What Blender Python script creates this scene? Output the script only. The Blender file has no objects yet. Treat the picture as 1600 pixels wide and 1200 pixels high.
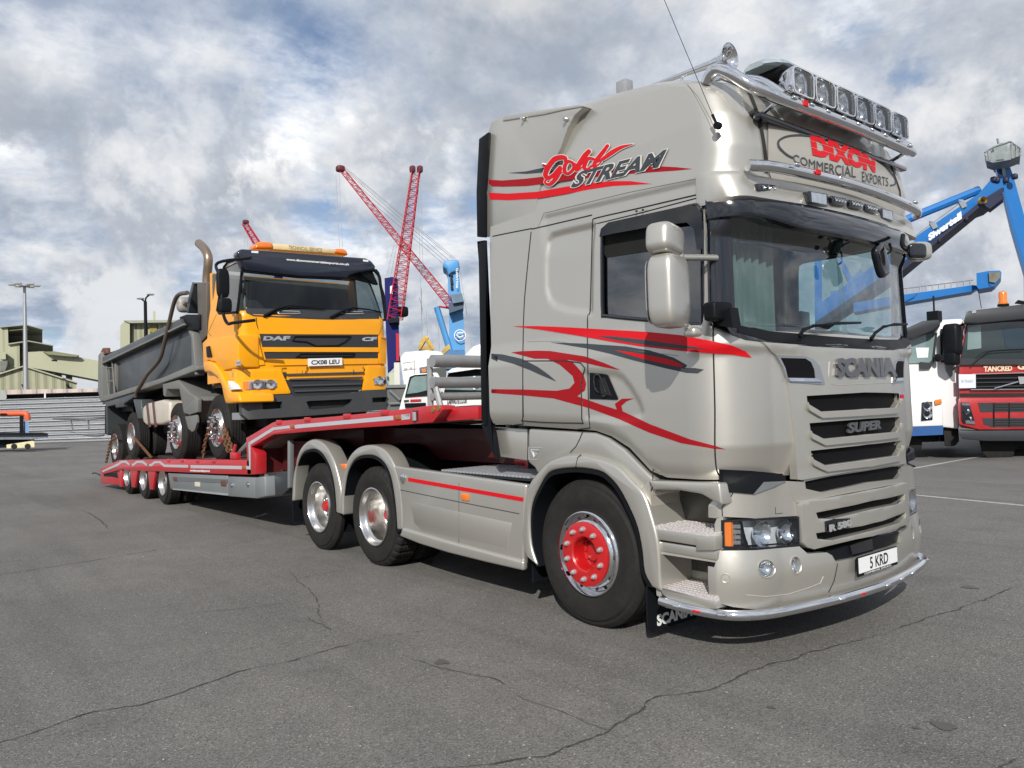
import bpy, bmesh, math, random
from mathutils import Vector, Matrix
from mathutils.bvhtree import BVHTree
from mathutils.geometry import tessellate_polygon
R = math.radians
random.seed(7)
scene = bpy.context.scene
COL = scene.collection

# ------------------------------------------------------------------ camera
FOC = 1200.0; CP = Vector((2.38, -3.70, 1.538)); YAW, PITCH, ROLL = -.892, .029, -.031
_f = Vector((math.sin(YAW)*math.cos(PITCH), math.cos(YAW)*math.cos(PITCH), math.sin(PITCH)))
_r = Vector((math.cos(YAW), -math.sin(YAW), 0)); _u = _r.cross(_f)
CR = math.cos(ROLL)*_r + math.sin(ROLL)*_u
CU = -math.sin(ROLL)*_r + math.cos(ROLL)*_u
CF = _f
cam = bpy.data.cameras.new('camera'); cam.sensor_width = 36; cam.lens = 36*FOC/1600
cam.clip_start = .05; cam.clip_end = 3000
camo = bpy.data.objects.new('camera', cam); COL.objects.link(camo)
m = Matrix((CR, CU, -CF)).transposed().to_4x4(); m.translation = CP
camo.matrix_world = m
scene.camera = camo

# ------------------------------------------------------------------ light
SUND = Vector((-.42, .45, -.375)).normalized()        # direction the light travels
sun = bpy.data.lights.new('sun', 'SUN'); sun.energy = 4.9; sun.angle = R(.5); sun.color = (1, .955, .88)
so = bpy.data.objects.new('sun', sun); COL.objects.link(so)
so.rotation_euler = SUND.to_track_quat('-Z', 'Y').to_euler()
scene.view_settings.view_transform = 'Standard'; scene.view_settings.look = 'None'
scene.view_settings.gamma = 1; scene.view_settings.exposure = 0
w = bpy.data.worlds.new('World'); scene.world = w; w.use_nodes = True
nt = w.node_tree; N = nt.nodes; L = nt.links
N.clear()
def nn(tree, typ, **kw):
    n = tree.nodes.new(typ)
    for k, v in kw.items():
        if k.startswith('i_'): n.inputs[k[2:].replace('_', ' ')].default_value = v
        else: setattr(n, k, v)
    return n
def mth(tree, op, a, b=None, c=None, clamp=False):
    n = tree.nodes.new('ShaderNodeMath'); n.operation = op; n.use_clamp = clamp
    for i, s in enumerate((a, b, c)):
        if s is None: continue
        if isinstance(s, (int, float)): n.inputs[i].default_value = s
        else: tree.links.new(s, n.inputs[i])
    return n.outputs[0]
def mixc(tree, fac, a, b):
    n = tree.nodes.new('ShaderNodeMix'); n.data_type = 'RGBA'
    for i, s in ((0, fac), (6, a), (7, b)):
        if isinstance(s, (int, float)): n.inputs[i].default_value = s
        elif isinstance(s, tuple): n.inputs[i].default_value = (*s, 1) if len(s) == 3 else s
        else: tree.links.new(s, n.inputs[i])
    return n.outputs[2]
def ramp(tree, fac, stops):
    n = tree.nodes.new('ShaderNodeValToRGB'); cr = n.color_ramp
    while len(cr.elements) < len(stops): cr.elements.new(.5)
    for e, (p, c) in zip(cr.elements, stops):
        e.position = p; e.color = (*c, 1) if isinstance(c, tuple) else (c, c, c, 1)
    tree.links.new(fac, n.inputs[0]); return n.outputs[0]
sd = -SUND
sky = nn(nt, 'ShaderNodeTexSky', sky_type='NISHITA', sun_disc=False)
sky.sun_elevation = math.asin(sd.z); sky.sun_rotation = math.atan2(sd.x, sd.y)
sky.air_density = 1.0; sky.dust_density = .6; sky.ozone_density = 2
tc = nn(nt, 'ShaderNodeTexCoord')
sep = nn(nt, 'ShaderNodeSeparateXYZ'); L.new(tc.outputs['Generated'], sep.inputs[0])
zc = mth(nt, 'ADD', mth(nt, 'MAXIMUM', sep.outputs[2], 0.0), .22)
px_ = mth(nt, 'DIVIDE', sep.outputs[0], zc); py_ = mth(nt, 'DIVIDE', sep.outputs[1], zc)
cmb = nn(nt, 'ShaderNodeCombineXYZ'); L.new(px_, cmb.inputs[0]); L.new(py_, cmb.inputs[1])
def noise(tree, vec, scale, detail=6, rough=.55, dist=0, off=None):
    n = nn(tree, 'ShaderNodeTexNoise'); n.inputs['Scale'].default_value = scale
    n.inputs['Detail'].default_value = detail; n.inputs['Roughness'].default_value = rough
    n.inputs['Distortion'].default_value = dist
    if off:
        mp = nn(tree, 'ShaderNodeMapping'); mp.inputs['Location'].default_value = off
        tree.links.new(vec, mp.inputs[0]); vec = mp.outputs[0]
    if vec is not None: tree.links.new(vec, n.inputs['Vector'])
    return n.outputs['Fac']
SKYOFF = (21.1, 5.3, 0); CUM = (3.3, 7.7, .1); SL = (-SUND.x*.16, -SUND.y*.16, 0)
# cloud density on a high sheet, and the same a little nearer the sun: their difference is the light on the cloud
cv = cmb.outputs[0]
def dens(off, sc, det): return noise(nt, cv, sc, det+2, .61, .25, off)
def shift(o, k=1.): return (o[0]+SL[0]*k, o[1]+SL[1]*k, o[2])
cA = mth(nt, 'ADD', mth(nt, 'MULTIPLY', dens(SKYOFF, .95, 8), .7), mth(nt, 'MULTIPLY', dens((9.3, 2.2, 0), 2.5, 7), .3))
cB = mth(nt, 'ADD', mth(nt, 'MULTIPLY', dens(shift(SKYOFF), .95, 8), .7), mth(nt, 'MULTIPLY', dens(shift((9.3, 2.2, 0)), 2.5, 7), .3))
lit = mth(nt, 'ADD', mth(nt, 'MULTIPLY', mth(nt, 'SUBTRACT', cA, cB), 3.1), .5, None, True)
cover = mth(nt, 'ADD', cA, ramp(nt, sep.outputs[2], [(0., .14), (.25, 0.)]))
mask = ramp(nt, cover, [(.405, 0.1), (.455, .65), (.50, 1.)])
thick = ramp(nt, cA, [(.44, 1.32), (.52, 1.06), (.63, .68)])
wisp = noise(nt, tc.outputs['Generated'], 5.5, 10, .62, .5, (1.7, .4, .9))
base = ramp(nt, mth(nt, 'ADD', mth(nt, 'MULTIPLY', lit, .62), mth(nt, 'MULTIPLY', wisp, .38)), [(.35, (3.6, 4.2, 5.2)), (.45, (5.2, 5.8, 6.8)), (.54, (7.6, 8.0, 8.7)), (.64, (10.4, 10.5, 10.6))])
tn = nn(nt, 'ShaderNodeMix', data_type='RGBA', blend_type='MULTIPLY'); tn.inputs[0].default_value = 1
L.new(base, tn.inputs[6]); L.new(thick, tn.inputs[7])
# a lower bank of cumulus near the horizon
cum = noise(nt, tc.outputs['Generated'], 2.7, 11, .60, .1, CUM); cum2 = noise(nt, tc.outputs['Generated'], 2.7, 11, .60, .1, (CUM[0]-SUND.x*.05, CUM[1]-SUND.y*.05, CUM[2]+.055))
cl_ = mth(nt, 'ADD', mth(nt, 'MULTIPLY', mth(nt, 'SUBTRACT', cum, cum2), 4.5), .5, None, True)
ctone = ramp(nt, cl_, [(.2, (4.6, 5.05, 5.8)), (.45, (6.0, 6.4, 7.1)), (.62, (8.2, 8.4, 8.8)), (.85, (10.0, 10.0, 10.0))])
cmask = mth(nt, 'MULTIPLY', ramp(nt, cum, [(.475, 0.), (.515, 1.)]), ramp(nt, sep.outputs[2], [(.0, 1.), (.30, .9), (.5, 0.)]))
low = ramp(nt, sep.outputs[2], [(0., (.66, .71, .78)), (.12, (.86, .89, .93)), (.3, (1, 1, 1))])
skyg = nn(nt, 'ShaderNodeMix', data_type='RGBA', blend_type='MULTIPLY'); skyg.inputs[0].default_value = 1
L.new(sky.outputs[0], skyg.inputs[6]); skyg.inputs[7].default_value = (1.25, 1.25, 1.3, 1)
skym = mixc(nt, mask, skyg.outputs[2], tn.outputs[2])
skym = mixc(nt, cmask, skym, ctone)
mul = nn(nt, 'ShaderNodeMix', data_type='RGBA', blend_type='MULTIPLY'); mul.inputs[0].default_value = .8
L.new(skym, mul.inputs[6]); L.new(low, mul.inputs[7])
bg = nn(nt, 'ShaderNodeBackground'); bg.inputs[1].default_value = .088
L.new(mul.outputs[2], bg.inputs[0]); wo = nn(nt, 'ShaderNodeOutputWorld'); L.new(bg.outputs[0], wo.inputs[0])

# ------------------------------------------------------------------ pixel -> point (measures taken from the photograph)
def ray(px, py):
    d = CF + (px-800)/FOC*CR + (600-py)/FOC*CU
    return CP, d.normalized()
def PY(px, py, y):
    o, d = ray(px, py); return o + d*((y-o.y)/d.y)
def PX(px, py, x):
    o, d = ray(px, py); return o + d*((x-o.x)/d.x)
def PZ(px, py, z=0.):
    o, d = ray(px, py); return o + d*((z-o.z)/d.z)
def PD(px, py, depth):
    return CP + depth*(CF + (px-800)/FOC*CR + (600-py)/FOC*CU)
def crop(ox, oy, s, pts): return [(ox+u/s, oy+v/s) for u, v in pts]

# ------------------------------------------------------------------ materials
MATS = {}
def mat(name, col, rough=.5, metal=0., coat=0., var=.08, vs=4., bump=0., bs=60., spec=.5, dirt=0., dcol=(.16, .12, .08), emit=None, alpha=None, rvar=.1, crough=.04):
    if name in MATS: return MATS[name]
    mm = bpy.data.materials.new(name); mm.use_nodes = True; t = mm.node_tree
    b = t.nodes['Principled BSDF']; tc = t.nodes.new('ShaderNodeTexCoord')
    nz = noise(t, tc.outputs['Object'], vs, 6, .6)
    lo = tuple(c*(1-var) for c in col); hi = tuple(min(1, c*(1+var)) for c in col)
    c = mixc(t, nz, lo, hi)
    if dirt:
        d = noise(t, tc.outputs['Object'], vs*.8, 9, .7, .4, (4, 2, 7))
        c = mixc(t, ramp(t, d, [(.48, 0.), (.7, dirt)]), c, dcol)
    t.links.new(c, b.inputs['Base Color'])
    b.inputs['Metallic'].default_value = metal; b.inputs['Coat Weight'].default_value = coat
    b.inputs['Coat Roughness'].default_value = crough
    b.inputs['Specular IOR Level'].default_value = spec
    rn = noise(t, tc.outputs['Object'], vs*2.3, 5, .6, 0, (2, 5, 1))
    t.links.new(mth(t, 'ADD', mth(t, 'MULTIPLY', mth(t, 'SUBTRACT', rn, .5), rvar*2), rough, None, True), b.inputs['Roughness'])
    if bump:
        bn = noise(t, tc.outputs['Object'], bs, 4, .6)
        bp = t.nodes.new('ShaderNodeBump'); bp.inputs['Strength'].default_value = bump; bp.inputs['Distance'].default_value = .01
        t.links.new(bn, bp.inputs['Height']); t.links.new(bp.outputs[0], b.inputs['Normal'])
    if emit:
        b.inputs['Emission Color'].default_value = (*emit[0], 1); b.inputs['Emission Strength'].default_value = emit[1]
    MATS[name] = mm; return mm
def glass(name, tint=(.55, .75, .72), refl=1., rough=.01, ior=1.5):
    if name in MATS: return MATS[name]
    mm = bpy.data.materials.new(name); mm.use_nodes = True; t = mm.node_tree; t.nodes.clear()
    tr = t.nodes.new('ShaderNodeBsdfTransparent'); tr.inputs[0].default_value = (*tint, 1)
    gl = t.nodes.new('ShaderNodeBsdfGlossy'); gl.inputs['Roughness'].default_value = rough
    lw = t.nodes.new('ShaderNodeLayerWeight'); fr = mth(t, 'ADD', mth(t, 'MULTIPLY', mth(t, 'POWER', lw.outputs['Facing'], 4.5), .92), .06)
    mx = t.nodes.new('ShaderNodeMixShader'); o = t.nodes.new('ShaderNodeOutputMaterial')
    t.links.new(mth(t, 'MULTIPLY', fr, refl, None, True), mx.inputs[0]); t.links.new(tr.outputs[0], mx.inputs[1]); t.links.new(gl.outputs[0], mx.inputs[2])
    t.links.new(mx.outputs[0], o.inputs[0]); MATS[name] = mm; return mm

# ------------------------------------------------------------------ objects
def tag(o, label=None, cat=None, group=None, kind=None):
    if label: o['label'] = label
    if cat: o['category'] = cat
    if group: o['group'] = group
    if kind: o['kind'] = kind
    return o
WPOS = {}
def thing(name, loc, label, cat, group=None):
    o = bpy.data.objects.new(name, None); COL.objects.link(o); o.location = loc; o.empty_display_size = .2
    WPOS[o.name] = Vector(loc); return tag(o, label, cat, group)
def finish(me, ang=35):
    for p in me.polygons: p.use_smooth = True
    try: me.set_sharp_from_angle(angle=R(ang))
    except Exception: pass
NOSPLIT = {'cab_interior', 'door_seam', 'panel_crease', 'wheel_nuts', 'vent_hole', 'deck_tread', 'step_tread', 'arch_rib', 'cab', 'ground', 'reflector', 'script_lettering', 'chassis', 'lattice', 'tread_blocks', 'rivets', 'led_row', 'windscreen_surround'}
def nosplit(n): return n in NOSPLIT or 'letter' in n or n.startswith('road') or n.endswith('_stains')
SIB = {}
def islands(bm):
    """groups of faces that belong together (touching pieces count as one)"""
    seen = set(); out = []
    for f in bm.faces:
        if f in seen: continue
        st = [f]; seen.add(f); g = []
        while st:
            a = st.pop(); g.append(a)
            for v in a.verts:
                for b in v.link_faces:
                    if b not in seen: seen.add(b); st.append(b)
        vs = [v.co for a in g for v in a.verts]
        out.append([g, [min(c[i] for c in vs) for i in range(3)], [max(c[i] for c in vs) for i in range(3)]])
        if len(out) > 400: return out
    ch = True
    while ch:
        ch = False
        for i in range(len(out)):
            for j in range(i+1, len(out)):
                a, b = out[i], out[j]
                if all(a[1][k] < b[2][k]+.012 and b[1][k] < a[2][k]+.012 for k in range(3)):
                    a[0] += b[0]; a[1] = [min(p, q) for p, q in zip(a[1], b[1])]; a[2] = [max(p, q) for p, q in zip(a[2], b[2])]; out.pop(j); ch = True; break
            if ch: break
    return out
def part(name, bm, mt, parent=None, ang=35, loc=None, **kw):
    """bm in world coordinates (loc None) or local to loc (world); pieces that stand apart become objects of their own"""
    if kw.pop('recalc', True): bmesh.ops.recalc_face_normals(bm, faces=bm.faces)
    if parent is not None and not nosplit(name) and loc is None and not kw.get('kind'):
        isl = islands(bm)
        if 1 < len(isl) <= 60:
            bm.faces.index_update(); res = []
            for g, lo, hi in isl:
                idx = set(f.index for f in g); b2 = bm.copy()
                bmesh.ops.delete(b2, geom=[f for f in b2.faces if f.index not in idx], context='FACES')
                c = Vector([(a+b)/2 for a, b in zip(lo, hi)]); pr = parent
                if parent.name in SIB: pr = min(SIB[parent.name], key=lambda q: (q[1]-c).length)[0]
                o = part1(name, b2, mt, pr, ang, None, **kw); res.append((o, c))
            bm.free()
            for o, c in res: SIB[o.name] = res
            return res[0][0]
    return part1(name, bm, mt, parent, ang, loc, **kw)
def part1(name, bm, mt, parent=None, ang=35, loc=None, **kw):
    base = Vector(loc) if loc is not None else (WPOS[parent.name] if parent else Vector((0, 0, 0)))
    if loc is None: bmesh.ops.translate(bm, verts=bm.verts, vec=-base)
    me = bpy.data.meshes.new(name); bm.to_mesh(me); bm.free(); finish(me, ang)
    ms = mt if isinstance(mt, (list, tuple)) else [mt]
    for x in ms: me.materials.append(x)
    o = bpy.data.objects.new(name, me); COL.objects.link(o)
    WPOS[o.name] = base
    if parent: o.parent = parent; o.location = base - WPOS[parent.name]
    else: o.location = base
    if kw: tag(o, **kw)
    return o
def copy_tree(o, parent=None, loc=None, rotz=None, scale=None, sx=None):
    c = o.copy(); COL.objects.link(c); c.parent = parent
    if loc is not None: c.location = loc
    if rotz is not None: c.rotation_euler.z = rotz
    if scale is not None: c.scale = scale if isinstance(scale, tuple) else (scale,)*3
    for ch in list(o.children): copy_tree(ch, c)
    return c
def copy_part(o, parent, wloc, rotz=0., scale=None):
    c = copy_tree(o, parent, Vector(wloc)-WPOS[parent.name], rotz, scale); WPOS[c.name] = Vector(wloc); return c
# ------------------------------------------------------------------ mesh helpers
def BM(): return bmesh.new()
def box(bm, x0, x1, y0, y1, z0, z1, rot=None, piv=None):
    vs = [bm.verts.new((x, y, z)) for z in (z0, z1) for x, y in ((x0, y0), (x1, y0), (x1, y1), (x0, y1))]
    for f in ((0, 3, 2, 1), (4, 5, 6, 7), (0, 1, 5, 4), (1, 2, 6, 5), (2, 3, 7, 6), (3, 0, 4, 7)): bm.faces.new([vs[i] for i in f])
    if rot is not None:
        p = piv or Vector(((x0+x1)/2, (y0+y1)/2, (z0+z1)/2))
        for v in vs: v.co = p + rot @ (v.co-p)
    return vs
def solid(bm, ring0, ring1):
    """prism between two rings of points"""
    a = [bm.verts.new(p) for p in ring0]; b = [bm.verts.new(p) for p in ring1]; n = len(a)
    fs = [bm.faces.new(a), bm.faces.new(b[::-1])]
    for i in range(n): fs.append(bm.faces.new((a[i], b[i], b[(i+1) % n], a[(i+1) % n])))
    return a+b, fs
def pprism(bm, pts, y0, y1, taper=1.):
    """pixel outline laid on plane y=y0, extruded to y1"""
    r0 = [PY(u, v, y0) for u, v in pts]
    return solid(bm, r0, [Vector((p.x, y1, p.z)) for p in r0])
def xzprism(bm, pts, y0, y1):
    return solid(bm, [Vector((x, y0, z)) for x, z in pts], [Vector((x, y1, z)) for x, z in pts])
def yzprism(bm, pts, x0, x1):
    return solid(bm, [Vector((x0, y, z)) for y, z in pts], [Vector((x1, y, z)) for y, z in pts])
def xyprism(bm, pts, z0, z1):
    return solid(bm, [Vector((x, y, z0)) for x, y in pts], [Vector((x, y, z1)) for x, y in pts])
def bev(bm, w, seg=2, ang=30):
    bmesh.ops.recalc_face_normals(bm, faces=bm.faces)
    es = [e for e in bm.edges if len(e.link_faces) == 2 and e.calc_face_angle(0) > R(ang)]
    if es: bmesh.ops.bevel(bm, geom=es, offset=w, segments=seg, affect='EDGES', profile=.5, clamp_overlap=True)
    return bm
def tube(bm, pts, r, seg=10, caps=True, closed=False):
    pts = [Vector(p) for p in pts]; n = len(pts)
    rs = r if isinstance(r, (list, tuple)) else [r]*n
    rings = []; up = None
    for i, p in enumerate(pts):
        a = pts[i-1] if (i or closed) else p; b = pts[(i+1) % n] if (i < n-1 or closed) else p
        t = (b-a).normalized() if (b-a).length > 1e-9 else Vector((0, 0, 1))
        if up is None: up = Vector((0, 0, 1)) if abs(t.z) < .9 else Vector((1, 0, 0))
        s = t.cross(up).normalized(); up = s.cross(t).normalized()
        rings.append([bm.verts.new(p + rs[i]*(math.cos(k*2*math.pi/seg)*s + math.sin(k*2*math.pi/seg)*up)) for k in range(seg)])
    for i in range(n if closed else n-1):
        A, B = rings[i], rings[(i+1) % n]
        for k in range(seg): bm.faces.new((A[k], A[(k+1) % seg], B[(k+1) % seg], B[k]))
    if caps and not closed: bm.faces.new(rings[0][::-1]); bm.faces.new(rings[-1])
    return rings
def smoothpath(pts, n=6):
    """Catmull-Rom through 3-D points"""
    P = [Vector(p) for p in pts]; P = [2*P[0]-P[1]]+P+[2*P[-1]-P[-2]]; out = []
    for i in range(1, len(P)-2):
        for k in range(n):
            t = k/n; a, b, c, d = P[i-1:i+3]
            out.append(.5*((2*b)+(c-a)*t+(2*a-5*b+4*c-d)*t*t+(3*b-a-3*c+d)*t*t*t))
    out.append(P[-2]); return out
def lathe(bm, prof, c=(0, 0, 0), axis=(0, 1, 0), seg=48, close=False):
    """prof = [(radius, distance along axis)]"""
    c = Vector(c); a = Vector(axis).normalized(); u = Vector((0, 0, 1)) if abs(a.z) < .9 else Vector((1, 0, 0))
    s = a.cross(u).normalized(); u = s.cross(a)
    rings = []
    for r, h in prof:
        if r < 1e-6: rings.append([bm.verts.new(c+a*h)]); continue
        rings.append([bm.verts.new(c+a*h+r*(math.cos(2*math.pi*k/seg)*s+math.sin(2*math.pi*k/seg)*u)) for k in range(seg)])
    m = len(rings)
    for i in range(m if close else m-1):
        A, B = rings[i], rings[(i+1) % m]
        for k in range(seg):
            k2 = (k+1) % seg
            if len(A) == 1 and len(B) == 1: break
            if len(A) == 1: bm.faces.new((A[0], B[k2], B[k]))
            elif len(B) == 1: bm.faces.new((A[k], A[k2], B[0]))
            else: bm.faces.new((A[k], A[k2], B[k2], B[k]))
    return rings
def ribbon(pts, wd):
    """2-D outline of a stroke with varying width"""
    Lp, Rp = [], []; n = len(pts)
    for i, (x, y) in enumerate(pts):
        a = pts[max(0, i-1)]; b = pts[min(n-1, i+1)]; dx, dy = b[0]-a[0], b[1]-a[1]; l = math.hypot(dx, dy) or 1
        h = (wd[i] if isinstance(wd, (list, tuple)) else wd)/2
        Lp.append((x-dy/l*h, y+dx/l*h)); Rp.append((x+dy/l*h, y-dx/l*h))
    return Lp+Rp[::-1]
def smooth2(pts, n=5, closed=False):
    if closed:
        q = smoothpath([(x, y, 0) for x, y in pts[-1:]+pts+pts[:2]], n)
        q = q[n:-n-1]
    else: q = smoothpath([(x, y, 0) for x, y in pts], n)
    return [(p.x, p.y) for p in q]
# hits: (origin, direction) -> (point, normal)
def onY(y): return lambda o, d: (o+d*((y-o.y)/d.y), Vector((0, -1, 0)))
def onX(x): return lambda o, d: (o+d*((x-o.x)/d.x), Vector((1, 0, 0)))
def onZ(z): return lambda o, d: (o+d*((z-o.z)/d.z), Vector((0, 0, 1)))
def onB(bvh):
    def f(o, d):
        h = bvh.ray_cast(o, d)
        if h[0] is None:
            best = None
            for k in range(1, 40):
                for t in (2+k*.5,):
                    q = bvh.find_nearest(o+d*t)
                    if best is None or q[3] < best[3]: best = q
            q = best; n = q[1]; return q[0], (n if n.dot(d) < 0 else -n)
        return h[0], (h[1] if h[1].dot(d) < 0 else -h[1])
    return f
def grid2(bm, step):
    """cut a flat mesh in the xy plane into cells"""
    for ax in (0, 1):
        lo = min(v.co[ax] for v in bm.verts); hi = max(v.co[ax] for v in bm.verts)
        k = math.floor(lo/step)+1
        while k*step < hi:
            p = [0, 0, 0]; p[ax] = k*step; nr = [0, 0, 0]; nr[ax] = 1
            bmesh.ops.bisect_plane(bm, geom=bm.verts[:]+bm.edges[:]+bm.faces[:], plane_co=p, plane_no=nr, dist=1e-4); k += 1
def flat(polys):
    """polygons (first outer, others holes or islands) -> filled flat mesh"""
    bm = BM(); es = []
    for pl in polys:
        vs = [bm.verts.new((x, y, 0)) for x, y in pl]
        for i in range(len(vs)): es.append(bm.edges.new((vs[i], vs[(i+1) % len(vs)])))
    bmesh.ops.triangle_fill(bm, use_beauty=True, use_dissolve=False, edges=es)
    return bm
def decal(polys, hit, off=.002, thick=0., step=8, sym=False, src=None, out=None):
    """polygons given in photograph pixels laid on a real surface; returns a 3-D mesh"""
    bm = src or flat(polys)
    if step: grid2(bm, step)
    nrm = {}
    for v in bm.verts:
        o, d = ray(v.co.x, v.co.y); p, n = hit(o, d); v.co = p+n*off; nrm[v] = n
    if sym:
        bmesh.ops.bisect_plane(bm, geom=bm.verts[:]+bm.edges[:]+bm.faces[:], plane_co=(0, 1.25, 0), plane_no=(0, 1, 0), clear_outer=True)
    if thick:
        bmesh.ops.recalc_face_normals(bm, faces=bm.faces)
        # extrude inwards
        avg = sum((f.normal for f in bm.faces), Vector()); 
        dirn = Vector((-1, 0, 0)) if abs(avg.x) > abs(avg.y) else Vector((0, 1, 0))
        old = bm.faces[:]
        r = bmesh.ops.extrude_face_region(bm, geom=old)
        nv = [g for g in r['geom'] if isinstance(g, bmesh.types.BMVert)]
        q = set(nv)
        for v in nv:
            n = v.normal
            v.co += (Vector((-1 if dirn.x else 0, 1 if not dirn.x else 0, 0)) if True else -n)*thick
    if sym:
        if thick:
            dl = [f for f in bm.faces if all(abs(v.co.y-1.25) < 1e-4 for v in f.verts)]
            if dl: bmesh.ops.delete(bm, geom=dl, context='FACES_ONLY')
        g = bmesh.ops.duplicate(bm, geom=bm.verts[:]+bm.edges[:]+bm.faces[:])['geom']
        for v in g:
            if isinstance(v, bmesh.types.BMVert): v.co.y = 2.5-v.co.y
        bmesh.ops.remove_doubles(bm, verts=bm.verts, dist=1e-5)
    if out is not None:
        me = bpy.data.meshes.new('tmp'); bm.to_mesh(me); bm.free(); out.from_mesh(me); bpy.data.meshes.remove(me); return out
    return bm
def strip(pts, w, hit, off=.0015, closed=False, out=None, r3=None, step=6):
    """a thin line along a surface through pixel points: tube of radius r3, or flat strip of pixel width w"""
    P = []
    pts = list(pts)+([pts[0]] if closed else [])
    for i in range(len(pts)-1):
        (x0, y0), (x1, y1) = pts[i], pts[i+1]; n = max(1, int(math.hypot(x1-x0, y1-y0)/step))
        P += [(x0+(x1-x0)*k/n, y0+(y1-y0)*k/n) for k in range(n)]
    P.append(pts[-1]); bm = out if out is not None else BM()
    q = []
    for u, v in P:
        p, n = hit(*ray(u, v)); q.append(p+n*off)
    tube(bm, q, r3 or w, 6)
    return bm
def text_mesh(s, bold=0., shear=0.):
    c = bpy.data.curves.new('t', 'FONT'); c.body = s; c.offset = bold; c.shear = shear; c.resolution_u = 3
    o = bpy.data.objects.new('t', c); COL.objects.link(o)
    me = bpy.data.meshes.new_from_object(o.evaluated_get(bpy.context.evaluated_depsgraph_get()))
    bpy.data.objects.remove(o); bpy.data.curves.remove(c)
    bm = BM(); bm.from_mesh(me); bpy.data.meshes.remove(me)
    bmesh.ops.remove_doubles(bm, verts=bm.verts, dist=1e-4)
    xs = [v.co.x for v in bm.verts]; ys = [v.co.y for v in bm.verts]
    x0, x1, y0, y1 = min(xs), max(xs), min(ys), max(ys)
    for v in bm.verts: v.co = ((v.co.x-x0)/(x1-x0), (v.co.y-y0)/(y1-y0), 0)
    return bm
def homog(q):
    (x0, y0), (x1, y1), (x2, y2), (x3, y3) = q     # BL BR TR TL
    dx1, dx2, dy1, dy2 = x1-x2, x3-x2, y1-y2, y3-y2; sx, sy = x0-x1+x2-x3, y0-y1+y2-y3
    den = dx1*dy2-dx2*dy1; g = (sx*dy2-dx2*sy)/den; h = (dx1*sy-sx*dy1)/den
    a, b, c = x1-x0+g*x1, x3-x0+h*x3, x0; d, e, f = y1-y0+g*y1, y3-y0+h*y3, y0
    return lambda u, v: ((a*u+b*v+c)/(g*u+h*v+1), (d*u+e*v+f)/(g*u+h*v+1))
def ptext(s, quad, hit, off=.003, bold=.02, shear=0., thick=0., step=20, out=None):
    bm = text_mesh(s, bold, shear); H = homog(quad)
    for v in bm.verts: v.co.x, v.co.y = H(v.co.x, v.co.y)
    return decal(None, hit, off, thick, step, src=bm, out=out)
def wtext(bm, s, o, U, V, w, h, off, n, bold=.02, shear=0., thick=0.):
    """text on a plane in world space: o corner, U right, V up"""
    t = text_mesh(s, bold, shear); o = Vector(o); U = Vector(U).normalized(); V = Vector(V).normalized(); n = Vector(n)
    for v in t.verts: v.co = o+U*v.co.x*w+V*v.co.y*h+n*off
    if thick:
        r = bmesh.ops.extrude_face_region(t, geom=t.faces[:])
        for g in r['geom']:
            if isinstance(g, bmesh.types.BMVert): g.co -= n*thick
    me = bpy.data.meshes.new('tmp'); t.to_mesh(me); t.free(); bm.from_mesh(me); bpy.data.meshes.remove(me)
def interp(x, tab):
    if x <= tab[0][0]: return tab[0][1]
    for (a, p), (b, q) in zip(tab, tab[1:]):
        if x <= b: return p+(q-p)*(x-a)/(b-a)
    return tab[-1][1]
def sstep(a, b, x):
    t = max(0, min(1, (x-a)/(b-a))); return t*t*(3-2*t)
champ = mat('champagne_paint', (.49, .475, .435), .33, .66, .45, .03, 2., rvar=.04, crough=.05)
champ_flat = mat('champagne_plastic', (.40, .38, .34), .42, .35, .2, .04, 3.)
blk = mat('black_plastic', (.006, .007, .009), .48, 0, .0, .2, 6., spec=.14)
blkg = mat('gloss_black', (.006, .007, .011), .12, 0, .8, .1, 3.)
mesh_blk = mat('grille_black', (.004, .004, .005), .7, 0, 0, .5, 60., bump=.3, bs=160., spec=.12)
rub = mat('tyre_rubber', (.016, .0155, .015), .75, 0, 0, .25, 9., bump=.15, bs=40., dirt=.3, dcol=(.04, .037, .034), spec=.2)
chrome = mat('chrome', (.75, .75, .76), .07, 1., 0, .03, 4., rvar=.04)
alu = mat('polished_aluminium', (.72, .70, .67), .2, 1., 0, .08, 7., rvar=.12)
steel = mat('galvanised_steel', (.36, .37, .38), .5, .6, 0, .15, 8., bump=.1, bs=30., dirt=.3, dcol=(.2, .18, .15))
redp = mat('red_paint', (.42, .008, .010), .3, 0, .5, .06, 3.)
redd = mat('red_vinyl', (.52, .004, .010), .5, 0, .0, .02, 3., spec=.25)
redd2 = mat('dark_red_vinyl', (.27, .003, .007), .5, 0, .0, .02, 3., spec=.25)
gryd = mat('grey_vinyl', (.040, .047, .056), .5, 0, .0, .03, 3., spec=.25)
pale = mat('pale_vinyl', (.55, .54, .52), .4, 0, .1, .02, 3.)
lens = glass('clear_lens', (.92, .95, .97), 1.2, .02)
amber = mat('amber_lens', (.72, .17, .01), .12, 0, .8, .1, 20.)
redl = mat('red_lens', (.45, .01, .01), .15, 0, .6, .1, 20.)
refl = mat('lamp_reflector', (.72, .74, .77), .12, 1., 0, .25, 30., rvar=.1, bump=.25, bs=26.)
wglass = glass('windscreen_glass', (.62, .77, .76), 2.0)
sglass = glass('tinted_side_glass', (.10, .12, .13), 3.2)
seam = mat('seam_dark', (.01, .01, .011), .8)
inter = mat('cab_interior', (.06, .068, .07), .8, 0, 0, .3, 5.)
cloth = mat('cab_curtain', (.12, .15, .15), .85, 0, 0, .25, 6., bump=.4, bs=12.)
plate_w = mat('number_plate_white', (.72, .73, .74), .3, 0, .2, .03, 5.)
ltext = mat('letter_black', (.01, .01, .012), .4)
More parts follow.
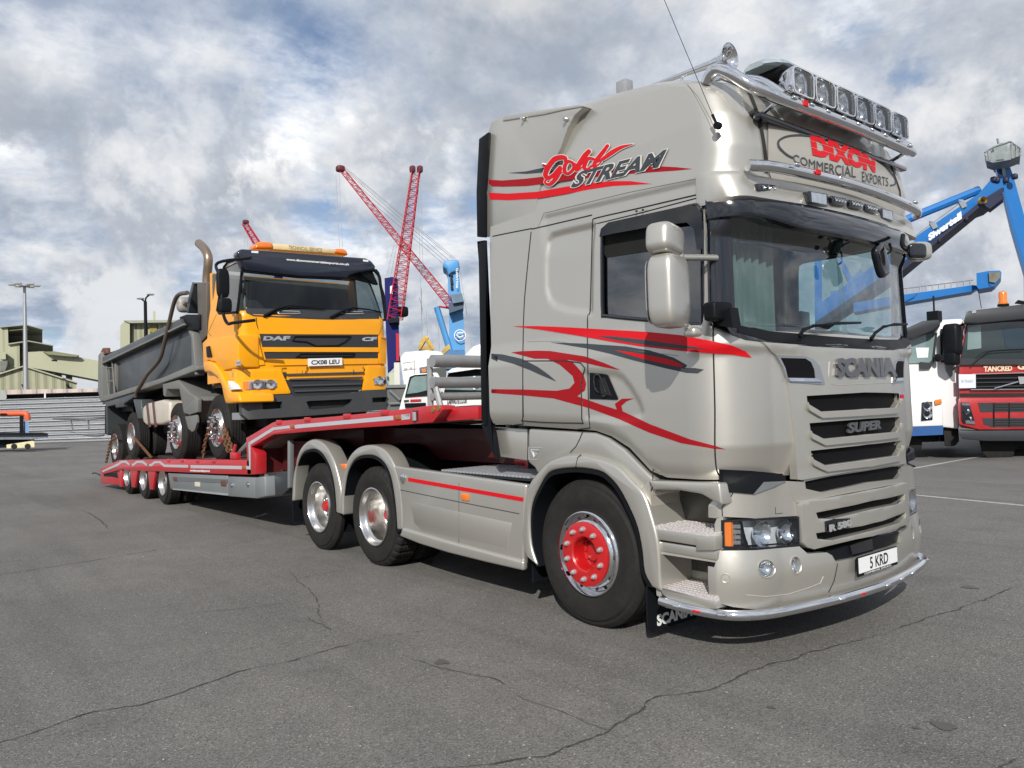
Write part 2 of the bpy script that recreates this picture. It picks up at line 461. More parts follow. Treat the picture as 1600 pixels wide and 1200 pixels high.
white = mat('white_paint', (.68, .69, .70), .35, 0, .3, .06, 2., dirt=.15, dcol=(.3, .28, .25))
tread_m = mat('tread_plate', (.50, .47, .47), .5, .1, 0, .12, 30., bump=.8, bs=55.)
gtext = mat('letter_chrome', (.62, .63, .65), .25, .7)
# ------------------------------------------------------------------ ground
def asphalt():
    mm = bpy.data.materials.new('asphalt'); mm.use_nodes = True; t = mm.node_tree; b = t.nodes['Principled BSDF']
    tc = t.nodes.new('ShaderNodeTexCoord'); o = tc.outputs['Object']
    big = noise(t, o, .35, 6, .6, .3); mid = noise(t, o, 2.2, 6, .65); fine = noise(t, o, 95, 3, .7)
    vor = t.nodes.new('ShaderNodeTexVoronoi'); vor.inputs['Scale'].default_value = 125; t.links.new(o, vor.inputs['Vector'])
    c = mixc(t, ramp(t, big, [(.35, 0.), (.65, 1.)]), (.128, .123, .117), (.168, .160, .150))
    c = mixc(t, mth(t, 'MULTIPLY', ramp(t, mid, [(.3, 1.), (.55, 0.)]), .35), c, (.105, .102, .100))
    st = noise(t, o, 1.1, 5, .55, .6, (7, 3, 0))
    c = mixc(t, ramp(t, st, [(.60, 0.), (.72, .5)]), c, (.095, .092, .090))
    mp = t.nodes.new('ShaderNodeMapping'); mp.inputs['Scale'].default_value = (.16, 1.9, 1); mp.inputs['Rotation'].default_value = (0, 0, .32); t.links.new(o, mp.inputs[0])
    lane = noise(t, mp.outputs[0], .8, 7, .62, .5)
    c = mixc(t, mth(t, 'MULTIPLY', ramp(t, lane, [(.50, 0.), (.66, 1.)]), .38), c, (.080, .078, .076)); c = mixc(t, mth(t, 'MULTIPLY', ramp(t, lane, [(.30, 1.), (.42, 0.)]), .25), c, (.20, .19, .175))
    stp = ramp(t, vor.outputs['Color'], [(0., .5), (.45, .95), (.85, 1.25), (.97, 2.3)])
    mu = t.nodes.new('ShaderNodeMix'); mu.data_type = 'RGBA'; mu.blend_type = 'MULTIPLY'; mu.inputs[0].default_value = 1
    t.links.new(c, mu.inputs[6]); t.links.new(stp, mu.inputs[7])
    mu2 = t.nodes.new('ShaderNodeMix'); mu2.data_type = 'RGBA'; mu2.blend_type = 'MULTIPLY'; mu2.inputs[0].default_value = .8
    t.links.new(mu.outputs[2], mu2.inputs[6]); t.links.new(ramp(t, fine, [(.3, .6), (.7, 1.42)]), mu2.inputs[7])
    t.links.new(mu2.outputs[2], b.inputs['Base Color']); b.inputs['Roughness'].default_value = .82; b.inputs['Specular IOR Level'].default_value = .35
    bp = t.nodes.new('ShaderNodeBump'); bp.inputs['Strength'].default_value = .55; bp.inputs['Distance'].default_value = .006
    t.links.new(mth(t, 'ADD', vor.outputs['Distance'], fine), bp.inputs['Height']); t.links.new(bp.outputs[0], b.inputs['Normal'])
    return mm
bm = BM(); s = 1500
vs = [bm.verts.new(p) for p in ((-s, -s, 0), (s, -s, 0), (s, s, 0), (-s, s, 0))]; bm.faces.new(vs)
part('ground', bm, asphalt(), kind='structure')
crack = mat('crack_dark', (.042, .040, .038), .9, var=.4, vs=20.)
def crackline(bm, pts, w):
    P = []
    for i in range(len(pts)-1):
        a, b = PZ(*pts[i]), PZ(*pts[i+1]); n = max(2, int((b-a).length/.035))
        P += [a.lerp(b, k/n) for k in range(n)]
    P.append(PZ(*pts[-1])); n = len(P); A = []; B = []; j = Vector()
    for i, p in enumerate(P):
        t = (P[min(n-1, i+1)]-P[max(0, i-1)]).normalized(); s = Vector((-t.y, t.x, 0))
        j = j*.85+Vector((random.gauss(0, .007), random.gauss(0, .007), 0)); q = p+j; h = w*.8*random.uniform(.15, 1.1)*min(1, 6*min(i+1, n-i)/n)
        A.append(bm.verts.new((q.x+s.x*h, q.y+s.y*h, .004))); B.append(bm.verts.new((q.x-s.x*h, q.y-s.y*h, .004)))
    for i in range(n-1): bm.faces.new((A[i], A[i+1], B[i+1], B[i]))
bm = BM()
for pts, wd in (([(-90, 1190), (0, 1161), (60, 1142), (150, 1112), (240, 1098), (320, 1070), (375, 1050), (450, 1034), (520, 1012), (600, 994)], .008),
    ([(-80, 912), (0, 898), (90, 885), (170, 872), (240, 860), (330, 853)], .01), ([(330, 853), (420, 842)], .005), ([(128, 797), (150, 808), (165, 820), (170, 828)], .012),
    ([(600, 1215), (800, 1188), (870, 1180), (940, 1150), (1000, 1110), (1030, 1090), (1110, 1080), (1200, 1040), (1250, 1022), (1330, 1005), (1390, 988)], .009), ([(1390, 988), (1450, 966), (1520, 945), (1600, 912)], .009),
    ([(450, 890), (490, 930), (500, 962), (520, 985)], .005), ([(640, 1030), (700, 1048), (760, 1060), (800, 1078)], .006),
    ([(800, 1082), (860, 1104), (920, 1128), (960, 1142)], .004), ([(290, 960), (370, 952), (450, 942)], .004), ([(600, 994), (660, 985)], .004), ([(460, 905), (540, 890)], .004), ([(1570, 1200), (1600, 1186)], .006), ([(480, 965), (515, 985)], .005)):
    crackline(bm, pts, wd)
part('road_cracks', bm, crack, kind='structure')
# low patches of oil
bm = BM()
for u, v, r in ((1475, 1135, .055), (1515, 918, .06), (1205, 1106, .022), (1432, 1138, .02), (690, 1035, .05), (545, 902, .0)):
    if r == 0: continue
    c = PZ(u, v); n = 20; ph = random.random()*9
    bm.faces.new([bm.verts.new((c.x+r*(1+.2*math.sin(3*a+ph)+.1*math.sin(7*a))*math.cos(a), c.y+r*.8*(1+.2*math.sin(3*a+ph))*math.sin(a), .004)) for a in [2*math.pi*k/n for k in range(n)]])
part('oil_stains', bm, mat('oil_stain', (.078, .075, .072), .6, var=.3, vs=30.), kind='structure')
# painted bay lines
bm = BM()
linem = mat('road_paint', (.42, .42, .41), .7, var=.3, vs=14., dirt=.7, dcol=(.07, .07, .07))
def line(a, b, w):
    a, b = PZ(*a), PZ(*b); t = (b-a).normalized(); s = Vector((-t.y, t.x, 0))*w/2
    bm.faces.new([bm.verts.new((p.x, p.y, .004)) for p in (a-s, b-s, b+s, a+s)])
line((1380, 769), (1640, 794), .10); line((1405, 736), (1545, 711), .10); line((1570, 705), (1640, 693), .1)
part('road_markings', bm, linem, kind='structure')
# loose pebbles and bits of litter in the foreground
bm = BM()
for k in range(90):
    u, v = random.uniform(0, 1600), random.uniform(870, 1200)
    p = PZ(u, v); r = random.uniform(.002, .006)
    if p.y > -.05 and p.x < .1: continue
    bmesh.ops.create_icosphere(bm, subdivisions=1, radius=r, matrix=Matrix.Translation((p.x, p.y, r*.4+.004)) @ Matrix.Scale(.6, 4, (0, 0, 1)))
part('road_grit', bm, mat('grit_pale', (.34, .33, .31), .8, var=.6, vs=3.), kind='stuff', label='scattered pale grit and small stones on the asphalt', cat='grit')
# ------------------------------------------------------------------ champagne tractor unit
TR = thing('tractor_unit', (-2.5, 1.25, 0), 'champagne and red-striped high-roof tractor unit in the foreground, coupled to the red low loader', 'lorry')
XF = [(0.2, -.13), (.5, -.09), (1.0, -.09), (1.85, -.10), (1.96, -.19), (2.50, -.21), (2.60, -.17), (2.82, -.13), (2.90, -.14), (3.04, -.13), (3.24, -.17), (3.39, -.23), (3.48, -.31), (3.52, -.40), (3.6, -.60), (3.66, -.95), (3.70, -1.26), (3.73, -1.6)]
def xf(z): return interp(z, XF)
def hroof(x): return interp(-x, [(-b, a) for a, b in XF if a >= 2.9] + [(2.6, 3.76)])
def cornr(z): return interp(z, [(1.80, (.33)), (1.96, .16), (2.55, .16), (2.85, .24), (3.1, .22)])
def bow(z): return interp(z, [(1.82, .12), (1.94, .09), (2.6, .085), (2.85, .07)])
ZBOT = [PY(u, v, 0) for u, v in ((757, 661), (765, 662), (925, 673), (950, 682), (978, 700), (1010, 736), (1035, 747), (1110, 752))]
ZBOT = [(p.x, p.z) for p in ZBOT]
def zbot(x): return interp(x, ZBOT) if x < -.38 else ZBOT[-1][1]
def poly_px(pts, y=0.03): return [(p.x, p.z) for p in (PY(u, v, y) for u, v in pts)]
def sdist(poly, x, z):
    ins = False; d = 9; n = len(poly)
    for i in range(n):
        x0, z0 = poly[i]; x1, z1 = poly[(i+1) % n]; dx, dz = x1-x0, z1-z0
        t = max(0, min(1, ((x-x0)*dx+(z-z0)*dz)/(dx*dx+dz*dz+1e-12)))
        d = min(d, math.hypot(x-x0-t*dx, z-z0-t*dz))
        if (z0 > z) != (z1 > z) and x < x0+(z-z0)/(z1-z0)*dx: ins = not ins
    return -d if ins else d
REC = poly_px([(853, 376), (858, 366), (875, 361), (925, 350), (925, 490), (882, 484), (866, 478), (857, 468), (852, 450), (851, 410)], .04)
BOWL = poly_px(crop(740, 560, 4, [(700, 75), (900, 85), (950, 110), (1000, 170), (1060, 270), (1082, 340), (1065, 380), (990, 395), (700, 385)]))
LINE = poly_px([(845, 336), (1120, 272)], .05)
def yside(x, z):
    y = interp(z, [(1.0, .012), (1.25, 0), (1.86, 0), (2.02, .035), (2.8, .05), (3.2, .075), (3.6, .13)])
    r = .13; d = hroof(x)-z
    if d < r: y += r-math.sqrt(max(0, r*r-(r-max(d, 0))**2))
    d = sdist(REC, x, z); y += .022*sstep(.02, -.025, d)
    d = sdist(BOWL, x, z)
    if d < .05: y += .014*sstep(.015, -.03, d)
    if x > -1.9:
        zl = LINE[0][1]+(x-LINE[0][0])*(LINE[1][1]-LINE[0][1])/(LINE[1][0]-LINE[0][0])
        y += .014*sstep(zl+.0, zl-.03, z)*sstep(zl-.35, zl-.15, z)*sstep(-1.9, -1.8, x)
    b = zbot(x)
    if 0 <= z-b < .10: y += .035*(1-(z-b)/.10)**2
    return y
def plan(z, full=True):
    """half plan outline of the cab at height z, rear to centre line"""
    X = xf(z); rc = cornr(z); b = bow(z); xe = X-b; xc = xe-rc; pts = []
    ns = 150
    for i in range(ns): pts.append((-2.5+(xc+2.5)*i/ns, None))
    ry = rc*1.15
    for i in range(25):
        a = i/24*math.pi/2; pts.append((xc+rc*math.sin(a)**.95 if i else xc, ry*(1-math.cos(a))))
    nf = 44
    for i in range(1, nf+1):
        t = i/nf; pts.append((xe+b*(1-(1-t)**2), ry+(1.25-ry)*t))
    return pts
def shell(z0, z1, dz, bottom=True):
    bm = BM(); rows = []; nz = int((z1-z0)/dz)+1
    for k in range(nz):
        z = z0+dz*k; row = []
        for (x, yo) in plan(z):
            zz = max(z, zbot(x)) if bottom else z
            ys = yside(x if yo is None else min(x, xf(zz)-bow(zz)-cornr(zz)), zz)
            y = ys if yo is None else ys*(1-yo/1.25)+yo
            if bottom and x > -.55 and zz < 1.26:
                k_ = (1.26-zz)/.2*.05*sstep(-.55, -.3, x); dx, dy = x+.6, y-1.25; l = math.hypot(dx, dy); x -= dx/l*k_*sstep(.9, .3, abs(y-1.25)) if False else k_*sstep(-.38, -.2, x); y -= dy/l*k_
            row.append(Vector((x, y, zz)))
        rows.append(row)
    return rows
def rows2bm(rows, keep=lambda c: True, mirror=True):
    bm = BM(); V = [[bm.verts.new(p) for p in r] for r in rows]
    for a, b in zip(V, V[1:]):
        for i in range(len(a)-1):
            c = (a[i].co+b[i+1].co)/2
            if keep(c) and ((a[i].co-b[i].co).length > 1e-5 or (a[i+1].co-b[i+1].co).length > 1e-5): bm.faces.new((a[i], a[i+1], b[i+1], b[i]))
    for v in [v for v in bm.verts if not v.link_faces]: bm.verts.remove(v)
    if mirror:
        g = bmesh.ops.duplicate(bm, geom=bm.verts[:]+bm.edges[:]+bm.faces[:])['geom']
        for v in g:
            if isinstance(v, bmesh.types.BMVert): v.co.y = 2.5-v.co.y
        bmesh.ops.reverse_faces(bm, faces=[f for f in g if isinstance(f, bmesh.types.BMFace)])
    bmesh.ops.remove_doubles(bm, verts=bm.verts, dist=1e-4)
    return bm
CABROWS = shell(1.05, 3.735, .0175)
LOWROWS = shell(.22, 2.0, .03, False)
bmf = rows2bm(CABROWS); BCAB = BVHTree.FromBMesh(bmf); bmf.free()
bml = rows2bm(LOWROWS); BLOW = BVHTree.FromBMesh(bml); bml.free()
HC = onB(BCAB); HL = onB(BLOW)
# openings: side windows and windscreen, grille area
WIN = poly_px([(942, 372), (947, 360), (960, 354), (1080, 322), (1090, 324), (1097, 334), (1098, 507), (943, 493)], .045)
WSCR = [(1136, 322), (1240, 338), (1405, 380), (1414, 529), (1300, 534), (1180, 524), (1146, 512)]
wz0 = PX(1146, 512, -.27).z
def keepcab(c):
    if c.x > -1.5 and c.x < -.36 and (c.y < .2 or c.y > 2.3) and sdist(WIN, c.x, c.z) < 0: return False
    if c.x > -.36 and 1.95 < c.z < 2.66 and .075 < c.y < 2.425: return False
    if c.x > -.25 and c.z < 1.83 and abs(c.y-1.25) < .71-.17*sstep(1.30, 1.18, c.z): return False
    return True
cab = part('cab', rows2bm(CABROWS, keepcab), champ, TR, 40)
# roof skin and rear wall
bm = BM()
top = CABROWS[-1]; ring = [Vector(p) for p in top]; ring2 = [Vector((p.x, 2.5-p.y, p.z)) for p in top[::-1]]
bm.faces.new([bm.verts.new(p) for p in ring[::3]+ring2[::3]])
box(bm, -2.49, -2.44, .15, 2.35, 1.3, 3.6)
part('rear_wall', bm, champ, TR)
# raised roof fairing at the rear with its cover strip
bm = BM()
fp = [(763, 206), (768, 190), (786, 182), (905, 165), (912, 167), (898, 180), (887, 200), (876, 232), (869, 246), (856, 255), (845, 285), (834, 345), (831, 357), (759, 370)]
pprism(bm, fp, .062, 2.44); bev(bm, .008, 2)
fair = part('roof_fairing', bm, champ, TR)
_b = rows2bm(CABROWS); _m = fair.data.copy(); _m.transform(Matrix.Translation(WPOS[TR.name])); _b.from_mesh(_m); HF = onB(BVHTree.FromBMesh(_b)); _b.free()
bm = BM(); pprism(bm, [(784, 188), (788, 180), (905, 163), (912, 166), (880, 172), (850, 179), (786, 189)], .052, 2.4); bev(bm, .008)
cov_ = part('fairing_cover', bm, champ, TR)
bm = BM()
for u, v in ((882, 186), (848, 257), (816, 185)):
    p = PY(u, v, .035); lathe(bm, [(0, -.012), (.012, -.012), (.014, 0), (.014, .02)], p, (0, 1, 0), 16)
part('fairing_bolt', bm, chrome, TR)
# black rubber edges behind the side deflectors
for pts, y in (([(763, 206), (748, 217), (744, 300), (745, 370), (757, 371), (757, 300), (761, 240)], .03), ([(745, 377), (757, 375), (759, 560), (760, 662), (772, 712), (777, 716), (768, 664)], .03), ([(747, 380), (757, 376), (760, 665), (752, 660)], .02), ([(751, 662), (763, 665), (776, 714), (771, 712)], .05)):
    bm = BM(); pprism(bm, pts, y, y+.03); bev(bm, .006)
    part('rubber_edge', bm, blk, TR)
# seams
bm = BM()
for pts in ([(831, 357), (790, 365), (757, 372)], [(830, 362), (824, 420), (818, 500), (817, 655), (820, 668)], [(831, 358), (870, 349), (925, 336)],
            [(926, 344), (924, 420), (922, 487), (918, 500), (919, 600), (921, 660), (925, 676)], [(926, 344), (934, 340), (1000, 325), (1099, 302), (1106, 303)], [(1114, 506), (1115, 560), (1117, 640), (1117, 700), (1120, 735), (1128, 748)],
            [(818, 564), (907, 567), (908, 600), (909, 655), (905, 661), (822, 658), (818, 650), (817, 600)], [(1107, 305), (1111, 400), (1114, 506)]):
    strip(smooth2(pts, 3) if len(pts) > 4 else pts, .0048, HF, .0, out=bm)
part('door_seam', bm, seam, TR)
bm = BM()
strip([(824, 534), (870, 533), (918, 541), (1000, 549), (1060, 556)], .002, HC, .0, out=bm)
strip([(848, 338), (850, 333), (980, 301), (1118, 273)], .003, HC, .0, out=bm)
strip([(848, 338), (843, 350), (841, 356)], .003, HC, .0, out=bm)
strip([(1074, 133), (1090, 150), (1110, 185), (1118, 205)], .0025, HC, .0, out=bm)
part('panel_crease', bm, mat('crease_grey', (.20, .19, .17), .5), TR)
# ---- graphics
def H(o, d):
    p, n = HC(o, d)
    if p.z > 2.86 and p.x < -1.2: p = Vector((p.x, min(p.y, .0605+.02*sstep(-1.6, -1.2, p.x)), p.z)); n = Vector((0, -1, 0))
    return p, n
def sticker(name, polys, m_, off=.0022, hit=None): part(name, decal(polys, hit or H, off, 0, 6), m_, TR, 60)
c1 = lambda p: crop(720, 50, 4, p); c4 = lambda p: crop(740, 320, 4, p); c5 = lambda p: crop(740, 560, 4, p)
sticker('stripe', [c1([(145, 925), (280, 932), (420, 920), (540, 905), (700, 880), (900, 860), (1100, 845), (1250, 840), (1350, 845), (1450, 856), (1350, 866), (1250, 873), (1100, 884), (900, 900), (700, 925), (540, 950), (420, 965), (280, 970), (145, 968)])], redd2, .0012)
sticker('stripe', [c1([(145, 1005), (300, 1012), (480, 1000), (650, 970), (800, 945), (950, 932), (1060, 932), (1198, 950), (1060, 957), (950, 963), (800, 985), (650, 1015), (480, 1043), (300, 1053), (145, 1048)])], redd, .0012)
sticker('stripe', [c1([(318, 886), (430, 875), (520, 855), (660, 836), (640, 858), (540, 880), (430, 890)])], gryd, .0012)
gold = [([(668, 812), (676, 795), (655, 788), (610, 800), (565, 850), (545, 895), (560, 915), (592, 895), (622, 862), (640, 850), (628, 880), (600, 925), (565, 955), (540, 945), (548, 925), (600, 905), (650, 880)], [10, 24, 28, 30, 30, 30, 26, 18, 16, 20, 28, 26, 20, 14, 10, 8, 5]),
        ([(718, 822), (690, 812), (668, 840), (664, 875), (680, 888), (705, 872), (722, 845), (716, 825), (740, 830)], [16, 18, 22, 24, 18, 18, 20, 16, 6]),
        ([(815, 748), (790, 775), (762, 815), (738, 850), (735, 865), (752, 858), (775, 838)], [24, 28, 28, 26, 20, 10, 5]),
        ([(838, 795), (808, 792), (785, 825), (780, 852), (798, 860), (822, 838)], [16, 18, 24, 22, 16, 14]), ([(925, 712), (890, 758), (855, 800), (838, 830), (842, 845), (862, 832), (885, 812)], [18, 24, 26, 24, 18, 10, 5]),
        ([(860, 815), (900, 790), (950, 755), (1010, 722), (1082, 703)], [4, 22, 28, 20, 3])]
for k, (extra, mt_, of) in enumerate(((9, pale, .003), (0, redd, .0062))):
    bm = BM(); lv = 0
    for pts, wd in gold:
        n = 4; sp = smooth2(pts, n); ws = [wd[min(len(wd)-1, i//n)]*(1-(i % n)/n)+wd[min(len(wd)-1, i//n+1)]*((i % n)/n)+extra for i in range(len(sp))]
        for a in range(len(sp)-1):      # short pieces so that the stroke may cross itself
            q = ribbon([sp[a], sp[a+1]], [ws[a], ws[a+1]]); lv += 1.1e-5
            vs = []
            for u, v in c1(q):
                p, nr = H(*ray(u, v)); vs.append(bm.verts.new(p+nr*(of+lv))) 
            try: bm.faces.new(vs)
            except Exception: pass
        for a in range(len(sp)):
            cx, cy = sp[a]; vs = []; lv += 1.1e-5
            for j in range(12):
                u, v = c1([(cx+ws[a]/2*math.cos(j*math.pi/6), cy+ws[a]/2*math.sin(j*math.pi/6))])[0]
                p, nr = H(*ray(u, v)); vs.append(bm.verts.new(p+nr*(of+lv)))
            bm.faces.new(vs)
    part('script_lettering', bm, mt_, TR, 80)
qs = c1([(690, 980), (1238, 850), (1296, 733), (752, 872)])
part('lettering', ptext('STREAM', c1([(682, 986), (1246, 852), (1304, 727), (744, 868)]), H, .0085, .075, .0), pale, TR, 80)
part('lettering', ptext('STREAM', qs, H, .0098, .035, .0), gryd, TR, 80)
sticker('stripe', [[(801, 509.5), (840, 509.5), (890, 511.5), (940, 514.5), (1015, 519), (1065, 524), (1112, 533), (1145, 540), (1165, 549), (1174, 559), (1160, 557), (1140, 553.5), (1115, 552), (1060, 548), (1000, 541), (950, 533), (900, 524), (850, 516)]], redd, .0045)
sticker('stripe', [[(932, 525), (960, 526), (1005, 531), (1052, 537.5), (1107, 545), (1065, 545), (1015, 540), (965, 532)]], gryd, .0058)
sticker('stripe', [c4([(480, 860), (700, 868), (950, 885), (1100, 910), (1250, 955), (1335, 1003), (1320, 1020), (1385, 1020), (1440, 1030), (1400, 1054), (1330, 1050), (1200, 1022), (1000, 972), (850, 930), (700, 896)])], gryd)
sticker('stripe', [c4([(880, 908), (1000, 925), (1150, 950), (1250, 975), (1310, 1003), (1295, 1015), (1200, 995), (1050, 960)])], redd, .003)
sticker('stripe', [c4([(235, 923), (300, 915), (400, 912), (480, 914), (550, 925), (700, 948), (820, 990), (918, 1033), (800, 1012), (700, 988), (600, 970), (470, 963), (380, 962)])], redd2, .0022)
sticker('stripe', [[(850, 558), (880, 560), (895, 566), (912, 585), (916, 600), (914, 610), (902, 619), (940, 632.5), (964, 640), (961, 631), (972, 623), (991, 622.5), (979, 627), (971, 634), (973, 642.5), (1015, 662.5), (1077, 686), (1115, 696), (1134, 702), (1115, 701), (1065, 692.5), (1015, 676), (965, 654), (920, 637.5), (865, 622.5), (815, 617.5), (759, 613.5), (759, 608), (815, 608.5), (870, 610.5), (890, 607), (898, 598), (895, 587.5), (875, 570)]], redd2)
sticker('stripe', [c4([(75, 928), (180, 935), (300, 962), (400, 1012), (470, 1062), (518, 1105), (430, 1068), (350, 1032), (250, 994), (150, 967), (75, 960)])], gryd)
# ---- side windows (both sides)
def outline3(poly, y, off=0): return [Vector((x, y, z)) for x, z in poly]
wsm = poly_px(smooth2([(942, 372), (946, 361), (960, 354), (1020, 339), (1080, 322), (1091, 324), (1097, 336), (1098, 420), (1098, 500), (1090, 507), (1020, 501), (950, 494), (943, 488), (942, 430)], 4, True), .045)
for s in (0, 1):
    fy = (lambda y: y) if s == 0 else (lambda y: 2.5-y)
    bm = BM(); tube(bm, [Vector((x, fy(.040), z)) for x, z in wsm], .014, 8, closed=True)
    wf = part('side_window', bm, blkg, TR)
    bm = BM(); solid(bm, [Vector((x, fy(.056), z)) for x, z in wsm], [Vector((x, fy(.060), z)) for x, z in wsm])
    part('pane', bm, glass('far_door_glass', (.86, .95, .95), .8) if s else sglass, wf)
    if s == 0:
        # smoked wind deflector over the top of the window, and the open gap
        bm = BM(); pprism(bm, crop(740, 320, 4, [(785, 200), (795, 150), (840, 110), (1340, 0), (1395, 10), (1425, 50), (1432, 275), (1395, 280), (1375, 150), (1330, 110), (1150, 130), (870, 180)]), -.012, -.004)
        part('wind_deflector', bm, glass('smoked_perspex', (.03, .035, .05), 1.6), wf)
        bm = BM(); pprism(bm, crop(740, 320, 4, [(808, 180), (1090, 150), (1090, 292), (830, 330), (812, 300)]), .050, .053); part('window_gap', bm, mat('void_black', (.002, .002, .002), .9), wf)
bm = BM(); strip([(930, 350), (1000, 333), (1102, 306)], .004, HC, .0, out=bm)
for u, v in ((994.5, 330), (1004.5, 328)):
    p = PY(u, v, .045); lathe(bm, [(0, -.004), (.007, -.004), (.007, .004)], p, (0, 1, 0), 12)
part('rain_gutter', bm, seam, TR)
# black A-pillars and windscreen surround
bm = decal([[(1109, 330), (1140, 332), (1147, 480), (1152, 514), (1180, 526), (1300, 536), (1345, 540), (1345, 548), (1290, 544), (1200, 535), (1165, 531), (1140, 522), (1112, 508), (1110, 420)]], HC, .009, .02, 4, True)
part('windscreen_surround', bm, blkg, TR)
HCU = onB(BCAB)
bm = BM()
rows = []
for k in range(24):
    z = 1.93+k*.033; row = []
    for (x, yo) in plan(z)[150:]:
        row.append(Vector((x-.012, yo+.035, z)))
    rows.append(row[6:])
ws = rows2bm(rows)
part('windscreen', ws, wglass, TR, 60)
# interior
bm = BM()
box(bm, -2.3, -2.2, .12, 2.38, 1.2, 3.4); box(bm, -2.3, -.5, .12, 2.38, 1.15, 1.25); box(bm, -2.3, -.35, .12, 2.38, 2.95, 3.0)
box(bm, -.85, -.48, .18, 2.32, 1.3, 1.9); bev(bm, .05, 3)
for y in (.35, 1.55):
    b2 = BM(); box(b2, -1.45, -.95, y, y+.5, 1.3, 1.62); box(b2, -1.58, -1.42, y+.02, y+.48, 1.5, 2.35); box(b2, -1.55, -1.42, y+.12, y+.38, 2.38, 2.6); bev(b2, .06, 3)
    me = bpy.data.meshes.new('tmp'); b2.to_mesh(me); b2.free(); bm.from_mesh(me); bpy.data.meshes.remove(me)
tube(bm, [Vector((-.86+.08*math.sin(a), .6+.2*math.cos(a), 2.0+.19*math.sin(a))) for a in [k*math.pi/12 for k in range(24)]], .017, 8, closed=True)
tube(bm, [(-.86, .6, 2.0), (-.7, .6, 1.75)], .03, 8)
part('cab_interior', bm, inter, TR)
bm = BM()
for (xa, ya, xb, yb) in ((-1.4, .10, -.5, .10), (-.47, .14, -.36, .66), (-2.1, 2.36, -1.35, 2.36)):  # the front strip also stands in for pale streaky windscreen reflections
    n = 60; prev = None
    for i in range(n+1):
        t = i/n; x = xa+(xb-xa)*t; y = ya+(yb-ya)*t; o = .018*math.sin(i*.9); nx, ny = (yb-ya), -(xb-xa); l = math.hypot(nx, ny)
        a = bm.verts.new((x+nx/l*o, y+ny/l*o+.02, 1.75)); b = bm.verts.new((x+nx/l*o*1.2, y+ny/l*o+.02, 2.78))
        if prev and not (xa == -1.4): bm.faces.new((prev[0], a, b, prev[1]))
        prev = (a, b)
for v in [v for v in bm.verts if not v.link_faces]: bm.verts.remove(v)
part('curtain_and_reflection', bm, cloth, TR, 60)
bm = BM(); box(bm, -.42, -.30, .9, 1.0, 1.86, 2.10); box(bm, -.44, -.36, 1.4, 1.62, 1.88, 2.0); bev(bm, .012)
part('dash_device', bm, blkg, TR)
bm = BM(); box(bm, -.52, -.36, .2, 2.3, 1.86, 1.925); bev(bm, .02)
part('dashboard_top', bm, mat('dash_grey', (.10, .115, .11), .7), TR)
# wiper scuttle and wipers
bm = decal([[(1150, 508), (1200, 519), (1300, 528), (1345, 531), (1345, 546), (1290, 543), (1200, 534), (1150, 520)]], HC, .012, .03, 8, True)
part('wiper_scuttle', bm, blk, TR)
for pts in (crop(1080, 320, 4, [(680, 825), (700, 780), (760, 760), (900, 738), (1060, 735)]), crop(1080, 320, 4, [(1125, 845), (1150, 800), (1200, 765), (1270, 745), (1350, 745)])):
    bm = BM(); hp = [HL(*ray(u, v)) for u, v in pts]
    tube(bm, [PX(u, v, -.13) for u, v in pts], [.012, .011, .009, .008, .006], 6)
    tube(bm, [PX(pts[1][0]-8, pts[1][1]+8, -.12), PX(pts[2][0], pts[2][1]-2, -.125), PX(pts[-1][0], pts[-1][1]+1, -.125)], .006, 6)
    part('wiper', bm, blk, TR)
# ---- sun visor and lamp housing over the windscreen
def fwrap(prof, y0=None, z_of=2.6, smin=0., xs=None, n_=None):
    """sweep a (forward offset, z) profile around the cab front from the near side to the far side"""
    pl = plan(z_of); i0 = next(i for i, p in enumerate(pl) if p[0] >= xs); pts = []
    for x, yo in pl[i0::3]: pts.append((x, yside(x, z_of) if yo is None else yo+.04*(1-yo/1.25)))
    pts.append((pl[-1][0], 1.25))
    pts = pts+[(x, 2.5-y) for x, y in pts[-2::-1]]
    bm = BM(); rings = []
    for i, (x, y) in enumerate(pts):
        a = pts[max(0, i-1)]; b = pts[min(len(pts)-1, i+1)]; tx, ty = b[0]-a[0], b[1]-a[1]; l = math.hypot(tx, ty); nx, ny = ty/l, -tx/l*.3
        rings.append([bm.verts.new((x+nx*o, y+ny*o, z)) for o, z in prof(i/(len(pts)-1))])
    m_ = len(rings[0])
    for A, B in zip(rings, rings[1:]):
        for k in range(m_): bm.faces.new((A[k], A[(k+1) % m_], B[(k+1) % m_], B[k]))
    bm.faces.new(rings[0]); bm.faces.new(rings[-1][::-1])
    return bm
def vis(t):
    e = sstep(0, .16, min(t, 1-t)); c = sstep(.17, .27, min(t, 1-t)); o = .028+.05*e+.05*c
    return [(-.01, 2.725), (o*.75, 2.725-.01*c), (o, 2.70-.025*c), (o+.012, 2.655-.04*c), (o, 2.605-.05*c), (o-.03, 2.595-.05*c), (.0, 2.61), (-.01, 2.61)]
part('sun_visor', fwrap(vis, xs=-.40, z_of=2.6), blkg, TR, 40)
def lbx(t):
    e = sstep(0, .12, min(t, 1-t)); o = .006+.05*e
    return [(-.01, 2.885), (o*.5, 2.875), (o, 2.845), (o+.035*e, 2.715), (o*.9, 2.69), (-.01, 2.69)]
lb = part('lamp_housing', fwrap(lbx, xs=-.46, z_of=2.6), champ, TR, 40)
def bx_front(px0, py0, px1, py1, X, d, bm): pass
